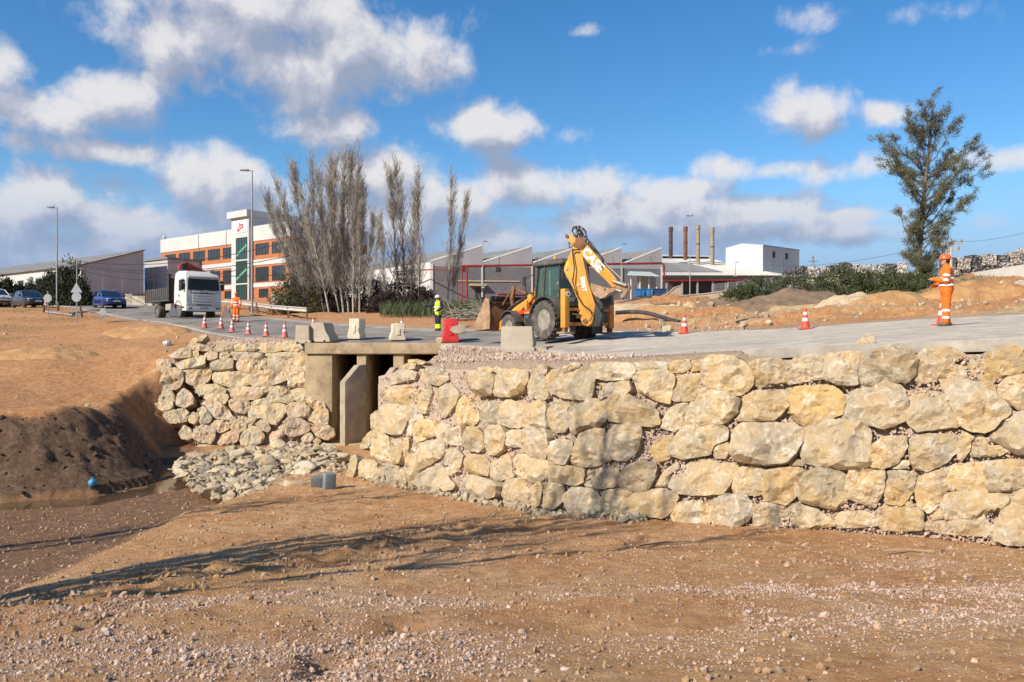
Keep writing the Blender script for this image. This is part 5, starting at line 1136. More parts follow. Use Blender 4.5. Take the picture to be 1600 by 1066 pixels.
bp('bucket_link', pmat('worn_tan_steel', (.42, .27, .17)), lambda m: (plate(m, [(960, 492), (985, 480), (1030, 490), (1092, 512), (1098, 540), (1075, 565), (1062, 600), (1040, 600), (1035, 560), (1000, 540), (970, 520)], .28, .05),), dip, bevel=.015)
bp('link_rod', STEEL, lambda m: (m.cyl(arm3(985, 490, .33), arm3(1075, 520, .33), .06), m.cyl(arm3(1040, 560, .3), arm3(985, 545, .3), .05)), dip)
def digbucket(m):
    prof = [(838, 506), (838, 535), (850, 570), (872, 598), (905, 612), (938, 600), (965, 570), (1000, 560), (1000, 545), (950, 540), (925, 575), (905, 594), (880, 584), (862, 560), (850, 530), (850, 508)]
    m.loft([[arm3(x, y, .46) for x, y in prof], [arm3(x, y, -.20) for x, y in prof]])
db = bp('digging_bucket', STEEL, digbucket, bevel=.006)
bp('bucket_side', pmat('worn_tan_steel', (.42, .27, .17)), lambda m: (plate(m, [(838, 506), (838, 535), (850, 570), (872, 598), (905, 612), (938, 600), (965, 572), (1002, 560), (1002, 542), (935, 535)], .475, .455)), db)
bp('bucket_side', RUST, lambda m: (plate(m, [(838, 506), (838, 535), (850, 570), (872, 598), (905, 612), (938, 600), (965, 572), (1002, 560), (1002, 542), (935, 535)], -.195, -.215)), db)
bp('bucket_bolts', BLK, lambda m: [m.cyl(arm3(x, y, .47), arm3(x, y, .49), .035, n=8) for x, y in ((868, 600), (885, 604), (937, 548))], db)
bp('king_post', BLK, lambda m: (plate(m, [(750, 640), (860, 640), (900, 720), (880, 800), (770, 800)], .14, -.3), plate(m, [(860, 600), (950, 560), (960, 640), (880, 690)], .1, -.25)), bevel=.02)
def hoses(m):
    for pts, r in (([(700, 290), (712, 275), (750, 272), (790, 268), (806, 240)], .026), ([(700, 290), (716, 400), (705, 490), (730, 580), (770, 650), (828, 690), (838, 730), (820, 765)], .022),
                   ([(700, 150), (706, 120), (730, 112), (742, 150), (780, 210), (830, 260), (880, 300), (908, 345), (915, 410)], .026), ([(745, 200), (715, 170), (700, 140), (715, 115), (745, 118), (770, 150), (790, 200)], .022),
                   ([(760, 210), (745, 160), (725, 125), (748, 108), (775, 130), (796, 165), (800, 190), (830, 240)], .022), ([(770, 215), (760, 150), (780, 125), (796, 150), (790, 205), (860, 270), (905, 330), (912, 440)], .02), ([(735, 190), (730, 150), (745, 135), (765, 165), (775, 210)], .03),
                   ([(690, 235), (676, 220), (684, 262), (692, 258)], .02), ([(830, 260), (870, 330), (905, 390), (905, 440)], .024)):
        m.tube([arm3(x, y, .24 + .03 * (i % 3)) for i, (x, y) in enumerate(pts)], r, n=6)
bp('hydraulic_hoses', HOSE, hoses, boom)
bp('hose_clamp', STEEL, lambda m: [m.box(arm3(x, y, .22), (.13, .1, .11)) for x, y in ((722, 122), (740, 128), (752, 150), (790, 205), (806, 222), (735, 160))], boom, bevel=.01)

# ---------------------------------------------------------------- dropside truck with crane
TW = pmat('truck_white', (.62, .61, .57), (.54, .53, .49), scale=1.5, rough=.4, spec=.5, dirt=((.40, .34, .26), 2.0, .60))
TG = pmat('truck_bed_grey', (.075, .075, .075), (.05, .05, .05), scale=3, rough=.7, dirt=((.18, .15, .12), 2, .56))
RED = pmat('crane_red', (.42, .055, .05), (.32, .04, .04), scale=3, rough=.5, dirt=((.25, .12, .09), 3, .58))
HUBD = pmat('grey_hub', (.17, .155, .13), (.10, .09, .08), scale=5, rough=.8)
DGL = pmat('dark_windscreen', (.008, .018, .02), (.006, .014, .016), scale=1, rough=.12, spec=.25)
LAMP = pmat('lamp_lens', (.62, .62, .60), (.4, .4, .38), scale=20, rough=.15)
tp = on_road(306, 497); tth = math.atan2(-.68, -.733)
tr = thing('dropside_truck', 'dusty white cab lorry with grey dropside bed and red folded crane', 'truck', tp, tth)
def tpart(name, mat, fn, parent=tr, **k):
    m = MB(); fn(m); return m.build(name, mat, parent, **k)
for s in (-1, 1):
    tyre('front_wheel', tr, (s * 1.02, 0, .50), .50, .32, .56, lug=0, side=s, hubmat=HUBD)
    tyre('rear_wheel', tr, (s * .95, -3.9, .50), .50, .55, .56, lug=0, side=s, hubmat=HUBD)
tpart('chassis', BLK, lambda m: (m.b2((-.45, -5.8, .75), (-.3, .9, 1.0)), m.b2((.3, -5.8, .75), (.45, .9, 1.0)), m.b2((-.9, -.1, .42), (.9, .1, .6)), m.b2((-.85, -4.0, .42), (.85, -3.8, .6)), m.b2((-.5, -5.6, 1.0), (.5, -1.0, 1.18))))
W = 1.2
CABS = [[(-W, 1.30, .62), (W, 1.30, .62), (W, -.75, .95), (-W, -.75, .95)], [(-W, 1.36, 1.05), (W, 1.36, 1.05), (W, -.75, 1.05), (-W, -.75, 1.05)], [(-W, 1.36, 1.75), (W, 1.36, 1.75), (W, -.75, 1.75), (-W, -.75, 1.75)],
        [(-W + .02, 1.22, 2.62), (W - .02, 1.22, 2.62), (W - .03, -.72, 2.62), (-W + .03, -.72, 2.62)], [(-W + .06, 1.10, 2.85), (W - .06, 1.10, 2.85), (W - .06, -.68, 3.0), (-W + .06, -.68, 3.0)], [(-W + .25, .75, 3.12), (W - .25, .75, 3.12), (W - .22, -.5, 3.2), (-W + .22, -.5, 3.2)]]
cabp = tpart('cab', TW, lambda m: m.loft(CABS), bevel=.07, seg=3)
tpart('windscreen', DGL, lambda m: m.loft([[(-1.08, 1.372, 1.82), (1.08, 1.372, 1.82), (1.02, 1.262, 2.58), (-1.02, 1.262, 2.58)], [(-1.08, 1.33, 1.82), (1.08, 1.33, 1.82), (1.02, 1.22, 2.58), (-1.02, 1.22, 2.58)]]), cabp)
tpart('sun_visor', TW, lambda m: m.b2((-1.05, 1.18, 2.66), (1.05, 1.36, 2.76)), cabp, bevel=.02)
for i, (z0, z1) in enumerate(((1.64, 1.74), (1.42, 1.58), (1.24, 1.40), (1.06, 1.22), (.88, 1.02))):
    tpart('grille_bar', TW, lambda m: m.b2((-.78, 1.35, z0), (.78, 1.40, z1)), cabp, bevel=.015)
    tpart('grille_slot', BLK, lambda m: m.b2((-.50 if i else -.74, 1.36, z0 - .06), (.50 if i else .74, 1.385, z0 - .005)), cabp)
letters('lettering', 'SCANIA', .16, pmat('badge_grey', (.30, .30, .29)), cabp, (0, 1.404, 1.69), (-1, 0, 0), (0, 0, 1), bold=.004)
for s in (-1, 1):
    tpart('headlight', LAMP, lambda m: m.b2((s * .98 - .17, 1.345, .82), (s * .98 + .17, 1.385, 1.0)), cabp, bevel=.02)
    tpart('fog_lamp', BLK, lambda m: m.b2((s * .92 - .12, 1.39, .56), (s * .92 + .12, 1.43, .66)), cabp, bevel=.01)
    tpart('indicator', pmat('badge_grey', (.3, .3, .29)), lambda m: m.b2((s * .88 - .08, 1.36, 1.66), (s * .88 + .08, 1.39, 1.74)), cabp)
    tpart('side_window', DGL, lambda m: m.loft([[(s * 1.205, 1.0, 1.85), (s * 1.205, .10, 1.78), (s * 1.195, .10, 2.55), (s * 1.195, .88, 2.55)], [(s * 1.17, 1.0, 1.85), (s * 1.17, .10, 1.78), (s * 1.16, .10, 2.55), (s * 1.16, .88, 2.55)]]), cabp)
    tpart('side_mirror', BLK, lambda m: (m.b2((s * 1.36 - .11, 1.02, 1.86), (s * 1.36 + .11, 1.22, 2.28)), m.b2((s * 1.34 - .09, 1.02, 2.34), (s * 1.34 + .09, 1.2, 2.50)), m.tube([(s * 1.18, 1.0, 2.6), (s * 1.36, 1.1, 2.55), (s * 1.36, 1.1, 1.8), (s * 1.2, 1.0, 1.75)], .02, n=6)), cabp, bevel=.03)
    tpart('wheel_arch', BLK, lambda m: m.loft([[(s * 1.21, math.cos(a) * .60, .50 + math.sin(a) * .60), (s * .8, math.cos(a) * .60, .50 + math.sin(a) * .60), (s * .8, math.cos(a) * .64, .50 + math.sin(a) * .64), (s * 1.215, math.cos(a) * .66, .50 + math.sin(a) * .66)] for a in np.linspace(R(-5), R(185), 14)]), cabp)
    tpart('door_handle', BLK, lambda m: m.b2((s * 1.20, .12, 1.42), (s * 1.225, .24, 1.54)), cabp)
    tpart('door_step', TW, lambda m: m.b2((s * 1.0, .62, .45), (s * 1.2, 1.3, .62)), cabp, bevel=.02)
tpart('bumper', TW, lambda m: m.b2((-1.22, 1.10, .42), (1.22, 1.42, .72)), cabp, bevel=.05)
tpart('number_plate', pmat('plate_dark', (.10, .10, .10), (.5, .5, .5), scale=40), lambda m: m.b2((-.28, 1.42, .56), (.28, 1.435, .66)), cabp)
tpart('roof_hatch', RUST, lambda m: m.b2((-.3, -.1, 3.18), (.3, .4, 3.23)), cabp, bevel=.015)
tpart('roof_horn', STEEL, lambda m: (m.cyl((-.8, .6, 3.14), (-.8, .95, 3.2), .05, .09), m.cyl((-.62, .6, 3.14), (-.62, .95, 3.18), .04, .07)), cabp)
tpart('wiper', BLK, lambda m: (m.tube([(-.7, 1.39, 1.80), (.0, 1.385, 1.86)], .015, n=5),), cabp)
tpart('wiper', BLK, lambda m: m.tube([(.1, 1.39, 1.80), (.8, 1.385, 1.86)], .015, n=5), cabp)
tpart('side_tank', pmat('tank_steel', (.34, .31, .26)), lambda m: m.b2((-1.1, -2.6, .55), (-.5, -1.6, 1.0)), bevel=.06)
tpart('side_tank', pmat('tank_steel', (.34, .31, .26)), lambda m: m.b2((.5, -2.6, .55), (1.1, -1.6, 1.0)), bevel=.06)
tpart('rear_mudguard', BLK, lambda m: m.b2((-1.22, -4.6, 1.06), (1.22, -3.2, 1.14)))
bed = tpart('bed_floor', TG, lambda m: m.b2((-1.22, -6.1, 1.18), (1.22, -1.55, 1.32)), bevel=.02)
for s in (-1, 1):
    for k in range(3):
        y0, y1 = -6.05 + k * 1.5, -4.59 + k * 1.5
        pn = tpart('side_board', TG, lambda m: m.b2((s * 1.20 - .025, y0, 1.33), (s * 1.20 + .025, y1, 2.12)), bed, bevel=.01)
    for k in range(13): tpart('board_rib', TG, lambda m: m.b2((s * 1.235 - .012, -6.0 + k * .37, 1.34), (s * 1.235 + .02, -5.93 + k * .37, 2.10)), bed)
    tpart('corner_post', BLK, lambda m: m.b2((s * 1.2 - .05, -6.16, 1.2), (s * 1.2 + .05, -6.06, 2.75)), bed)
    tpart('corner_post', BLK, lambda m: m.b2((s * 1.2 - .07, -1.62, 1.2), (s * 1.2 + .07, -1.48, 3.05)), bed)
tpart('headboard', TG, lambda m: m.b2((-1.14, -1.60, 1.3), (1.14, -1.52, 2.75)), bed)
tpart('tailboard', TG, lambda m: m.b2((-1.18, -6.12, 1.33), (1.18, -6.06, 2.1)), bed)
tpart('bed_frame', pmat('red_brown_frame', (.20, .05, .04)), lambda m: (m.tube([(-1.1, -4.4, 2.1), (-1.1, -4.4, 2.9), (-1.1, -2.2, 2.9), (-1.1, -2.2, 2.1)], .05, n=6)), bed)
cr = tpart('crane_column', RED, lambda m: (m.b2((-.28, -1.38, 1.0), (.28, -.92, 2.9)), m.b2((-1.22, -1.3, .55), (-1.05, -1.0, 1.9)), m.b2((-1.0, -1.3, .9), (1.0, -1.0, 1.12))), bevel=.03)
tpart('crane_boom', RED, lambda m: (m.loft([[(-.3, -1.3, 2.8), (.1, -1.3, 2.8), (.1, -1.0, 2.95), (-.3, -1.0, 2.95)], [(.05, -.9, 3.5), (.42, -.9, 3.5), (.42, -.55, 3.75), (.05, -.55, 3.75)]]),), cr, bevel=.02)
tpart('crane_boom', RED, lambda m: m.loft([[(-1.25, -1.5, 2.98), (-1.25, -1.2, 2.98), (-1.25, -1.2, 3.3), (-1.25, -1.5, 3.3)], [(.42, -.95, 3.48), (.42, -.55, 3.48), (.42, -.55, 3.86), (.42, -.95, 3.86)], [(.9, -.9, 3.30), (.9, -.6, 3.30), (.9, -.6, 3.6), (.9, -.9, 3.6)]]), cr, bevel=.03)
tpart('crane_hook', BLK, lambda m: (m.box((.6, -.55, 3.5), (.35, .3, .4)), m.cyl((.9, -.7, 3.3), (.95, -.7, 3.15), .04)), cr)
tpart('stabiliser_stripe', pmat('reflective_red', (.7, .1, .08), (.8, .7, .65), scale=9, contrast=.1), lambda m: m.b2((-1.26, -1.27, .55), (-1.22, -1.05, 1.85)), cr)

# ---------------------------------------------------------------- cars
def make_car(label, loc, rz, paint, L=4.2, Wd=1.76, H=1.47, s=1.0):
    t = thing('parked_car' if 0 else 'car', label, 'car', loc, rz, 'cars on the road at the left', s)
    w = Wd / 2; f = L / 2
    def ring(y, zb, zt, wb, wt): return [(-wb, y, zb), (wb, y, zb), (wb * 1.0, y, (zb + zt) / 2 + .05), (wt, y, zt), (-wt, y, zt), (-wb * 1.0, y, (zb + zt) / 2 + .05)]
    secs = [(-f, .42, .78, w * .80, w * .74), (-f + .12, .28, .98, w * .94, w * .86), (-f + .7, .22, 1.02, w, w * .90), (-.2, .20, .98, w, w * .92), (f - 1.35, .22, .94, w, w * .90), (f - .55, .22, .82, w * .98, w * .82), (f - .12, .28, .68, w * .88, w * .70), (f, .36, .58, w * .72, w * .62)]
    m = MB(); m.loft([ring(*q) for q in secs]); body = m.build('body', paint, t, bevel=.035, smooth=60)
    gl = glass('car_glass', (.02, .028, .03))
    def cab(m, k, zt):
        m.loft([[(-w * .86 * k, -f + .25, .96), (w * .86 * k, -f + .25, .96), (w * .88 * k, f - 1.25, .93), (-w * .88 * k, f - 1.25, .93)], [(-w * .74 * k, -f + .62, H - .10), (w * .74 * k, -f + .62, H - .10), (w * .74 * k, f - 1.98, H - .09), (-w * .74 * k, f - 1.98, H - .09)]])
    m = MB(); cab(m, 1.0, H); m.build('windows', gl, t, bevel=.03)
    m = MB(); m.loft([[(-w * .74, -f + .58, H - .11), (w * .74, -f + .58, H - .11), (w * .745, f - 1.95, H - .10), (-w * .745, f - 1.95, H - .10)], [(-w * .64, -f + .8, H), (w * .64, -f + .8, H), (w * .64, f - 2.2, H), (-w * .64, f - 2.2, H)]]); m.build('roof', paint, t, bevel=.03)
    for sd in (-1, 1):
        for (ya, yb) in ((f - 1.22, f - 1.97), (-.10, -.16), (-f + .26, -f + .60)):
            m = MB(); m.cyl((sd * w * .875, ya, .94), (sd * w * .745, yb, H - .08), .035, n=6); m.build('pillar', paint, t)
        m = MB(); m.lathe([(.10, -.02), (.10, .04), (.0, .05)], o=(0, 0, 0), n=10)
        m = MB(); m.box((sd * (w + .08), f - 1.42, 1.0), (.18, .12, .13)); m.build('side_mirror', paint, t, bevel=.03)
        m = MB(); m.loft([[(sd * w * .50, f - .06, .60), (sd * w * .84, f - .20, .62), (sd * w * .86, f - .26, .74), (sd * w * .52, f - .12, .70)], [(sd * w * .50, f - .12, .60), (sd * w * .84, f - .26, .62), (sd * w * .86, f - .32, .74), (sd * w * .52, f - .18, .70)]]); m.build('headlight', LAMP, t)
        for y in (f - .88, -f + .78):
            tyre('wheel', t, (sd * (w - .10), y, .31), .31, .20, .66, lug=0, side=sd, hubmat=STEEL)
            m = MB(); m.lathe([(.36, sd * (w - .2)), (.36, sd * (w + .002)), (.0, sd * (w + .002))], o=(0, y, .33), ax='x', n=20)
            m.v = [v for v in m.v]; m.build('wheel_arch', BLK, t)
    m = MB(); m.b2((-w * .48, f - .06, .60), (w * .48, f - .012, .66)); m.build('grille', BLK, t)
    m = MB(); m.b2((-w * .60, f - .06, .30), (w * .60, f + .004, .42)); m.build('air_intake', BLK, t, bevel=.02)
    m = MB(); m.b2((-.26, f - .02, .45), (.26, f + .022, .56)); m.build('number_plate', WHITE, t)
    m = MB(); m.lathe([(.0, .0), (.06, .0), (.06, .02), (.0, .025)], o=(0, f - .02, .68), ax='y', n=16); m.build('badge', STEEL, t)
    return t
BLUE = pmat('blue_car_paint', (.012, .028, .16), (.010, .022, .13), scale=1, rough=.25, spec=.6, coat=.6)
DARKP = pmat('dark_car_paint', (.018, .018, .024), (.012, .012, .017), scale=1, rough=.25, spec=.6, coat=.6)
PALEP = pmat('pale_car_paint', (.50, .50, .47), (.44, .44, .41), scale=1, rough=.3, spec=.6, coat=.4)
cth = math.atan2(-.66, -.75)
make_car('blue hatchback driving towards the camera behind the lorry', on_road(171, 481.5), cth, BLUE, s=1.04)
make_car('dark hatchback on the road in front of the dark conifers', on_road(46, 481), math.atan2(-.75, -.66), DARKP)
make_car('pale car cut off by the left edge of the photo', on_road(-8, 479, 60), math.atan2(-.75, -.66), PALEP, s=1.1)

# ---------------------------------------------------------------- people
SKIN = pmat('skin', (.46, .26, .17), (.40, .21, .14), scale=8, rough=.6)
ORNG = pmat('orange_workwear', (.85, .17, .012), (.72, .13, .01), scale=5, rough=.8, bump=.5, bscale=9)
YELV = pmat('yellow_vest', (.62, .80, .035), (.52, .70, .03), scale=5, rough=.8, bump=.4, bscale=9)
NAVY = pmat('navy_cloth', (.018, .022, .045), (.012, .015, .03), scale=6, rough=.85, bump=.4, bscale=10)
GREYC = pmat('grey_cloth', (.12, .12, .125), (.08, .08, .085), scale=6, rough=.85)
REFL = pmat('silver_reflective', (.78, .80, .80), (.68, .70, .70), scale=9, rough=.45)
BOOT = pmat('work_boot', (.13, .10, .075), (.08, .06, .045), scale=6, rough=.85, dirt=((.35, .27, .19), 5, .5))
HELM_O = pmat('orange_helmet', (.85, .13, .02), (.78, .11, .015), scale=3, rough=.35, coat=.3)
HELM_W = pmat('white_helmet', (.78, .78, .76), (.72, .72, .70), scale=3, rough=.35, coat=.3)
HAIR = pmat('dark_hair', (.03, .022, .016), (.02, .015, .01), scale=30, rough=.8)

def remeshed(name, mb, voxel, mat, parent):
    me = mb.mesh('tmp'); o = bpy.data.objects.new('tmp', me); C.objects.link(o)
    r = o.modifiers.new('r', 'REMESH'); r.mode = 'VOXEL'; r.voxel_size = voxel; r.use_smooth_shade = True
    s = o.modifiers.new('s', 'SMOOTH'); s.factor = .5; s.iterations = 3
    dg = bpy.context.evaluated_depsgraph_get(); out = bpy.data.meshes.new_from_object(o.evaluated_get(dg)); bpy.data.objects.remove(o)
    out.name = name; return link_mesh(name, out, mat, parent)

def limb(m, pts, rad, n=12, sub=3):
    P = [Vector(p) for p in pts]; Q = []; r = []
    for i in range(len(P) - 1):
        for k in range(sub): t = k / sub; Q.append(P[i].lerp(P[i + 1], t)); r.append(rad[i] * (1 - t) + rad[i + 1] * t)
    Q.append(P[-1]); r.append(rad[-1]); m.tube(Q, r, n)
    for p, q in zip(P, rad): ball(m, p, (q, q, q))
def ball(m, c, r, n=12):
    rings = []
    for j in range(1, n // 2):
        a = math.pi * j / (n // 2); rings.append([(c[0] + math.sin(a) * math.cos(b) * r[0], c[1] + math.sin(a) * math.sin(b) * r[1], c[2] + math.cos(a) * r[2]) for b in np.linspace(0, 2 * math.pi, n, endpoint=False)])
    m.loft(rings)
def band(m, a, b, t, r, w=.05, n=16):
    """flat ring round the limb a-b at fraction t"""
    a, b = Vector(a), Vector(b); d = (b - a).normalized(); c = a.lerp(b, t)
    rx, ry = r if isinstance(r, tuple) else (r, r)
    q = d.to_track_quat('Z', 'Y').to_matrix(); rings = []
    for h, k in ((-w / 2, .97), (-w / 2, 1.0), (w / 2, 1.0), (w / 2, .97)):
        rings.append([c + d * h + q @ Vector((math.cos(x) * rx * k, math.sin(x) * ry * k, 0)) for x in np.linspace(0, 2 * math.pi, n, endpoint=False)])
    m.loft(rings)
def hand(m, wrist, d, up, curl=.5, side=1, size=1.0):
    """palm and five unequal bent fingers; d points along the hand, up is the back of the hand"""
    d = Vector(d).normalized(); up = (Vector(up) - d * Vector(up).dot(d)).normalized(); x = d.cross(up) * side; w = Vector(wrist); S = size
    rings = []
    for t, hw, hh in ((0, .026, .020), (.045, .040, .016), (.085, .042, .014)):
        c = w + d * t * S; rings.append([c + x * (hw * math.cos(a)) * S + up * (hh * math.sin(a)) * S for a in np.linspace(0, 6.283, 10, endpoint=False)])
    m.loft(rings)
    for k, ln in enumerate((.068, .078, .074, .058)):
        p = w + d * .080 * S + x * (.030 - k * .020) * S; dirv = d.copy(); pts = [p]
        for j, f in enumerate((.45, .32, .23)):
            dirv = (dirv * math.cos(curl * .9) - up * math.sin(curl * .9)).normalized() if j or curl > .2 else dirv
            pts.append(pts[-1] + dirv * ln * f * S)
        m.tube(pts, [.0095 * S, .009 * S, .0085 * S, .007 * S], 8)
    p = w + d * .02 * S + x * .030 * S; td = (d * .6 + x * .75 - up * .25).normalized(); pts = [p, p + td * .035 * S, p + td * .035 * S + (td * .5 + d * .5 - up * .4).normalized() * .032 * S, p + td * .035 * S + (td * .5 + d * .5 - up * .4).normalized() * .03 * S + (d * .8 - up * .5).normalized() * .024 * S]
    m.tube(pts, [.013 * S, .0115 * S, .0105 * S, .008 * S], 8)

def person(label, loc, rz, J, top, legs, sleeve, helmet, bands=True, leg_bands=True, legband_mat=REFL, group=None, sit=False):
    """J: joints in the person's frame, x to their right, y forward"""
    t = thing('person', label, 'person', loc, rz)
    b = MB(); pel, chest, neck, head = J['pel'], J['chest'], J['neck'], Vector(J['head'])
    look = Vector(J.get('look', (0, 1, 0))).normalized(); rt = look.cross(Vector((0, 0, 1))).normalized()
    limb(b, [pel, Vector(pel).lerp(Vector(chest), .5), chest], [.125, .115, .13]); limb(b, [chest, neck, head - Vector((0, 0, .06))], [.09, .058, .055])
    ball(b, head, (.082, .098, .118), 16); ball(b, head + look * .045 - Vector((0, 0, .065)), (.055, .055, .05)); b.tube([head + look * .088 + Vector((0, 0, .012)), head + look * .112 - Vector((0, 0, .022)), head + look * .09 - Vector((0, 0, .032))], [.009, .017, .010], 6)
    for s in (-1, 1): ball(b, head + rt * s * .083 - Vector((0, 0, .005)), (.014, .022, .032), 8)
    for s in ('r', 'l'):
        sh, el, wr = J['sh' + s], J['el' + s], J['wr' + s]; hp, kn, an = J['hp' + s], J['kn' + s], J['an' + s]
        limb(b, [Vector(chest).lerp(Vector(sh), .6), sh, el, wr], [.075, .062, .042, .028]); limb(b, [hp, kn, an], [.088, .058, .042])
        hand(b, wr, J['hd' + s], J['hu' + s], J.get('curl', .55), 1 if s == 'r' else -1)
        f = Vector(J['ft' + s]); a = Vector(an); b.tube([a - f * .05 - Vector((0, 0, .05)), a + f * .06 - Vector((0, 0, .06)), a + f * .18 - Vector((0, 0, .065))], [.04, .042, .028], 10)
    remeshed('body', b, .0085, SKIN, t)
    m = MB(); limb(m, [Vector(pel) + Vector((0, 0, -.04)), Vector(pel).lerp(Vector(chest), .5), chest], [.17, .168, .172], 16)
    for dx in (-.07, .07): limb(m, [Vector(pel) + rt * dx - Vector((0, 0, .10)), Vector(chest) + rt * dx + Vector((0, 0, .06))], [.135, .122], 12)
    limb(m, [chest, Vector(neck) + Vector((0, 0, .02))], [.13, .075])
    jm = MB()
    for s in ('r', 'l'): limb(jm if sleeve is not top else m, [Vector(chest).lerp(Vector(J['sh' + s]), .5), J['sh' + s], J['el' + s], J['wr' + s]], [.10, .088, .070, .055])
    jk = remeshed('jacket' if sleeve is top else 'vest', m, .014, top, t)
    if sleeve is not top: remeshed('sleeves', jm, .012, sleeve, t)
    m = MB(); limb(m, [Vector(pel) + Vector((0, 0, .06)), Vector(pel) - Vector((0, 0, .06))], [.15, .155], 14)
    for s in ('r', 'l'): limb(m, [J['hp' + s], J['kn' + s], Vector(J['an' + s]) + Vector((0, 0, .02))], [.112, .092, .084], 12)
    tro = remeshed('trousers', m, .014, legs, t)
    for s in ('r', 'l'):
        m = MB(); f = Vector(J['ft' + s]); a = Vector(J['an' + s])
        limb(m, [a + Vector((0, 0, .05)), a - Vector((0, 0, .02))], [.058, .056]); limb(m, [a - f * .06 - Vector((0, 0, .045)), a + f * .07 - Vector((0, 0, .05)), a + f * .19 - Vector((0, 0, .055))], [.052, .052, .042])
        remeshed('boot', m, .012, BOOT, t)
    if bands:
        m = MB(); P, Q = Vector(pel), Vector(chest)
        for tt in (.18, .62): m2 = MB(); band(m2, P, Q, tt, (.225, .19)); m2.build('reflective_band', REFL, jk)
        if sleeve is top:
            for s in ('r', 'l'):
                for q, rr in ((.55, .089), (.95, .080)): m2 = MB(); band(m2, J['sh' + s], J['el' + s], q, rr); m2.build('reflective_band', REFL, jk)
    if leg_bands:
        for s in ('r', 'l'):
            for q, rr in (((.28, .100), (.72, .094)) if legband_mat is REFL else ((.55, .1), (.75, .097))):
                m2 = MB(); band(m2, J['kn' + s], J['an' + s], q, rr, .055 if legband_mat is REFL else .13); m2.build('reflective_band', legband_mat, tro)
    hm = MB(); up = Vector((0, 0, 1)); fw = Vector((look.x, look.y, 0)).normalized(); rings = []
    for r_, h in ((.125, .035), (.128, .045), (.124, .07), (.112, .12), (.085, .155), (.045, .175), (.01, .18)):
        rings.append([head + rt * (math.cos(a) * r_ * .95) + fw * (math.sin(a) * r_ * 1.12) + up * (h) for a in np.linspace(0, 6.283, 22, endpoint=False)])
    hm.loft(rings); hb = hm.build('helmet', helmet, t, smooth=50)
    hm = MB(); hm.loft([[head + rt * x + fw * y + up * z for x, y, z in ((-.10, .09, .04), (.10, .09, .04), (.07, .185, .025), (-.07, .185, .025))], [head + rt * x + fw * y + up * z for x, y, z in ((-.10, .09, .05), (.10, .09, .05), (.07, .185, .033), (-.07, .185, .033))]]); hm.build('helmet_peak', helmet, hb)
    hm = MB(); rings = []
    for r_, h in ((.075, -.06), (.092, -.03), (.094, .035)): rings.append([head + rt * (math.cos(a) * r_) + fw * (math.sin(a) * r_ * 1.0 - .016) + up * h for a in np.linspace(math.pi * .98, 2.02 * math.pi, 12)])
    hm.loft(rings); hm.build('hair', HAIR, t)
    for s in (-1, 1):
        hm = MB(); ball(hm, head + look * .088 + rt * s * .032 + up * .012, (.013, .008, .008), 8); hm.build('eye', pmat('eye_dark', (.03, .02, .015)), t)
    return t

def stand(dx=.10, **k):
    J = dict(pel=(0, 0, .96), chest=(0, .0, 1.34), neck=(0, .01, 1.50), head=(0, .03, 1.645), shr=(.185, 0, 1.42), shl=(-.185, 0, 1.42), elr=(.24, -.03, 1.13), ell=(-.24, -.03, 1.13), wrr=(.23, .08, .88), wrl=(-.23, .08, .88),
             hpr=(.095, 0, .92), hpl=(-.095, 0, .92), knr=(dx, .02, .50), knl=(-dx, .02, .50), anr=(dx, -.02, .095), anl=(-dx, -.02, .095), ftr=(.1, 1, 0), ftl=(-.1, 1, 0), hdr=(0, .2, -1), hdl=(0, .2, -1), hur=(1, 0, 0), hul=(-1, 0, 0))
    J.update(k); return J
# worker on the right: seen from behind-right, facing left, forearms raised in front
pw = Vector(((1479 - 800) * 21.0 / F, 21.0, 0)); pw.z = rz_(pw.x, pw.y)
person('worker in full orange high-visibility suit and orange helmet standing on the right of the road', pw, R(72), stand(.075,
    elr=(.25, .02, 1.12), wrr=(.17, .27, 1.02), ell=(-.24, .06, 1.12), wrl=(-.10, .30, 1.18), hdr=(-.3, 1, -.3), hdl=(.3, 1, .2), hur=(.5, .2, .8), hul=(-.5, .2, .8), knr=(.08, .03, .50), knl=(-.08, .01, .50), anr=(.085, -.03, .095), anl=(-.085, .03, .095), look=(.05, 1, -.02)), ORNG, ORNG, ORNG, HELM_O)
# worker by the lorry, facing the camera, in orange with a dark lower jacket
pl_ = on_road(369.5, 503.5)
person('worker in orange jacket and orange trousers beside the folded sign near the lorry', pl_, R(170), stand(.09,
    elr=(.27, .02, 1.14), wrr=(.24, .16, .93), ell=(-.27, .02, 1.14), wrl=(-.26, .12, .92), knr=(.09, .06, .50), anr=(.1, .10, .095)), ORNG, ORNG, ORNG, HELM_O)
py_ = on_road(684.5, 517)
person('worker in yellow vest and white helmet pointing with his arm beside the road', py_, R(150), stand(.07,
    elr=(.42, .06, 1.28), wrr=(.68, .12, 1.30), hdr=(1, .1, .05), hur=(0, 0, 1), ell=(-.28, .08, 1.14), wrl=(-.12, .26, 1.0), hdl=(.5, .8, -.3), hul=(-.3, .4, .8), curl=.25, look=(.25, 1, -.05)), YELV, NAVY, NAVY, HELM_W, leg_bands=True, legband_mat=YELV)
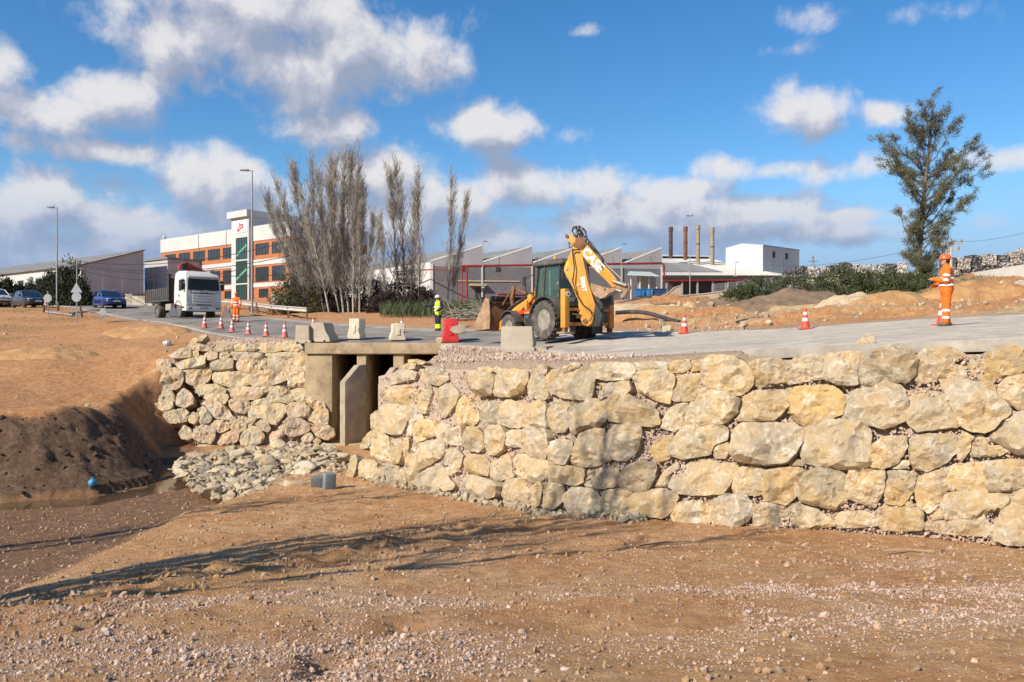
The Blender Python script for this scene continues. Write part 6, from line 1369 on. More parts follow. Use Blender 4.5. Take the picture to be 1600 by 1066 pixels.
# driver in the backhoe cab, seen through the glass
seatp = MW @ Vector((.0, .28, 1.22 - .50))
person('driver in yellow vest seated in the backhoe cab', seatp, TH, stand(.12, pel=(0, 0, .62 + .0), chest=(0, .03, 1.0), neck=(0, .05, 1.16), head=(0, .08, 1.30), shr=(.185, .03, 1.08), shl=(-.185, .03, 1.08), elr=(.25, .16, .84), ell=(-.25, .16, .84), wrr=(.15, .40, .90), wrl=(-.15, .40, .90),
    hpr=(.095, .04, .60), hpl=(-.095, .04, .60), knr=(.14, .46, .62), knl=(-.14, .46, .62), anr=(.14, .52, .20), anl=(-.14, .52, .20), hdr=(0, 1, 0), hdl=(0, 1, 0), hur=(0, 0, 1), hul=(0, 0, 1)), YELV, NAVY, NAVY, HELM_W, leg_bands=False)

# ---------------------------------------------------------------- buildings
BRICK = pmat('orange_brick', (.44, .165, .070), (.36, .125, .050), scale=2.5, rough=.9, detail=8, bump=.1, bscale=30)
WHT = pmat('white_render', (.54, .53, .50), (.48, .47, .44), scale=.6, rough=.9, dirt=((.50, .48, .43), .35, .60))
FRAME = pmat('dark_window_frame', (.05, .04, .035), (.035, .03, .027), rough=.6)
PANE = glass('window_pane', (.035, .045, .05))
PANEG = glass('green_glazing', (.03, .075, .06))
GREYW = pmat('grey_panel_wall', (.30, .295, .31), (.25, .245, .26), scale=.5, rough=.85, dirt=((.22, .20, .19), .4, .60))
class Wall:
    """a vertical facade: origin at its left foot, u along it, z up, n out of it"""
    def __init__(s, p0, p1): s.o = Vector(p0); s.u = (Vector(p1) - s.o); s.u.z = 0; s.L = s.u.length; s.u.normalize(); s.n = Vector((s.u.y, -s.u.x, 0))
    def at(s, u, z, out=0.0): return s.o + s.u * u + Vector((0, 0, z)) + s.n * out
    def pix(s, px, py):
        r = Vector(((px - 800) / F, 1, (533 - py) / F)); t = s.o.dot(s.n) / r.dot(s.n); p = r * t; return (p - s.o).dot(s.u), p.z - s.o.z
    def slab(s, m, u0, u1, z0, z1, o0, o1): m.loft([[s.at(u0, z0, o0), s.at(u1, z0, o0), s.at(u1, z1, o0), s.at(u0, z1, o0)], [s.at(u0, z0, o1), s.at(u1, z0, o1), s.at(u1, z1, o1), s.at(u0, z1, o1)]])
def wpart(w, root, name, mat, *a, parent=None, **k):
    m = MB(); m.M = Matrix.Translation(-root.location); w.slab(m, *a); return m.build(name, mat, parent or root, **k)
def window(w, root, u0, u1, z0, z1, nv=4, frame=FRAME, pane=PANE, out=.02, fw=.09):
    """opening with a dark frame; each pane a sub-part"""
    m = MB(); m.M = Matrix.Translation(-root.location)
    w.slab(m, u0, u1, z0, z0 + fw, -.1, out + .04); w.slab(m, u0, u1, z1 - fw, z1, -.1, out + .04)
    for i in range(nv + 1):
        c = u0 + fw / 2 + (u1 - u0 - fw) * i / nv; w.slab(m, c - fw / 2, c + fw / 2, z0 + fw, z1 - fw, -.1, out + .038)
    f = m.build('window', frame, root)
    for i in range(nv):
        a = u0 + fw + (u1 - u0 - fw) * i / nv; b = u0 + (u1 - u0 - fw) * (i + 1) / nv
        wpart(w, root, 'pane', pane, a, b, z0 + fw, z1 - fw, -.1, out, parent=f)
    return f

# office block: brick and white bands, glazed stair tower with a sign
zb = 5.85; W0 = Wall((-57.2, 135.6, zb), (-30.5, 114.4, zb))
of = thing('office_building', 'three-storey orange brick and white office block with a glazed stair tower', 'building', tuple(W0.o))
dp = -14.0
wpart(W0, of, 'wall', BRICK, 0, W0.L, -1.5, 8.55, dp, 0)
for z0, z1, o in ((1.85, 2.42, .06), (5.0, 5.78, .06), (8.5, 10.65, .08)):
    wpart(W0, of, 'white_band', WHT, -.06, W0.L + .06, z0, z1, dp - .05, o)
for u in (.33, .55): wpart(W0, of, 'drainpipe', pmat('grey_pipe', (.4, .4, .38)), W0.L * u, W0.L * u + .10, 8.3, 10.6, .085, .16)
wpart(W0, of, 'roof_slab', pmat('roof_grey', (.30, .30, .30)), .3, W0.L - .3, 10.0, 10.3, dp + .3, -.3)
ux = lambda zx: W0.pix(220 + zx / 4.44, 420)[0]
for a, b in ((170, 243), (265, 343), (365, 445), (468, 550), (572, 657), (797, 888), (912, 1003)):
    window(W0, of, ux(a), ux(b), 6.45, 8.05)
    window(W0, of, ux(a), ux(b), 2.62, 4.70)
for a, b in ((583, 665), (820, 885), (468, 550), (365, 445)): window(W0, of, ux(a), ux(b), .35, 1.60)
t0, t1 = ux(660), ux(780)
tw = wpart(W0, of, 'stair_tower', WHT, t0, t1, -1.5, 12.0, -9.5, .75)
wpart(W0, of, 'tower_cap', WHT, t0 - .45, t1 + .25, 12.0, 12.95, -9.8, 1.25)
m = MB(); m.M = Matrix.Translation(-of.location)
g0, g1 = ux(694), ux(771)
for z0, z1 in ((6.0, 9.1), (2.55, 5.72), (.1, 2.3)):
    f = window(W0, of, g0, g1, z0, z1, nv=4, pane=PANEG, out=.80, fw=.07)
    m = MB(); m.M = Matrix.Translation(-of.location)
    if z0 > 1: m.loft([[W0.at(g0 + .15, z0 + .35, o), W0.at(g1 - .1, z0 + 1.75, o), W0.at(g1 - .1, z0 + 2.15, o), W0.at(g0 + .15, z0 + .75, o)] for o in (.825, .832)]); m.build('stair_string', pmat('green_stair', (.10, .34, .24)), f)
sg = wpart(W0, of, 'sign_board', pmat('sign_white', (.80, .80, .80), (.76, .76, .76)), ux(676), ux(773), 9.85, 11.6, .75, .82)
REDL = pmat('sign_red', (.62, .02, .03), (.56, .02, .03), rough=.5)
c = W0.at((ux(676) + ux(773)) / 2, 10.55, .83) - of.location; xd = (W0.u + Vector((0, 0, .42))).normalized(); yd = Vector((0, 0, 1)).cross(xd).cross(xd) * -1; yd = (Vector((0, 0, 1)) - xd * xd.z).normalized()
m = MB(); ol = [(-.78, -.30), (-.50, -.36), (0, -.26), (.50, -.36), (.78, -.30), (.84, 0), (.78, .30), (.50, .34), (0, .26), (-.50, .34), (-.78, .30), (-.84, 0)]
m.loft([[c + xd * x + yd * y for x, y in ol], [c + xd * x + yd * y + W0.n * .02 for x, y in ol]]); lg = m.build('logo_ribbon', REDL, sg)
m = MB(); m.tube([c + W0.n * .035 + xd * (-.62 + .062 * k) + yd * (.15 * math.sin(k * 1.9) + .05 * math.sin(k * .7)) for k in range(21)], .045, 5); m.build('script_lettering', WHITE, lg)
m = MB(); m.tube([c + yd * .30 + xd * .1, c + yd * .55 + xd * .12, c + yd * .8 - xd * .08], [.18, .12, .06], 8); m.build('logo_mark', pmat('logo_grey', (.22, .22, .30)), sg)
m = MB(); m.M = Matrix.Translation(-of.location); ball(m, W0.at(.3, 11.0, -.4), (.3, .3, .35)); m.build('roof_dome', WHT, of)
for k in range(4): m = MB(); m.M = Matrix.Translation(-of.location); m.cyl(W0.at(13 + k * .8, 10.3, -5), W0.at(12.6 + k * .8, 13.2 + .3 * (k % 2), -5), .035, n=5); m.build('antenna', FRAME, of)

# corrugated roofing: colour plus real ribs
def sheet(m, a, b, c, d, n, amp=.05):
    """roof sheet a-b (eave), d-c (ridge) with n ribs running from eave to ridge"""
    a, b, c, d = map(Vector, (a, b, c, d)); nn = (b - a).cross(d - a).normalized()
    if nn.z < 0: nn = -nn
    r0 = []; r1 = []
    for i in range(2 * n + 1):
        t = i / (2 * n); o = nn * (amp if i % 2 else 0); r0.append(a.lerp(b, t) + o); r1.append(d.lerp(c, t) + o)
    k = len(r0); low = [p - nn * .12 for p in r0]; lo2 = [p - nn * .12 for p in r1]
    m.add(r0 + r1 + low + lo2, [(i, i + 1, k + i + 1, k + i) for i in range(k - 1)] + [(2 * k + i, 3 * k + i, 3 * k + i + 1, 2 * k + i + 1) for i in range(k - 1)] + [(i, 2 * k + i, 2 * k + i + 1, i + 1) for i in range(k - 1)] + [(k + i, k + i + 1, 3 * k + i + 1, 3 * k + i) for i in range(k - 1)])
ROOFG = pmat('fibre_cement_roof', (.23, .225, .215), (.155, .15, .145), scale=.7, rough=.9, dirt=((.34, .33, .31), .5, .58))
TRIM = pmat('pale_trim', (.60, .59, .56))
# left shed
e0 = Vector((-59.6, 115, 5.3)); ev = Vector((-.79, .61, 0)); gv = Vector((.61, .79, 0)); LW = 62
ls = thing('warehouse', 'long low white shed with grey corrugated roof behind the conifers on the left', 'building', tuple(e0), group='industrial sheds behind the road')
ze, zr = 10.5 - 5.3, 13.35 - 5.3
m = MB(); m.loft([[(0, 0, -1.5), gv * 9 + Vector((0, 0, -1.5)), gv * 9 + Vector((0, 0, zr)), Vector((0, 0, ze))], [p + ev * LW for p in (Vector((0, 0, -1.5)), gv * 9 + Vector((0, 0, -1.5)), gv * 9 + Vector((0, 0, zr)), Vector((0, 0, ze)))]]); m.build('shell', WHT, ls)
gw = Wall(e0, e0 + gv * 9)
m = MB(); up = lambda z: Vector((0, 0, z)); nn = gw.n * .05
m.loft([[up(-1.4) + nn * .2, gv * 9 + up(-1.4) + nn * .2, gv * 9 + up(zr - .02) + nn * .2, up(ze - .02) + nn * .2], [up(-1.4) + nn, gv * 9 + up(-1.4) + nn, gv * 9 + up(zr - .02) + nn, up(ze - .02) + nn]]); m.build('gable_wall', pmat('lilac_shade_wall', (.46, .43, .43), (.40, .37, .37), scale=.5, rough=.9), ls)  # lilac grey puts the gable's shade into its colour
m = MB(); sheet(m, -gv * .4 + up(ze - .02) + gw.n * .3, ev * LW - gv * .4 + up(ze - .02), ev * LW + gv * 9.1 + up(zr + .06), gv * 9.1 + up(zr + .06) + gw.n * .3, 60, .08); m.build('roof', ROOFG, ls)
for u in (2.8, 5.6, 8.4): wpart(gw, ls, 'pilaster', TRIM, u, u + .25, -1, 4.0, .05, .12)
wpart(gw, ls, 'base_course', CONC_G, 0, 9.05, -1.2, 1.6, .052, .14)
lw = Wall(e0 + ev * LW, e0)
for k in range(5): window(lw, ls, LW - 32 + k * 6, LW - 30.4 + k * 6, 2.4, 3.9, nv=2)
bx_ = Wall(PX(226, 470, 128), PX(262, 470, 124)); bx_.o.z = 5.3
b2_ = thing('warehouse', 'plain grey shed between the left white shed and the brick office', 'building', tuple(bx_.o), group='industrial sheds behind the road')
wpart(bx_, b2_, 'wall', pmat('lilac_shade_wall', (.46, .43, .43)), 0, bx_.L, -1.5, 6.9, -10, 0)  # wall coloured in the lilac grey of a shaded face
wpart(bx_, b2_, 'roof', ROOFG, -.2, bx_.L + .2, 6.9, 7.2, -10.2, .2)
for k in range(2): wpart(bx_, b2_, 'pilaster', TRIM, 1.0 + k * 1.6, 1.2 + k * 1.6, -1, 5.5, 0, .08)

# sawtooth sheds: one building of five bays; ridges run back to the left
zc = 4.2; S0 = PX(673, 475, 98); S1 = PX(1034, 475, 101.7); S0.z = S1.z = zc
sw = thing('sawtooth_factory', 'grey sawtooth-roofed factory with red pipes in front of it, behind the backhoe', 'building', tuple(S0), group='industrial sheds behind the road')
FW = Wall(S0, S1); rd = Vector((-.6, .8, 0)); ev_z, ri_z = 9.3 - zc, 11.25 - zc; bays = [673, 755, 833, 905, 973, 1035]
wpart(FW, sw, 'front_wall', GREYW, 0, FW.L, -2, ev_z - .5, -.3, 0)
m = MB(); m.loft([[up(-2), FW.u * FW.L + up(-2), FW.u * FW.L + up(ev_z - .5), up(ev_z - .5)], [rd * 26 + up(-2), FW.u * FW.L + rd * 26 + up(-2), FW.u * FW.L + rd * 26 + up(ev_z - .5), rd * 26 + up(ev_z - .5)]]); m.build('shell', WHT, sw)
for i in range(5):
    u0 = FW.pix(bays[i], 412)[0]; u1 = FW.pix(bays[i + 1], 412)[0] - .12
    a = FW.u * u0; b = FW.u * u1
    m = MB(); m.loft([[a + up(ev_z - .5) + FW.n * .02, b + up(ev_z - .5) + FW.n * .02, b + up(ri_z) + FW.n * .02, a + up(ev_z) + FW.n * .02], [a + rd * 26 + up(ev_z - .5), b + rd * 26 + up(ev_z - .5), b + rd * 26 + up(ri_z), a + rd * 26 + up(ev_z)]]); m.build('gable_bay', GREYW, sw)
    m = MB(); sheet(m, a + up(ev_z + .05), a + rd * 26.3 + up(ev_z + .05), b + rd * 26.3 + up(ri_z + .06), b + up(ri_z + .06), 30, .06); m.build('roof', ROOFG, sw)
    m = MB(); m.loft([[a + up(ev_z + .02) + FW.n * .05, a + up(ev_z + .24) + FW.n * .05, a + up(ev_z + .24) - FW.n * .3, a + up(ev_z + .02) - FW.n * .3], [b + up(ri_z + .02) + FW.n * .05, b + up(ri_z + .24) + FW.n * .05, b + up(ri_z + .24) - FW.n * .3, b + up(ri_z + .02) - FW.n * .3]]); m.build('verge_trim', TRIM, sw)
    wpart(FW, sw, 'downpipe', WHT, u1 - .10, u1 + .06, 1.0, ev_z - .3, .03, .17)
lwall = Wall(S0 + rd * 14, S0)
wpart(lwall, sw, 'side_wall', WHT, 0, 14, 1.8, ev_z, -.1, .06)
wpart(lwall, sw, 'plinth', GREYW, 0, 14, -2, 1.8, -.1, .05)
wpart(FW, sw, 'corner_post', WHT, -.05, .28, 1.8, ev_z - .2, .0, .12)
for px_, w_ in ((742, 2.0),): u = FW.pix(px_, 465)[0]; wpart(FW, sw, 'doorway', FRAME, u, u + .95, -1, 2.1, .0, .04)
wpart(FW, sw, 'door_canopy', pmat('tan_canopy', (.42, .34, .22)), FW.pix(733, 450)[0], FW.pix(759, 450)[0], 2.3, 2.55, .0, .7)
for px_ in (722, 775): u = FW.pix(px_, 420)[0]; wpart(FW, sw, 'vent_grille', FRAME, u, u + .5, 4.1, 4.6, .0, .08)
wpart(FW, sw, 'cable_tray', pmat('tan_canopy', (.42, .34, .22)), FW.pix(708, 450)[0], FW.pix(812, 450)[0], 2.85, 3.0, .0, .10)
m = MB(); m.lathe([(.9, 0), (.9, .5), (.4, .8), (.1, 1.0)], o=tuple(rd * 20 + FW.u * 1.5 + up(ri_z - .3)), n=10); m.build('roof_ventilator', ROOFG, sw)
m = MB(); m.lathe([(.9, 0), (.9, .5), (.4, .8), (.1, 1.0)], o=tuple(rd * 16 + FW.u * 10.2 + up(ri_z - .2)), n=10); m.build('roof_ventilator', ROOFG, sw)

# red pipe rack in front of the sawtooth factory
PIPE = pmat('red_pipe_paint', (.27, .025, .022), (.21, .02, .018), scale=2, rough=.5)
a = PX(721, 416, 94); b = PX(1034, 411.5, 97.5)
pr = thing('red_pipeline', 'long dark red overhead pipe running along the grey sawtooth factory', 'pipeline', (a.x, a.y, zc))
def ppart(name, mat, fn, root): m = MB(); m.M = Matrix.Translation(-root.location); fn(m); return m.build(name, mat, root)
ppart('pipe', PIPE, lambda m: m.tube([a, a.lerp(b, .5), b, b + Vector((.25, 0, -.3)), b + Vector((.3, 0, -1.6))], .13, 10), pr)
for px_ in (729.5,): q = PX(px_, 416, 94); ppart('post', PIPE, lambda m: (m.cyl(q, (q.x, q.y, zc - .5), .12), ), pr)
for px_ in (715, 722.5): q = PX(px_, 418, 94.5); ppart('riser', PIPE, lambda m: m.cyl(q, (q.x, q.y, zc - .5), .06), pr)
ppart('thin_pipe', PIPE, lambda m: m.tube([PX(612, 425, 100), PX(673, 421.5, 96), PX(722, 421, 94.3)], .07, 6), pr)
for k in range(5): q = PX(780 + k * 60, 415, 95.5); ppart('hanger', FRAME, lambda m: m.cyl(q, q + Vector((0, 1.6, 1.2)), .03, n=5), pr)

# low factory with wide pale roof, and its four chimneys
zf = 6.2
lf_ = thing('low_factory', 'low factory with wide pale roof and dark open front below the chimneys', 'building', tuple(PX(1036, 460, 136)), group='industrial sheds behind the road')
PALER = pmat('pale_roof', (.56, .53, .46), (.47, .44, .37), scale=.8, rough=.85)
e_a, e_b = PX(1035, 430, 136), PX(1224, 430.5, 141); r_a, r_b = PX(1035, 404, 160), PX(1112, 405, 162)
ppart('front_slope', PALER, lambda m: sheet(m, e_a, e_b, r_b, r_a, 50, .06), lf_)
ppart('dark_sheeting', ROOFG, lambda m: sheet(m, e_a.lerp(r_a, .14) + up(.12) , e_a.lerp(e_b, .55).lerp(r_a.lerp(r_b, .55), .14) + up(.12), e_a.lerp(e_b, .34).lerp(r_a.lerp(r_b, .34), .66) + up(.12), e_a.lerp(r_a, .66) + up(.12), 24, .06), lf_)
ppart('hip_slope', PALER, lambda m: sheet(m, e_b, PX(1262, 428, 175), r_b + Vector((.5, 8, 0)), r_b, 20, .05), lf_)
ppart('ridge_monitor', FRAME, lambda m: m.loft([[PX(1035, 404, 161), PX(1107, 405, 162), PX(1107, 401.5, 162), PX(1035, 400.5, 161)], [PX(1035, 404, 165) , PX(1107, 405, 166), PX(1107, 401.5, 166), PX(1035, 400.5, 165)]]), lf_)
ppart('monitor_roof', WHT, lambda m: m.loft([[PX(1033, 400.4, 160.5), PX(1109, 401.4, 161.5), PX(1109, 399.6, 161.5), PX(1033, 398.2, 160.5)], [PX(1033, 400.4, 166), PX(1109, 401.4, 167), PX(1109, 399.6, 167), PX(1033, 398.2, 166)]]), lf_)
ppart('back_wall', pmat('shaded_interior_wall', (.11, .10, .095), (.07, .065, .06), scale=.7), lambda m: m.loft([[PX(1036, 475, 140), PX(1224, 470, 144), e_b + Vector((0, 3, -.2)), e_a + Vector((0, 3, -.2))], [PX(1036, 475, 143), PX(1224, 470, 147), e_b + Vector((0, 6, -.2)), e_a + Vector((0, 6, -.2))]]), lf_)  # near-black colour stands in for the shade inside the open front
ppart('eave_beam', FRAME, lambda m: m.loft([[e_a + up(-.7), e_b + up(-.7), e_b + up(-.05), e_a + up(-.05)], [e_a + up(-.7) + Vector((0, .3, 0)), e_b + up(-.7) + Vector((0, .3, 0)), e_b + up(-.05) + Vector((0, .3, 0)), e_a + up(-.05) + Vector((0, .3, 0))]]), lf_)
for k in range(8): q = e_a.lerp(e_b, (k + .3) / 8); ppart('column', GREYW, lambda m: m.b2((q.x - .14, q.y + .4, zf - 2), (q.x + .14, q.y + .7, q.z - .3)), lf_)
ppart('red_pipe', PIPE, lambda m: m.tube([PX(1036, 439, 133), PX(1150, 438, 135), PX(1205, 436, 137)], .14, 8), lf_)
CH1 = pmat('rusted_chimney', (.22, .10, .06), (.13, .06, .04), scale=1.2, rough=.85); CH2 = pmat('tan_chimney', (.34, .28, .19), (.24, .19, .13), scale=1.2, rough=.85)
for px_, y0, y1, mt, lab in ((1048, 355, 398, pmat('dark_chimney', (.10, .06, .05), (.06, .04, .035), scale=1), 'dark brown factory chimney, leftmost of the four'), (1071, 354.5, 400, CH1, 'rust-red factory chimney, second of the four from the left'), (1090.5, 352, 406, CH2, 'tan factory chimney with a wider top, third of the four from the left'), (1113, 356, 411, CH2, 'tan factory chimney, rightmost of the four')):
    q = PX(px_, y1 + 6, 152); tp_ = PX(px_, y0, 152)
    t = thing('chimney', lab, 'chimney', tuple(q), group='chimneys of the low factory')
    ppart('stack', mt, lambda m: m.cyl(q, tp_ + up(-.8), .38, .35, n=16), t); ppart('cap', mt, lambda m: m.cyl(tp_ + up(-.8), tp_, .42, .42, n=16), t); ppart('flue_mouth', FRAME, lambda m: m.cyl(tp_ + up(.0), tp_ + up(.02), .32, n=14), t)
    ppart('collar', FRAME, lambda m: m.cyl(q + (tp_ - q) * .5, q + (tp_ - q) * .52, .41, n=16), t)
# white block
cA = PX(1192, 430, 145); cA.z = 6.5; c_l = PX(1134, 430, 149.6); c_l.z = 6.5; c_r = PX(1249, 430, 153); c_r.z = 6.5
wb_ = thing('white_block_building', 'plain white windowless block building with two dark vents on its shaded side', 'building', tuple(cA))
back = c_l + (c_r - cA); hT = 16.75 - 6.5
ppart('walls', pmat('white_cladding', (.50, .53, .53), (.46, .49, .49), scale=.5, rough=.7), lambda m: m.loft([[cA + up(-2), c_r + up(-2), back + up(-2), c_l + up(-2)], [cA + up(hT), c_r + up(hT), back + up(hT), c_l + up(hT)]]), wb_)
mid = cA.lerp(c_l, .55); mid2 = c_r.lerp(back, .55)
ppart('roof', pmat('white_cladding', (.66, .69, .68)), lambda m: (m.loft([[cA + up(hT), mid + up(hT + .01), c_l + up(hT - .0), mid + up(hT + .55)], [c_r + up(hT), mid2 + up(hT + .01), back + up(hT), mid2 + up(hT + .55)]])), wb_)
rw = Wall(cA, c_r)
for px_ in (1209, 1229): u = rw.pix(px_, 395)[0]; wpart(rw, wb_, 'vent', FRAME, u - .35, u + .35, hT - 2.0, hT - .9, 0, .08)
wpart(rw, wb_, 'roof_trim', pmat('grey_pipe', (.4, .4, .38)), 0, rw.L, hT - .12, hT + .05, 0, .1)
for u in (3.2, 6.5): wpart(rw, wb_, 'rust_streak', pmat('rust_stain', (.42, .36, .30)), u, u + .22, hT - 6, hT - 2.2, 0, .012)

# shelter and skips by the sawtooth factory
sh = thing('open_shelter', 'small open shelter with pale sloping roof left of the chimneys', 'shelter', tuple(PX(1005, 462, 92)))
ppart('roof', pmat('pale_green_sheet', (.42, .48, .45)), lambda m: m.loft([[PX(980, 430, 92), PX(1030, 432, 91), PX(1016, 426, 95), PX(983, 425, 95)], [PX(980, 429, 92), PX(1030, 431, 91), PX(1016, 425, 95), PX(983, 424, 95)]]), sh)
for px_ in (986, 1000, 1014, 1026): q = PX(px_, 431, 92.5); ppart('post', WHT, lambda m: m.cyl(q, (q.x, q.y, q.z - 3.2), .08, n=8), sh)
ppart('back_sheet', pmat('corrugated_grey', (.30, .31, .32)), lambda m: m.loft([[PX(996, 431, 95), PX(1026, 431, 95), PX(1026, 454, 95), PX(996, 454, 95)], [PX(996, 431, 95.2), PX(1026, 431, 95.2), PX(1026, 454, 95.2), PX(996, 454, 95.2)]]), sh)
for (x0, x1, mt, lab) in ((994, 1008, (.03, .13, .30), 'light blue skip, leftmost of the three behind the backhoe'), (1008.5, 1021, (.035, .16, .34), 'light blue skip in the middle of the three behind the backhoe'), (1021.5, 1042, (.015, .045, .13), 'dark navy skip right of the two light blue skips')):
    a, b = PX(x0, 463, 78), PX(x1, 463, 78); t = thing('skip', lab, 'skip', tuple((a + b) / 2), group='blue skips'); h = .72; mt = pmat('skip_paint_%d' % x0, mt, rough=.6, scale=2)
    ppart('body', mt, lambda m: m.loft([[a + Vector((.08, 0, 0)), b + Vector((-.08, 0, 0)), b + Vector((-.08, 1.6, 0)), a + Vector((.08, 1.6, 0))], [a + up(h), b + up(h), b + Vector((0, 1.6, h)), a + Vector((0, 1.6, h))]]), t)
    ppart('rim', mt, lambda m: m.b2((a.x - .03, a.y - .05, a.z + h - .06), (b.x + .03, a.y + 1.65, a.z + h)), t)
    ppart('rib', mt, lambda m: m.b2(((a.x + b.x) / 2 - .04, a.y - .05, a.z + .05), ((a.x + b.x) / 2 + .04, a.y, a.z + h)), t)

# ---------------------------------------------------------------- vegetation
BARK_W = pmat('poplar_bark', (.46, .42, .35), (.28, .25, .20), scale=3, rough=.9, detail=5)
BARK_D = pmat('dark_bark', (.16, .12, .085), (.09, .065, .045), scale=5, rough=.95)
TWIG = pmat('grey_twigs', (.37, .33, .27), (.23, .20, .16), scale=3, rough=.9)
def leafm(name, c1, c2, rough=.7):
    m = pmat(name, c1, c2, scale=.9, rough=rough, detail=3, spec=.3)
    b = m.node_tree.nodes['Principled BSDF']; b.inputs['Subsurface Weight'].default_value = 0.0
    return m
class Tri:
    """fast numpy collector for branches (3-sided) and leaves (two triangles)"""
    def __init__(s): s.V = []; s.Q = []; s.n = 0
    def branch(s, pts, rad, k=4):
        pts = np.asarray(pts, float); m = len(pts); d = np.gradient(pts, axis=0); d /= np.linalg.norm(d, axis=1)[:, None] + 1e-9
        ref = np.where(np.abs(d[:, 2:3]) > .9, [[1., 0, 0]], [[0, 0, 1.]]); u = np.cross(d, ref); u /= np.linalg.norm(u, axis=1)[:, None] + 1e-9; w = np.cross(d, u)
        a = np.arange(k) * 2 * np.pi / k; rad = np.asarray(rad, float)
        P = pts[:, None] + rad[:, None, None] * (np.cos(a)[None, :, None] * u[:, None] + np.sin(a)[None, :, None] * w[:, None])
        i = np.arange(m * k).reshape(m, k) + s.n; j = np.roll(i, -1, 1)
        s.Q.append(np.stack([i[:-1], j[:-1], j[1:], i[1:]], -1).reshape(-1, 4)); s.V.append(P.reshape(-1, 3)); s.n += m * k
    def leaves(s, c, d, L, W, rg):
        """quads centred on c, long axis d, length L, width W"""
        c = np.asarray(c); d = d / (np.linalg.norm(d, axis=1)[:, None] + 1e-9); r = rg.normal(size=c.shape); x = np.cross(d, r); x /= np.linalg.norm(x, axis=1)[:, None] + 1e-9
        L = np.broadcast_to(L, len(c))[:, None]; W = np.broadcast_to(W, len(c))[:, None]
        P = np.stack([c - d * L * .5, c + x * W * .5 - d * L * .05, c + d * L * .5, c - x * W * .5 - d * L * .05], 1)
        s.Q.append(np.arange(len(c) * 4).reshape(-1, 4) + s.n); s.V.append(P.reshape(-1, 3)); s.n += len(c) * 4
    def build(s, name, mat, parent, smooth=False):
        if not s.V: return None
        return link_mesh(name, np_mesh(name, np.concatenate(s.V), np.concatenate(s.Q), smooth), mat, parent)
def curve(p, d, L, n, rg, up=.0, jit=.1):
    pts = [np.array(p, float)]; d = np.array(d, float)
    for i in range(n):
        d = d + rg.normal(0, jit, 3) + np.array([0, 0, up]); d /= np.linalg.norm(d); pts.append(pts[-1] + d * L / n)
    return np.array(pts), d

def poplar_proto(seed, H=12.0, nb=46, r0=.11):
    rg = np.random.RandomState(seed); tr = Tri(); br = Tri()
    tp, _ = curve((0, 0, 0), (0, 0, 1), H, 14, rg, .06, .035)
    rad = np.linspace(r0, .012, 15) ; tr.branch(tp, rad, 7)
    for i in range(nb):
        t = rg.uniform(.16, .97); k = t * 14; a = tp[int(k)] + (tp[min(int(k) + 1, 14)] - tp[int(k)]) * (k % 1)
        az = rg.uniform(0, 6.28); an = rg.uniform(.20, .62); d = (math.cos(az) * math.sin(an), math.sin(az) * math.sin(an), math.cos(an))
        L = rg.uniform(.9, 2.9) * (1.15 - .55 * t) * H / 12
        bp_, _ = curve(a, d, L, 6, rg, .10, .07); br.branch(bp_, np.linspace(.030 * (1.2 - t * .6), .006, 7), 4)
        for j in range(rg.randint(7, 13)):
            q = bp_[rg.randint(1, 7)]; az2 = rg.uniform(0, 6.28); d2 = np.array([math.cos(az2) * .45, math.sin(az2) * .45, .85]); tw, _ = curve(q, d2, rg.uniform(.35, 1.1), 3, rg, .05, .1); br.branch(tw, [.014, .011, .009, .006], 3)
            if rg.uniform() < .8: t2, _ = curve(tw[1], d2 + rg.normal(0, .4, 3), rg.uniform(.2, .5), 2, rg, .05, .1); br.branch(t2, [.010, .009, .006], 3)
    t = thing('poplar_tree', 'x', 'tree'); tr.build('trunk', BARK_W, t, True); br.build('branches', TWIG, t); return t
protos = [poplar_proto(s, 12, nb) for s, nb in ((1, 78), (2, 66), (3, 86), (4, 60))]; used = [False] * 4
def poplar(k, bx, by, tx, ty, D, label, thick=1.0):
    ty += .06 * (by - ty); b = PX(bx, by, D); z = tz(b.x, b.y); b.z = min(b.z, z + .1) if abs(b.z - z) > .6 else z
    b.z = z; tpx = PX(tx, ty, D); v = Vector((tpx.x - b.x, 0, tpx.z - b.z)); L = v.length
    t = protos[k] if not used[k] else copy_tree(protos[k]); used[k] = True
    t.location = b - Vector((0, 0, .2)); t.scale = (L / 12 * thick, L / 12 * thick, (L + .2) / 12); t.rotation_euler = (0, math.atan2(v.x, v.z), 0)
    q = t.rotation_euler.to_matrix().to_4x4() @ Matrix.Rotation(random.uniform(0, 6.28), 4, 'Z'); t.rotation_euler = q.to_euler()
    tag(t, label, 'tree', 'bare poplars behind the road')
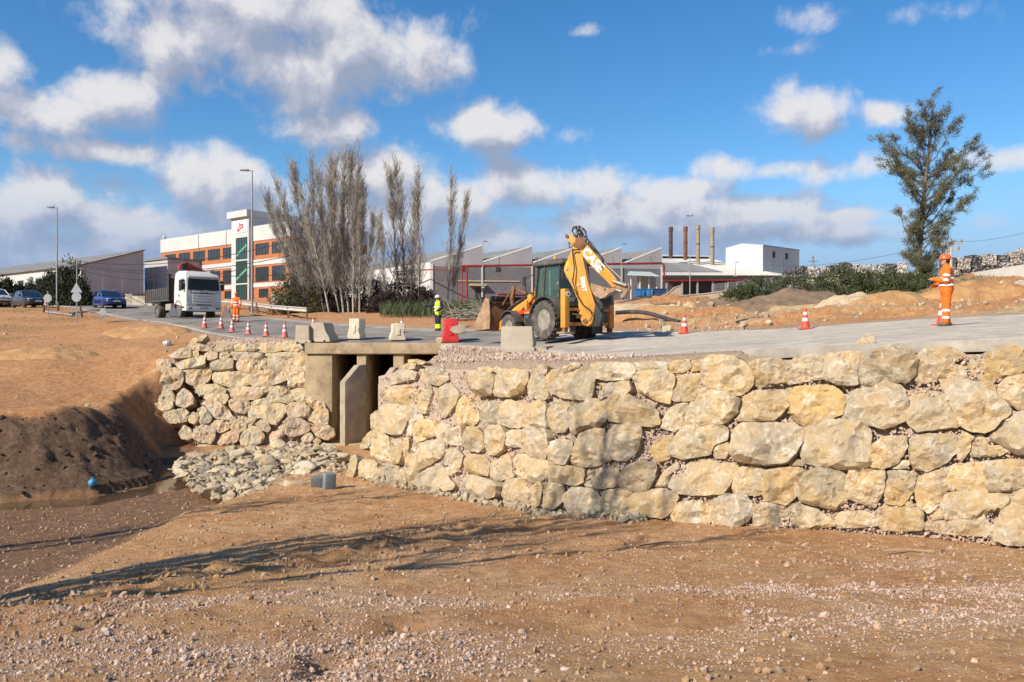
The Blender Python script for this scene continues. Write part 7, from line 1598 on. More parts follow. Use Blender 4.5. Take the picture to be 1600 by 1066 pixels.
PL = [(478, 482, 424, 300, 66, 'bare poplar leaning farthest left over the brick office'), (486, 482, 446, 275, 67, 'bare poplar second from the left of the dense clump, leaning left'), (492, 484, 462, 250, 65, 'tall bare poplar on the left shoulder of the dense clump'), (498, 482, 478, 246, 68, 'slender bare poplar just inside the left shoulder of the clump'), (505, 484, 492, 262, 66, 'bare poplar in the left half of the dense clump, slightly lower'),
      (512, 485, 506, 252, 64, 'bare pale-barked poplar left of the middle of the clump'), (520, 485, 520, 240, 66, 'bare poplar in the middle of the dense clump'), (527, 485, 532, 232, 65, 'tallest bare poplar of the dense clump'), (535, 484, 543, 233, 67, 'tall bare poplar right beside the tallest one'), (541, 485, 553, 250, 66, 'bare poplar right of the two tallest in the clump'),
      (548, 484, 562, 275, 65, 'bare poplar on the right shoulder of the dense clump'), (556, 484, 572, 300, 67, 'lower bare poplar at the right edge of the dense clump'), (563, 484, 580, 330, 64, 'short bare poplar at the right foot of the dense clump'), (508, 486, 470, 330, 62, 'low bare poplar leaning left in front of the clump'), (530, 487, 500, 320, 61, 'low bare poplar in front of the middle of the clump'), (545, 487, 530, 300, 62, 'low bare pale poplar at the front right of the clump'),
      (500, 487, 440, 345, 61, 'low bare poplar leaning strongly left before the clump'), (515, 488, 485, 290, 60, 'bare pale poplar in front, left of the middle of the clump'), (537, 488, 512, 275, 61, 'bare poplar behind the front stems in the middle of the clump'), (552, 488, 548, 285, 60, 'bare poplar in front of the right half of the clump'), (562, 487, 566, 310, 61, 'bare poplar low at the front right of the clump'), (482, 487, 455, 380, 60, 'lowest bare sapling at the left foot of the clump'), (472, 484, 436, 320, 64, 'slim bare poplar behind the leftmost leaning one'),
      (572, 488, 592, 330, 60, 'short slanting bare poplar just right of the dense clump'), (622, 480, 612, 262, 64, 'bare poplar at the left of the middle group'), (632, 480, 630, 250, 65, 'tallest bare poplar of the middle group'), (641, 482, 648, 290, 63, 'bare poplar at the right of the middle group'), (655, 486, 654, 268, 62, 'thin bare poplar standing apart right of the middle group'), (603, 480, 590, 340, 63, 'small bare poplar between the dense clump and the middle group'),
      (698, 474, 718, 270, 66, 'single bare tree with split trunk in front of the grey factory wall'), (704, 474, 727, 300, 66, 'second stem of the split bare tree before the grey factory wall')]
for i, (bx, by, tx, ty, D, lab) in enumerate(PL): poplar(i % 4, bx, by, tx, ty, D, lab, 1.0 if i < 29 else .8)

# undergrowth and bushes: leaf clumps on stems
def bush(name, label, cat, base, w, d, h, mat, n, ll, lw, seed, group=None, stems=6, stemmat=BARK_D, upw=.2, shape='dome', flowers=None):
    rg = np.random.RandomState(seed); t = thing(name, label, cat, tuple(base), group=group); st = Tri(); lf = Tri()
    nc = max(14, int(n / 34)); cs = []
    while len(cs) < nc:
        q = rg.uniform(-1, 1, 3); q[2] = rg.uniform(0, 1)
        if shape == 'dome' and (q[0] ** 2 + q[1] ** 2 + (q[2] * .95) ** 2) > 1: continue
        if shape == 'cone' and math.hypot(q[0], q[1]) > (1 - q[2]) ** .8 * 1.0 + .06: continue
        cs.append(q * np.array([w / 2, d / 2, h]))
    cs = np.array(cs)
    for i in range(stems):
        c = cs[rg.randint(nc)]; pts = np.linspace(rg.normal(0, .06, 3) * [1, 1, 0], c, 5) + rg.normal(0, .03, (5, 3)); st.branch(pts, np.linspace(.03, .008, 5) * max(h, 1) / 1.5, 4)
    idx = rg.randint(0, nc, n); rad = rg.uniform(.35, 1.0, nc)[idx] * min(w, h) * .24
    off = rg.normal(size=(n, 3)); off /= np.linalg.norm(off, axis=1)[:, None]; off *= (rg.uniform(0, 1, n) ** .5 * rad)[:, None]
    c = cs[idx] + off; c[:, 2] = np.maximum(c[:, 2], .02); dd = off + rg.normal(0, .35, (n, 3)) * rad[:, None] + np.array([0, 0, upw])
    lf.leaves(c, dd, rg.uniform(.6, 1.3, n) * ll, rg.uniform(.6, 1.3, n) * lw, rg)
    st.build('stems', stemmat, t); lf.build('foliage', mat, t)
    if flowers:
        fl = Tri(); k = rg.randint(0, n, flowers[1]); fl.leaves(c[k] * 1.03, rg.normal(size=(len(k), 3)), .07, .07, rg); fl.build('flowers', flowers[0], t)
    return t
L_DARK = leafm('dark_conifer_leaf', (.050, .060, .026), (.022, .028, .012)); L_OLI = leafm('olive_leaf', (.085, .098, .038), (.040, .050, .020)); L_REED = leafm('reed_leaf', (.085, .105, .04), (.045, .058, .022)); L_DEAD = leafm('withered_leaf', (.075, .055, .036), (.032, .024, .017)); L_FEN = leafm('ivy_leaf', (.10, .095, .035), (.045, .045, .018))
CON = [(8, 490, 40, 434, 80), (30, 487, 36, 446, 82), (47, 486, 40, 438, 98), (60, 484, 40, 440, 98), (75, 484, 42, 425, 84), (92, 484, 44, 415, 82), (106, 484, 46, 408, 80), (118, 484, 44, 420, 79), (128, 484, 30, 440, 78), (-14, 490, 34, 430, 80)]
CL = ['dark conifer at the left edge of the photo', 'low dark conifer right of the one at the photo edge', 'dark conifer behind the dark car, left half', 'dark conifer behind the front of the dark car', 'broad dark conifer behind the round sign', 'tall dark conifer behind the left street lamp', 'tallest dark conifer of the row, right of the left street lamp', 'dark conifer behind the pair of road signs', 'low dark conifer at the right end of the row, near the blue car', 'dark conifer cut off by the left edge of the photo']
for i, ((bx, by, wpx, ty, D), lab) in enumerate(zip(CON, CL)):
    b = PX(bx, by, D); b.z = tz(b.x, b.y); h = (533 - ty) * D / F - b.z
    bush('conifer', lab, 'tree', b, wpx * D / F * 1.25, wpx * D / F * 1.2, h, L_DARK, 6500, .34, .11, 50 + i, 'dark conifers on the left', stems=5, upw=.5, shape='cone')
UG = [(455, 478, 60, 420, 64, L_FEN, 'brownish undergrowth at the left foot of the poplar clump'), (490, 484, 70, 430, 63, L_DEAD, 'dead brown undergrowth under the left half of the poplar clump'), (535, 486, 70, 425, 63, L_DEAD, 'dead brown undergrowth under the right half of the poplar clump'), (470, 486, 60, 445, 60, L_FEN, 'low olive thicket before the poplar clump'), (590, 486, 50, 430, 64, L_DEAD, 'dark dead shrub between the poplar groups'),
      (635, 484, 46, 420, 66, L_DEAD, 'tall black-brown shrub round the middle poplar group'), (605, 492, 60, 455, 60, L_DEAD, 'low dark shrub in front of the middle poplars'), (660, 490, 50, 450, 60, L_DEAD, 'dark dead shrub left of the yellow-vested worker')]
for i, (bx, by, wpx, ty, D, mt, lab) in enumerate(UG):
    b = PX(bx, by, D); b.z = tz(b.x, b.y); h = max(.8, (533 - ty) * D / F - b.z); bush('undergrowth_shrub', lab, 'shrub', b, wpx * D / F * 1.2, 1.8, h, mt, 5200, .20, .06, 80 + i, 'undergrowth below the poplars', stems=40, upw=.25)
BS = [(1160, 478, 56, 446, 40, 'low dark bush at the left end of the bush row, above the concrete wall'), (1196, 472, 70, 434, 41, 'bush second from the left of the row behind the soil heap'), (1236, 468, 76, 430, 41.5, 'broad bush above the left flank of the soil heap'), (1278, 466, 76, 427, 42.5, 'bush above the crest of the soil heap'), (1322, 462, 76, 416, 44, 'tallest bush in the middle of the row before the bales'), (1368, 460, 80, 419, 45, 'bush right of the tallest one in the row'), (1408, 458, 70, 428, 46, 'bush left of the single tall tree'), (1446, 456, 64, 428, 47, 'low bush at the right end of the row under the tall tree')]
YF = pmat('yellow_flower', (.70, .58, .05))
for i, (bx, by, wpx, ty, D, lab) in enumerate(BS):
    b = PX(bx, by, D); b.z = tz(b.x, b.y) - .05; h = max(.7, (533 - ty) * D / F - b.z); bush('bush', lab, 'bush', b, wpx * D / F * 1.3, 1.9, h, L_OLI, 5200, .14, .05, 120 + i, 'row of bushes before the bales', stems=14, upw=.35, flowers=(YF, 30) if i > 2 else None)

# casuarina-like tree: ascending limbs with wispy drooping foliage
def casuarina():
    D = 52.0; b = PX(1433, 440, D); b.z = tz(b.x, b.y) - .1; s = D / F; rg = np.random.RandomState(77)
    t = thing('casuarina_tree', 'tall sparse grey-green tree standing alone before the bales on the right', 'tree', tuple(b)); tr = Tri(); lm = Tri(); lf = Tri()
    def P2(px, py, dy=0.): q = PX(px, py, D); return np.array([q.x - b.x, dy, q.z - b.z])
    spine = np.array([P2(1433, 445), P2(1436, 400), P2(1440, 350), P2(1444, 300), P2(1450, 250), P2(1453, 205), P2(1458, 165), P2(1462, 150)]); tr.branch(spine, [.19, .16, .14, .11, .085, .06, .03, .012], 8)
    ends = [(1385, 215, .8), (1390, 255, -.8), (1398, 245, .2), (1404, 205, 1.2), (1418, 190, -.6), (1425, 180, .5), (1440, 165, -.4), (1478, 175, .6), (1480, 200, -.8), (1495, 235, 1.0), (1512, 225, -.5), (1526, 230, .6), (1535, 262, -.6), (1512, 285, .9), (1508, 305, -.9), (1498, 325, .2), (1482, 355, 1.2), (1468, 385, -.8), (1456, 410, .6), (1400, 290, -1.2), (1420, 330, 1.1), (1424, 350, -.6), (1424, 385, .9), (1428, 412, -.9), (1428, 250, 1.5), (1470, 270, -1.5), (1465, 320, 1.5), (1455, 370, -1.5), (1445, 400, 1.3), (1380, 248, .1), (1388, 232, -.3), (1530, 245, .2), (1500, 262, -.2), (1462, 152, .2), (1470, 185, .1), (1460, 235, .9), (1478, 250, .2), (1430, 300, -.9), (1425, 225, 0), (1440, 200, .8), (1485, 300, .7), (1470, 350, -.4), (1440, 330, .8), (1430, 365, .2), (1460, 395, .2), (1450, 420, -.5)]
    for (px, py, dy) in ends:
        e = P2(px, py, dy); base_py = min(440, py + rg.uniform(30, 85)); k = np.interp(base_py, [150, 165, 205, 250, 300, 350, 400, 445], range(7, -1, -1)); i = int(k); a = spine[i] + (spine[min(i + 1, 7)] - spine[i]) * (k - i)
        u = np.linspace(0, 1, 7)[:, None]; mid = (a + e) / 2 + np.array([0, 0, -.25]) ; pts = (1 - u) ** 2 * a + 2 * u * (1 - u) * mid + u ** 2 * e; pts[1:-1] += rg.normal(0, .04, (5, 3)); lm.branch(pts, np.linspace(.055, .010, 7), 5)
        for j in range(13):
            q = pts[rg.randint(2, 7)] + rg.normal(0, .12, 3); d = (e - a) / np.linalg.norm(e - a) + rg.normal(0, .55, 3); tw, _ = curve(q, d, rg.uniform(.3, .75), 3, rg, .08, .15); lm.branch(tw, [.012, .009, .007, .004], 3)
            nl = 74; kk = rg.uniform(.15, 1, nl) * 3; ii = kk.astype(int).clip(0, 2); c = tw[ii] + (tw[ii + 1] - tw[ii]) * (kk - ii)[:, None] + rg.normal(0, .10, (nl, 3)); dd = (tw[-1] - tw[0])[None] * .8 + rg.normal(0, .45, (nl, 3)) + np.array([0, 0, .10]); lf.leaves(c, dd, rg.uniform(.12, .32, nl), rg.uniform(.018, .036, nl), rg)
    tr.build('trunk', BARK_D, t, True); lm.build('limbs', BARK_D, t); lf.build('foliage', leafm('casuarina_needle', (.15, .148, .078), (.08, .08, .042)), t)
casuarina()

# reeds along the ditch behind the road: too many to count
rg = np.random.RandomState(9); rd_ = Tri(); n = 3400; px = rg.uniform(595, 805, n); D = rg.uniform(51, 60, n) - (px - 640) * .012; x = (px - 800) * D / F; z = terrain(x, D)
dd = np.stack([rg.normal(0, .35, n), rg.normal(0, .35, n), np.ones(n)], 1); Lh = rg.uniform(.35, 1.15, n); c = np.stack([x, D, z], 1) + dd / np.linalg.norm(dd, axis=1)[:, None] * (Lh * .45)[:, None]; rd_.leaves(c, dd, Lh, rg.uniform(.025, .07, n), rg)
o = rd_.build('reeds', L_REED, None); tag(o, 'green reeds growing along the ditch behind the yellow-vested worker', kind='stuff')
gr = Tri(); n = 6000; x = rg.uniform(-40, -15, n); y = rg.uniform(34, 75, n); k = (sstep(-.05, .25, fbm2(x, y, 3.0, 4, 42)) * sstep(18, 23, -x) > rg.uniform(.2, 1, n)) & ~inside(ROADP, x, y); x, y = x[k], y[k]; n = len(x)
dd = np.stack([rg.normal(0, .5, n), rg.normal(0, .5, n), np.ones(n)], 1); Lh = rg.uniform(.08, .24, n); gr.leaves(np.stack([x, y, terrain(x, y)], 1) + dd * (Lh * .4)[:, None], dd, Lh, .02, rg)
x = rg.uniform(12, 32, 9000); y = rg.uniform(38, 50, 9000); k = (fbm2(x, y, 2.5, 3, 92) > -.1) & (y > 41 + .0 * x) & (x / y > .3); x, y = x[k], y[k]; n = len(x)
dd = np.stack([rg.normal(0, .5, n), rg.normal(0, .5, n), np.ones(n)], 1); Lh = rg.uniform(.1, .3, n); gr.leaves(np.stack([x, y, terrain(x, y)], 1) + dd * (Lh * .4)[:, None], dd, Lh, .025, rg)
o = gr.build('grass', leafm('rough_grass', (.15, .16, .055), (.08, .085, .03)), None); tag(o, 'thin rough grass on the left bank and under the bushes', kind='stuff')
# heap of cut branches
bt = thing('brush_pile', 'tangled heap of cut grey branches right of the yellow-vested worker', 'brush pile', tuple(on_ground(752, 500, 40))); tb = Tri(); b0 = np.array(bt.location)
for i in range(170):
    a = rg.uniform(-1.7, 1.9), rg.uniform(-.6, 1.2); d = np.array([rg.normal(0, 1), rg.normal(0, .6), rg.uniform(-.1, .45)]); pts, _ = curve((a[0], a[1], rg.uniform(0, .9) * (1 - abs(a[0]) / 2.4)), d, rg.uniform(.7, 2.2), 5, rg, -.02, .16); pts[:, 2] = np.maximum(pts[:, 2], .02); tb.branch(pts, np.linspace(rg.uniform(.015, .04), .006, 6), 4)
tb.build('branches', TWIG, bt)

# bare trees behind the photographer, whose trunks throw the long shadows across the stream bed
sh2 = Vector((math.sin(SUN_AZ), math.cos(SUN_AZ), 0)); bsx = []
for i, (sx, sy, hgt, lab) in enumerate(((-4.6, 10.4, 11, 'bare tree standing outside the photo to the left, nearest the stream'), (-2.6, 13.4, 13, 'bare tree standing outside the photo to the left, second from the stream'), (-9.5, 17.0, 12, 'bare tree standing outside the photo to the left, by the cut bank'), (-3.6, 11.6, 12, 'bare tree standing outside the photo to the left, between the first two'))):
    base = Vector((sx, sy, 0)) + sh2 * (7.5, 11, 9, 9)[i]; base.z = tz(base.x, base.y) - .1
    rg = np.random.RandomState(200 + i); t = thing('bare_tree', lab, 'tree', tuple(base), group='bare trees outside the photo'); tr = Tri(); br = Tri()
    for k in range(3):
        d0 = np.array([rg.normal(0, .14), rg.normal(0, .14), 1]); pts, dl = curve((rg.normal(0, .15), rg.normal(0, .15), 0), d0, hgt, 10, rg, .04, .05); tr.branch(pts, np.linspace(.17 - .02 * k, .03, 11), 7)
        for j in range(16):
            q = pts[rg.randint(3, 10)]; d = np.array([rg.normal(0, .5), rg.normal(0, .5), .8]); b1, _ = curve(q, d, rg.uniform(1.2, 3), 5, rg, .08, .1); br.branch(b1, np.linspace(.04, .008, 6), 4)
            for m_ in range(5): b2, _ = curve(b1[rg.randint(1, 6)], d + rg.normal(0, .5, 3), rg.uniform(.4, 1.2), 3, rg, .05, .12); br.branch(b2, [.014, .011, .008, .004], 3)
    tr.build('trunk', BARK_W, t, True); br.build('branches', TWIG, t)

# ---------------------------------------------------------------- street furniture and small things
GALV = pmat('galvanised_steel', (.36, .37, .38), (.28, .29, .30), scale=3, rough=.5, metal=.5)
def lamp_post(label, bx, by, ty, D, arm=-.9, base_z=None, double=False, r=.085, group='street lamps'):
    b = PX(bx, by, D); b.z = tz(b.x, b.y) if base_z is None else base_z; h = (533 - ty) * D / F - b.z
    t = thing('street_lamp', label, 'street lamp', tuple(b), group=group)
    m = MB(); m.cyl((0, 0, 0), (0, 0, .5), r * 1.25, r * 1.25, n=12); m.cyl((0, 0, .5), (0, 0, h), r, r * .55, n=12); m.build('pole', GALV, t)
    m = MB(); m.b2((-.2, -.2, -.1), (.2, .2, .06)); m.build('base_plate', GALV, t)
    for s in ((1, -1) if double else (1,)):
        m = MB(); m.tube([(0, 0, h - .08), (arm * s * .35, 0, h - .02)], r * .5, 8); m.build('arm', GALV, t)
        m = MB(); m.loft([[(arm * s * .30, -.12, h - .08), (arm * s * .30, .12, h - .08), (arm * s * .30, .10, h + .06), (arm * s * .30, -.10, h + .06)], [(arm * s, -.13, h - .05), (arm * s, .13, h - .05), (arm * s, .09, h + .03), (arm * s, -.09, h + .03)]]); m.build('lamp_head', pmat('lamp_grey', (.14, .14, .15)), t, bevel=.02)
    return t
lamp_post('tall street lamp on the left before the dark conifers', 89, 482, 324, 78)
lamp_post('tall street lamp in front of the brick office block', 394, 474, 266, 62)
lamp_post('short black yard lamp at the first gable of the grey factory', 754.5, 440, 377, 93, arm=.5, base_z=6.0, r=.06)
lamp_post('short black yard lamp at the fourth gable of the grey factory', 971.5, 440, 381, 96, arm=.55, base_z=6.0, r=.06)
lamp_post('thin pale mast with twin lamps left of the chimneys', 1078, 458, 337, 90, arm=.35, double=True, r=.06)
lamp_post('small lamp on the roof edge near the white block', 1149, 428, 410, 134, arm=.5, base_z=10.5, r=.06)

def sign_post(label, bx, by, ty, D, plates, tilt=0.0):
    b = on_ground(bx, by, 30) if D is None else PX(bx, by, D); D = b.y; b.z = tz(b.x, b.y); h = (533 - ty) * D / F - b.z
    t = thing('road_sign', label, 'road sign', tuple(b), group='road signs seen from behind'); t.rotation_euler = (0, tilt, 0)
    m = MB(); m.cyl((0, 0, -.1), (0, 0, h), .035, n=8); m.build('post', GALV, t)
    for kind, zc_, r in plates:
        m = MB(); n = 3 if kind == 'tri' else 26; rot = math.pi / 2 if kind == 'tri' else 0
        m.loft([[(math.cos(rot + 2 * math.pi * i / n) * r, y, zc_ + math.sin(rot + 2 * math.pi * i / n) * r) for i in range(n)] for y in (-.05, -.035)]); pl = m.build('sign_plate', GALV, t)
        m = MB(); m.b2((-r * .5, -.034, zc_ - .02), (r * .5, -.02, zc_ + .02)); m.build('bracket', GALV, pl)
    return t
sign_post('round grey-backed sign on a short post beside the small cone', 75, 484, 455, 60, (('round', 1.25, .30),))
sign_post('post with a triangular and a round sign seen from behind', 120, 493, 404, 52, (('tri', 2.15, .42), ('round', 1.65, .30)))
sign_post('small round sign leaning low beside the road, left of the lorry', 156, 492, 476, 54, (('round', .62, .22),), tilt=.35)
for (bx, by, h, tl, lab) in ((128.5, 497, .85, -.18, 'dark wooden stump post leaning on the left verge'), (68, 489, .6, .1, 'short dark post at the foot of the round sign'), (90.5, 486, .7, .05, 'short dark post beside the foot of the left street lamp')):
    b = on_ground(bx, by, 30); m = MB(); m.cyl((0, 0, -.1), (0, 0, h), .09, .07, n=8); o = m.build('verge_post', BARK_D, None); o.location = b; o.rotation_euler = (0, tl, 0); tag(o, lab, 'post')
def bar(name, label, cat, p, q, r, mat, group=None, h=0.0):
    m = MB(); p, q = Vector(p), Vector(q); m.tube([p - p, (q - p) * .5 + Vector((0, 0, h)), q - p], r, 8); o = m.build(name, mat, None); o.location = p; tag(o, label, cat, group); return o
bar('fallen_rail', 'grey rail lying on the verge from the short post to the sign post', 'rail', on_ground(72, 491, 30) + Vector((0, 0, .12)), on_ground(113, 495.5, 30) + Vector((0, 0, .12)), .07, GALV)
bar('fallen_rail', 'thin pale rail lying on the verge right of the sign post', 'rail', on_ground(108, 492.5, 30) + Vector((0, 0, .14)), on_ground(155, 487, 30) + Vector((0, 0, .14)), .06, TRIM)
# tripod warning signs
def tripod(label, px, py, rz, board):
    p = on_road(px, py) if px > 300 else on_ground(px, py, 30)
    t = thing('tripod_sign', label, 'road sign', tuple(p), rz)
    for a in (90, 210, 330): m = MB(); m.cyl((math.cos(R(a)) * .42, math.sin(R(a)) * .42, 0), (0, 0, .95), .018, n=6); m.build('leg', GALV, t)
    m = MB(); m.loft([[(math.cos(math.pi / 2 + 2 * math.pi * i / 3) * .50, y, .52 + math.sin(math.pi / 2 + 2 * math.pi * i / 3) * .50) for i in range(3)] for y in (-.25, -.235)]); m.build('sign_plate', board, t)
    return t
tripod('grey triangular sign on a tripod at the front wheel of the lorry', 270.5, 501, R(25), GALV)
tripod('dark folded triangular sign on a tripod beside the orange worker', 357, 503, R(-20), pmat('sign_back_dark', (.16, .12, .11)))

# guardrail
def guardrail(label, pts):
    P = [on_ground(x, y, 40) for x, y in pts]; t = thing('guardrail', label, 'guardrail', tuple(P[0]), group='guardrails behind the road')
    prof = [(-.02, -.15), (.04, -.10), (-.03, -.03), (-.03, .03), (.04, .10), (-.02, .15)]
    m = MB(); m.M = Matrix.Translation(-P[0]); V = []; 
    for i, p in enumerate(P):
        d = (P[min(i + 1, len(P) - 1)] - P[max(i - 1, 0)]); d.z = 0; d.normalize(); n = Vector((d.y, -d.x, 0))
        V.append([p + n * a + Vector((0, 0, .62 + z)) for a, z in prof] + [p + n * (a - .012) + Vector((0, 0, .62 + z)) for a, z in prof[::-1]])
    m.loft(V); m.build('rail', pmat('dusty_rail', (.50, .46, .40), (.40, .36, .30), scale=2, rough=.7), t)
    for p in P: m = MB(); q = p - P[0]; m.b2((q.x - .06, q.y + .06, q.z - .2), (q.x + .06, q.y + .16, q.z + .78)); m.build('post', RUST, t)
guardrail('pale guardrail right of the lorry along the road bend', [(343, 481), (366, 484), (390, 487.5), (400, 489)])
guardrail('short pale guardrail ending before the poplars', [(402, 490), (424, 494), (450, 497), (479, 500)])
# concrete blocks beyond the blue car
for i, (x0, x1, y0, y1) in enumerate(((133, 160, 470, 481), (196, 207, 464, 480), (207, 231, 466, 479.5), (232, 240, 468, 478))):
    D = 82 - i * 1.5; a, b = PX(x0, y1, D), PX(x1, y1, D); h = (y1 - y0) * D / F; base = (a + b) / 2; base.z = tz(base.x, base.y) - .02; t = thing('concrete_barrier', ['pale concrete barrier left of the blue car', 'pale concrete barrier just right of the blue car', 'long pale concrete barrier between the blue car and the lorry', 'short pale concrete barrier behind the lorry bed'][i], 'barrier', tuple(base), group='pale barriers beyond the blue car')
    m = MB(); L = (b - a).length; m.prism(jersey_profile(.6, max(h, .8) + .15), 'x', -L / 2, L / 2); m.build('body', CONC_P, t, bevel=.03)
    m = MB(); m.b2((-L / 2 + .1, -.32, 0), (L / 2 - .1, .32, .08)); m.build('foot', CONC_G, t)

# low walls
def low_wall(name, label, pts, th, mat, cope=None, zmin=-.6):
    """pts: (px, py_top, D) along the wall"""
    P = [PX(x, y, D) for x, y, D in pts]; t = thing(name, label, 'wall', (P[0].x, P[0].y, tz(P[0].x, P[0].y)))
    m = MB(); m.M = Matrix.Translation(-t.location); rings = []
    for p in P: g = min(tz(p.x, p.y), p.z) + zmin; rings.append([(p.x, p.y, g), (p.x, p.y + th, g), (p.x, p.y + th, p.z), (p.x, p.y, p.z)])
    m.loft(rings); m.build('wall_body', mat, t)
    m = MB(); m.M = Matrix.Translation(-t.location); m.loft([[(p.x, p.y - .04, p.z), (p.x, p.y + th + .04, p.z), (p.x, p.y + th + .04, p.z + .07), (p.x, p.y - .04, p.z + .07)] for p in P]); m.build('coping', cope or mat, t)
    return t
low_wall('concrete_wall', 'low pale concrete wall rising to the bushes on the right of the backhoe', [(1062, 463, 58), (1100, 460, 58), (1142, 454, 58), (1160, 452, 60)], .3, CONC_P)
low_wall('concrete_wall', 'low stained concrete wall beyond the road behind the backhoe', [(940, 478, 43), (1000, 477, 43), (1062, 475, 44)], .35, CONC)
low_wall('concrete_wall', 'long pale rendered wall behind the worker on the right', [(1488, 432, 56), (1545, 424, 50), (1620, 412, 45)], .25, pmat('pale_render', (.60, .58, .52), (.52, .50, .45), scale=.8, rough=.9))
low_wall('stone_wall', 'short stone-clad wall right of the guardrail before the poplars', [(423, 459, 68), (445, 458, 66), (482, 472, 64)], .4, pmat('rubble_cladding', (.46, .38, .26), (.30, .24, .16), scale=5, rough=.95, bump=.8, bscale=8, bdist=.1))
sb_ = low_wall('block_wall', 'ruined stub of block wall between the skips and the pale concrete wall', [(1036, 462, 57), (1046, 458, 57), (1054, 450, 57), (1064, 447, 57)], .3, pmat('block_tan', (.44, .36, .25), (.32, .25, .17), scale=4, rough=.95, bump=.6, bscale=8))

# black water pipes lying in the works
def pipe(label, pts, r=.085, zl=.09):
    P = []
    for e in pts:
        if len(e) == 2: q = on_ground(e[0], e[1], 20); q.z += zl
        else: q = PX(*e)
        P.append(q)
    Q = []
    for i in range(len(P) - 1):
        p0, p1, p2, p3 = P[max(i - 1, 0)], P[i], P[i + 1], P[min(i + 2, len(P) - 1)]
        for k in range(6): t = k / 6; Q.append(.5 * ((2 * p1) + (p2 - p0) * t + (2 * p0 - 5 * p1 + 4 * p2 - p3) * t * t + (3 * p1 - p0 - 3 * p2 + p3) * t ** 3))
    Q.append(P[-1]); m = MB(); m.M = Matrix.Translation(-P[0]); m.tube(Q, r, 10); o = m.build('water_pipe', pmat('black_pipe', (.035, .037, .042), (.06, .06, .06), scale=3, rough=.5, dirt=((.2, .16, .12), 2, .6)), None); o.location = P[0]
    tag(o, label, 'pipe', 'black plastic pipes in the road works')
pipe('black pipe arching over the dirt right behind the backhoe', [(962, 489, 37), (985, 487.5, 37), (1010, 489, 36.5), (1035, 496, 36), (1062, 503.5, 35)], .09)
pipe('long black pipe lying beyond the cone in the middle of the right side', [(1146, 506, 33.5), (1175, 499.5, 34), (1205, 498, 34), (1245, 502, 33.5), (1290, 506, 33), (1340, 508.5, 32), (1400, 509.5, 31)], .09)
pipe('black pipe at the right edge beyond the road', [(1535, 505, 31), (1565, 502, 31), (1610, 499, 31)], .085)
pipe('bent piece of black pipe sticking out of the dirt left of the right worker', [(1428, 500, 33), (1438, 492, 33), (1452, 484, 33)], .10)
pipe('dark grey pipe rising past the skips behind the digging bucket', [(966, 476, 58), (1000, 468, 58), (1025, 463, 58), (1042, 461, 58)], .14)
pipe('black hoop of pipe leaning on the stone-clad wall', [(428, 478, 63), (440, 468, 63), (456, 464, 63), (470, 466, 63), (484, 478, 63)], .09)
pipe('rusty pipe lying on the bank below the pale concrete wall', [(1086, 487, 46), (1110, 481, 47), (1134, 475, 48)], .13)
# soil heaps
def heap(label, px, py, w, dpt, h, mat, seed, D=None):
    p = PX(px, py, D); n = 46; a = np.linspace(-1, 1, n); X, Y = np.meshgrid(a, a); r = np.hypot(X, Y); z = h * np.clip(1 - r, 0, 1) ** .8 * (1 + .25 * fbm2(X, Y, .5, 4, seed)) + .10 * h * fbm2(X, Y, .16, 3, seed + 1) * (r < .95) - .12 * sstep(.75, 1., r)
    GX_, GY_ = p.x + X * w / 2, p.y + Y * dpt / 2; p.z = tz(p.x, p.y); z = z + terrain(GX_, GY_) - p.z
    i = np.arange(n * n).reshape(n, n); q = np.stack([i[:-1, :-1], i[:-1, 1:], i[1:, 1:], i[1:, :-1]], -1).reshape(-1, 4)
    me = np_mesh('soil_heap', np.stack([X * w / 2, Y * dpt / 2, z], -1).reshape(-1, 3), q); o = link_mesh('soil_heap', me, mat); o.location = p; tag(o, label, 'soil heap', 'heaps of earth in the works')
HB = pmat('heap_brown', (.24, .165, .105), (.15, .10, .062), scale=2, rough=.95, bump=.9, bscale=9, bdist=.08); HO = pmat('heap_orange', (.50, .28, .12), (.36, .19, .075), scale=2, rough=.95, bump=.9, bscale=9, bdist=.08); HP = pmat('heap_pale', (.56, .44, .28), (.42, .31, .18), scale=2, rough=.95, bump=.9, bscale=9, bdist=.08)
heap('large brown soil heap before the row of bushes', 1238, 496, 6.0, 3.2, .72, HB, 3, 38)
heap('broad brown spoil bank left of the large soil heap', 1160, 496, 5.0, 2.6, .42, HB, 5, 40)
heap('small orange mound beside the bent black pipe', 1395, 500, 4.2, 1.8, .45, HO, 7, 34.5)
heap('pale rubble bank right of the cone', 1345, 490, 4.6, 1.6, .5, HP, 9, 36)
heap('orange spoil heap on the left verge below the lorry', 230, 503, 5.5, 3.0, .55, HO, 11, 46)
heap('low orange mound on the left bank', 60, 545, 6.0, 3.5, .5, HO, 13, 38)
heap('orange mound beyond the road behind the right worker', 1520, 482, 6.5, 2.4, .9, HO, 15, 37)
heap('low orange mound beyond the road behind the backhoe', 1010, 503, 5.0, 1.6, .38, HO, 17, 38)
heap('yellowish cut bank below the stained concrete wall', 1000, 497, 6, 1.6, .45, HP, 19, 40.5)
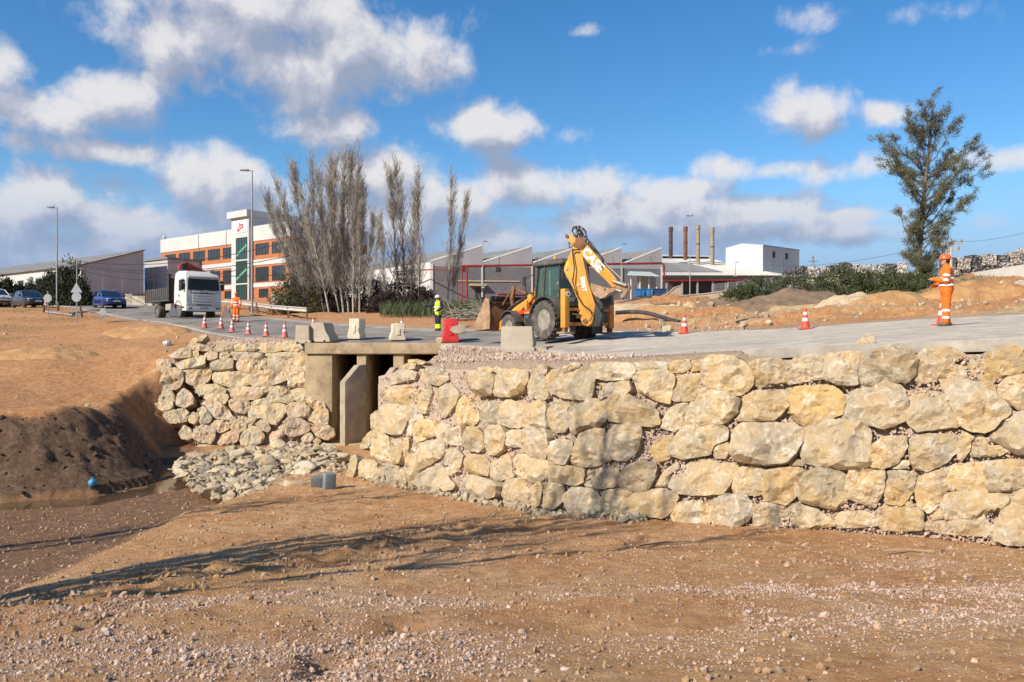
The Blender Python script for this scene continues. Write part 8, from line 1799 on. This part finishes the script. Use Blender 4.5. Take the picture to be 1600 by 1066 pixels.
# squared stone blocks at the right edge
BLKM = [pmat('block_stone', (.50, .42, .30), (.38, .31, .22), scale=3, rough=.95, bump=.5, bscale=12)]
for i, (px_, py_, w, h, rz, lab) in enumerate(((1541, 465, 1.0, .55, .2, 'squared pale stone block lying left of the pile at the right edge'), (1562, 462, .9, .55, -.2, 'second squared stone block in the row at the right edge'), (1578, 458, .9, .8, .6, 'tilted angular stone block in the pile at the right edge'), (1597, 462, 1.1, .9, -.4, 'large angular stone block at the right edge of the photo'), (1560, 452, .8, .6, .9, 'orange-tinted stone block on top of the pile at the right edge'))):
    p = PX(px_, py_, 38); o = bpy.data.objects.new('stone_block', BP[i + 2].copy()); o.data.materials.clear(); o.data.materials.append(BLKM[0]); C.objects.link(o); p.z = max(p.z - h * .4, tz(p.x, p.y) - .05) + h * .4; o.location = p; o.rotation_euler = (rz * .3, rz * .5, rz); o.scale = (w * 1.15, w * 1.1, h * 1.6); tag(o, lab, 'stone block', 'stone blocks at the right edge')

# bales of pressed waste, each one its own
def bale_mat(name, cols):
    m = bpy.data.materials.new(name); m.use_nodes = True; nt = m.node_tree; N = nt.nodes; L = nt.links; b = N['Principled BSDF']; b.inputs['Roughness'].default_value = .8
    tc = N.new('ShaderNodeTexCoord'); oi = N.new('ShaderNodeObjectInfo'); ml = N.new('ShaderNodeMath'); ml.operation = 'MULTIPLY'; ml.inputs[1].default_value = 40; L.new(oi.outputs['Random'], ml.inputs[0]); ad = N.new('ShaderNodeVectorMath'); L.new(tc.outputs['Object'], ad.inputs[0]); L.new(ml.outputs[0], ad.inputs[1])
    v = N.new('ShaderNodeTexVoronoi'); v.inputs['Scale'].default_value = 7; L.new(ad.outputs[0], v.inputs['Vector']); s = N.new('ShaderNodeSeparateColor'); L.new(v.outputs['Color'], s.inputs[0])
    r = N.new('ShaderNodeValToRGB'); r.color_ramp.interpolation = 'CONSTANT'; L.new(s.outputs[0], r.inputs[0]); e = r.color_ramp.elements; e[0].color = (*cols[0], 1); e[1].position = 1 / len(cols); e[1].color = (*cols[1], 1)
    for i, c in enumerate(cols[2:]): x = e.new((i + 2) / len(cols)); x.color = (*c, 1)
    L.new(r.outputs[0], b.inputs['Base Color']); bp = N.new('ShaderNodeBump'); bp.inputs['Distance'].default_value = .15; L.new(v.outputs['Distance'], bp.inputs['Height']); L.new(bp.outputs[0], b.inputs['Normal']); return m
BALES = [bale_mat('bale_paper', [(.50, .48, .43), (.42, .40, .36), (.56, .54, .50), (.34, .31, .27), (.30, .36, .44), (.46, .38, .30), (.52, .50, .46), (.20, .18, .16)]), bale_mat('bale_dark', [(.04, .04, .04), (.07, .065, .06), (.03, .03, .035), (.16, .15, .14), (.05, .05, .05), (.30, .28, .25)]), bale_mat('bale_mixed', [(.36, .32, .26), (.24, .20, .16), (.44, .40, .34), (.13, .12, .11), (.40, .30, .22), (.50, .48, .44)])]
def bale_mesh(k):
    bm = bmesh.new(); bmesh.ops.create_cube(bm, size=1); bmesh.ops.subdivide_edges(bm, edges=bm.edges, cuts=3, use_grid_fill=True)
    for v in bm.verts: v.co += Vector((mnoise.noise(v.co * 3 + Vector((k * 5, 0, 0))), mnoise.noise(v.co * 3 + Vector((0, k * 5, 9))), mnoise.noise(v.co * 3 + Vector((7, 0, k * 5))))) * .13
    me = bpy.data.meshes.new('bale'); bm.to_mesh(me); bm.free(); me.materials.append(BALES[k % 3]); return me
BM_ = [bale_mesh(k) for k in range(9)]; rg = random.Random(31); cnt = {}
ORD = ['first', 'second', 'third', 'fourth', 'fifth', 'sixth', 'seventh', 'eighth', 'ninth', 'tenth', 'eleventh', 'twelfth', 'thirteenth', 'fourteenth']
ROWS = [(1224, 1415, 96, 421, 2, 'left'), (1470, 1612, 88, 408, 2, 'right')]
for x0, x1, D, ytop, lv, side in ROWS:
    n = int((x1 - x0) * D / F / 1.25)
    for l in range(lv):
        for i in range(n):
            px_ = x0 + (i + .5 + (.3 if l else 0)) * (x1 - x0) / n; top = (533 - (ytop - (px_ - x0) * (.06 if side == 'left' else .12))) * D / F + rg.uniform(-.25, .25)
            k = 0 if side == 'left' else 2
            if (side == 'left' and rg.random() < .16) or (side == 'right' and rg.random() < .5): k = 1
            me = BM_[k + 3 * rg.randrange(3)]; o = bpy.data.objects.new('waste_bale', me); C.objects.link(o); o.location = ((px_ - 800) * D / F, D + rg.uniform(-.2, .2), top - .6 - l * 1.22); o.rotation_euler = (rg.uniform(-.05, .05), rg.uniform(-.05, .05), rg.uniform(-.15, .15)); o.scale = (1.27, 1.2, 1.22)
            tag(o, '%s pressed waste bale, %s from left, %s, %s' % ({0: 'whitish', 1: 'dark', 2: 'brownish'}[k], ORD[i], ['top layer', 'lower layer'][l], 'behind the bushes' if side == 'left' else 'behind the right worker'), 'bale', 'bales of pressed waste')
# far pale roof behind the bales
rf = thing('warehouse', 'far pale-roofed shed showing above the left row of bales', 'building', tuple(PX(1310, 430, 150)), group='industrial sheds behind the road')
ppart('roof', PALER, lambda m: m.loft([[PX(1255, 420, 150), PX(1335, 413, 150), PX(1415, 419, 150), PX(1415, 424, 150), PX(1255, 424, 150)], [PX(1255, 420, 160), PX(1335, 413, 160), PX(1415, 419, 160), PX(1415, 424, 160), PX(1255, 424, 160)]]), rf)
ppart('wall', GREYW, lambda m: m.loft([[PX(1258, 424, 151), PX(1412, 424, 151), PX(1412, 450, 151), PX(1258, 450, 151)], [PX(1258, 424, 158), PX(1412, 424, 158), PX(1412, 450, 158), PX(1258, 450, 158)]]), rf)
# site fence of mesh panels
fn = thing('mesh_fence', 'temporary wire mesh fence before the low factory', 'fence', tuple(PX(1115, 462, 70)))
for i in range(6):
    a, b = PX(1116 + i * 18, 444 - i * 2.0, 70 + i), PX(1133 + i * 18, 442.5 - i * 2.0, 70 + i)
    ppart('post', GALV, lambda m: m.cyl(a, a + up(-1.9), .03, n=6), fn)
    ppart('panel_frame', GALV, lambda m: (m.tube([a, b], .02, 6), m.tube([a + up(-1.6), b + up(-1.6)], .02, 6), m.tube([b, b + up(-1.6)], .02, 6)), fn)
    def wires(m):
        for k in range(1, 12): p = a.lerp(b, k / 12); m.cyl(p, p + up(-1.6), .008, n=3)
        for k in range(1, 6): m.cyl(a + up(-.27 * k), b + up(-.27 * k), .008, n=3)
    tag(ppart('wire_mesh', GALV, wires, fn), kind='stuff')

# poles, pylon and cables
def utility(label, px_, by, ty, D, arms, mat, r=.16):
    b = PX(px_, by, D); tp_ = PX(px_, ty, D); t = thing('utility_pole', label, 'utility pole', tuple(b)); ppart('pole', mat, lambda m: m.cyl(b, tp_, r, r * .6, n=8), t)
    for z, w in arms:
        ppart('cross_arm', mat, lambda m: m.b2((b.x - w, b.y - .06, tp_.z - z - .08), (b.x + w, b.y + .06, tp_.z - z + .08)), t)
        for s in (-1, 1): ppart('insulator', pmat('insulator_grey', (.3, .28, .24)), lambda m: m.lathe([(.06, 0), (.13, .08), (.05, .16), (.12, .24), (.04, .34)], o=(b.x + s * w * .9, b.y, tp_.z - z + .08), n=8), t)
    return t
utility('concrete pole with two cross arms behind the head of the right worker', 1486, 445, 372, 78, ((.5, 1.1), (1.15, .8)), CONC_P)
utility('thin dark pole behind the pair of road signs', 117.5, 480, 406, 80, ((.4, .5),), BARK_D, .10)
py0 = PX(1270.5, 430, 320); pyl = thing('lattice_pylon', 'small distant lattice pylon right of the white block', 'pylon', tuple(py0))
h = (430 - 400) * 320 / F
ppart('tower', GALV, lambda m: [m.cyl(py0 + Vector((s * .9, q * .9, 0)), py0 + Vector((s * .15, q * .15, h)), .10, n=4) for s in (-1, 1) for q in (-1, 1)] + [m.cyl(py0 + Vector((-.9 + .75 * k / 5, 0, h * k / 5)), py0 + Vector((.9 - .75 * (k + 1) / 5, 0, h * (k + 1) / 5)), .07, n=4) for k in range(5)], pyl)
ppart('cross_arm', GALV, lambda m: m.cyl(py0 + Vector((-2.2, 0, h * .72)), py0 + Vector((2.2, 0, h * .72)), .10, n=4), pyl)
def cable(label, a, b, sag, r=.03):
    a, b = PX(*a), PX(*b); m = MB(); m.M = Matrix.Translation(-a); m.tube([a.lerp(b, k / 14) - Vector((0, 0, sag * 4 * (k / 14) * (1 - k / 14))) for k in range(15)], r, 5); o = m.build('overhead_cable', HOSE, None); o.location = a; tag(o, label, 'cable', 'overhead cables')
cable('lowest overhead cable crossing before the left shed and brick office', (118, 416, 79), (470, 428, 62), .5)
cable('middle overhead cable crossing before the brick office', (118, 412, 79), (470, 396, 62), 1.0)
cable('upper overhead cable crossing before the brick office', (118, 408, 79), (470, 372, 62), 1.0)
cable('second lowest overhead cable before the left shed', (118, 420, 79), (400, 415, 64), 1.1)
cable('long thin cable from the concrete pole towards the white block', (1486, 377, 78), (1180, 412, 150), 1.2, .02)
cable('long thin cable from the concrete pole to the right edge', (1486, 377, 78), (1640, 352, 60), .4, .012)

# small litter and debris
m = MB(); ball(m, (0, 0, .11), (.12, .12, .12), 14); m.cyl((0, 0, .2), (0, 0, .26), .04, n=10); o = m.build('plastic_jug', pmat('blue_plastic', (.06, .28, .42), (.05, .24, .36), rough=.4), None, smooth=60); p = on_ground(144.5, 767); o.location = p; tag(o, 'round blue plastic container at the foot of the dark bank', 'container')
p = on_ground(514, 763); m = MB(); m.box((0, 0, .17), (.30, .26, .46)); o = m.build('concrete_block', pmat('blue_grey_block', (.20, .24, .25), (.15, .18, .19), scale=4, rough=.85, bump=.3), None, bevel=.03); o.location = p; o.rotation_euler = (.05, .04, .5); tag(o, 'upright blue-grey block standing among the rubble', 'block')
p = on_ground(497, 761); m = MB(); m.box((0, 0, .12), (.36, .3, .32)); o = m.build('concrete_block', pmat('dark_grey_block', (.17, .17, .165), (.12, .12, .118), scale=4, rough=.9, bump=.4), None, bevel=.05); o.location = p; o.rotation_euler = (.1, -.08, .2); tag(o, 'dark grey block lying left of the blue-grey one in the rubble', 'block')
p = on_ground(261, 540, 20); m = MB(); ball(m, (0, 0, .1), (.22, .18, .13), 10); 
me = m.mesh('plastic_bag', 20)
for v in me.vertices: v.co += Vector((mnoise.noise(v.co * 9), mnoise.noise(v.co * 9 + Vector((3, 3, 3))), mnoise.noise(v.co * 8))) * .07
o = link_mesh('plastic_bag', me, pmat('white_plastic_bag', (.62, .63, .64), (.5, .5, .52), rough=.5)); o.location = p; tag(o, 'crumpled white plastic bag on the left bank', 'plastic bag')
for i, (px_, py_, L, rz, lab) in enumerate(((1040, 852, .9, .3, 'thin dark stick lying on the dirt below the long wall'), (1420, 962, .7, -.1, 'weathered wooden slat lying on the gravel at the right'), (1472, 945, .25, .9, 'short tilted wooden offcut above the gravel at the right'))):
    p = on_ground(px_, py_, 5); m = MB(); m.tube([(-L / 2, 0, .02), (0, .03, .035), (L / 2, 0, .02)], [.012, .016, .008] if i == 0 else .02, 6); o = m.build('stick', BARK_D if i == 0 else pmat('weathered_wood', (.42, .30, .16), (.32, .22, .12)), None); o.location = p; o.rotation_euler = (0, 0, rz); tag(o, lab, 'stick')
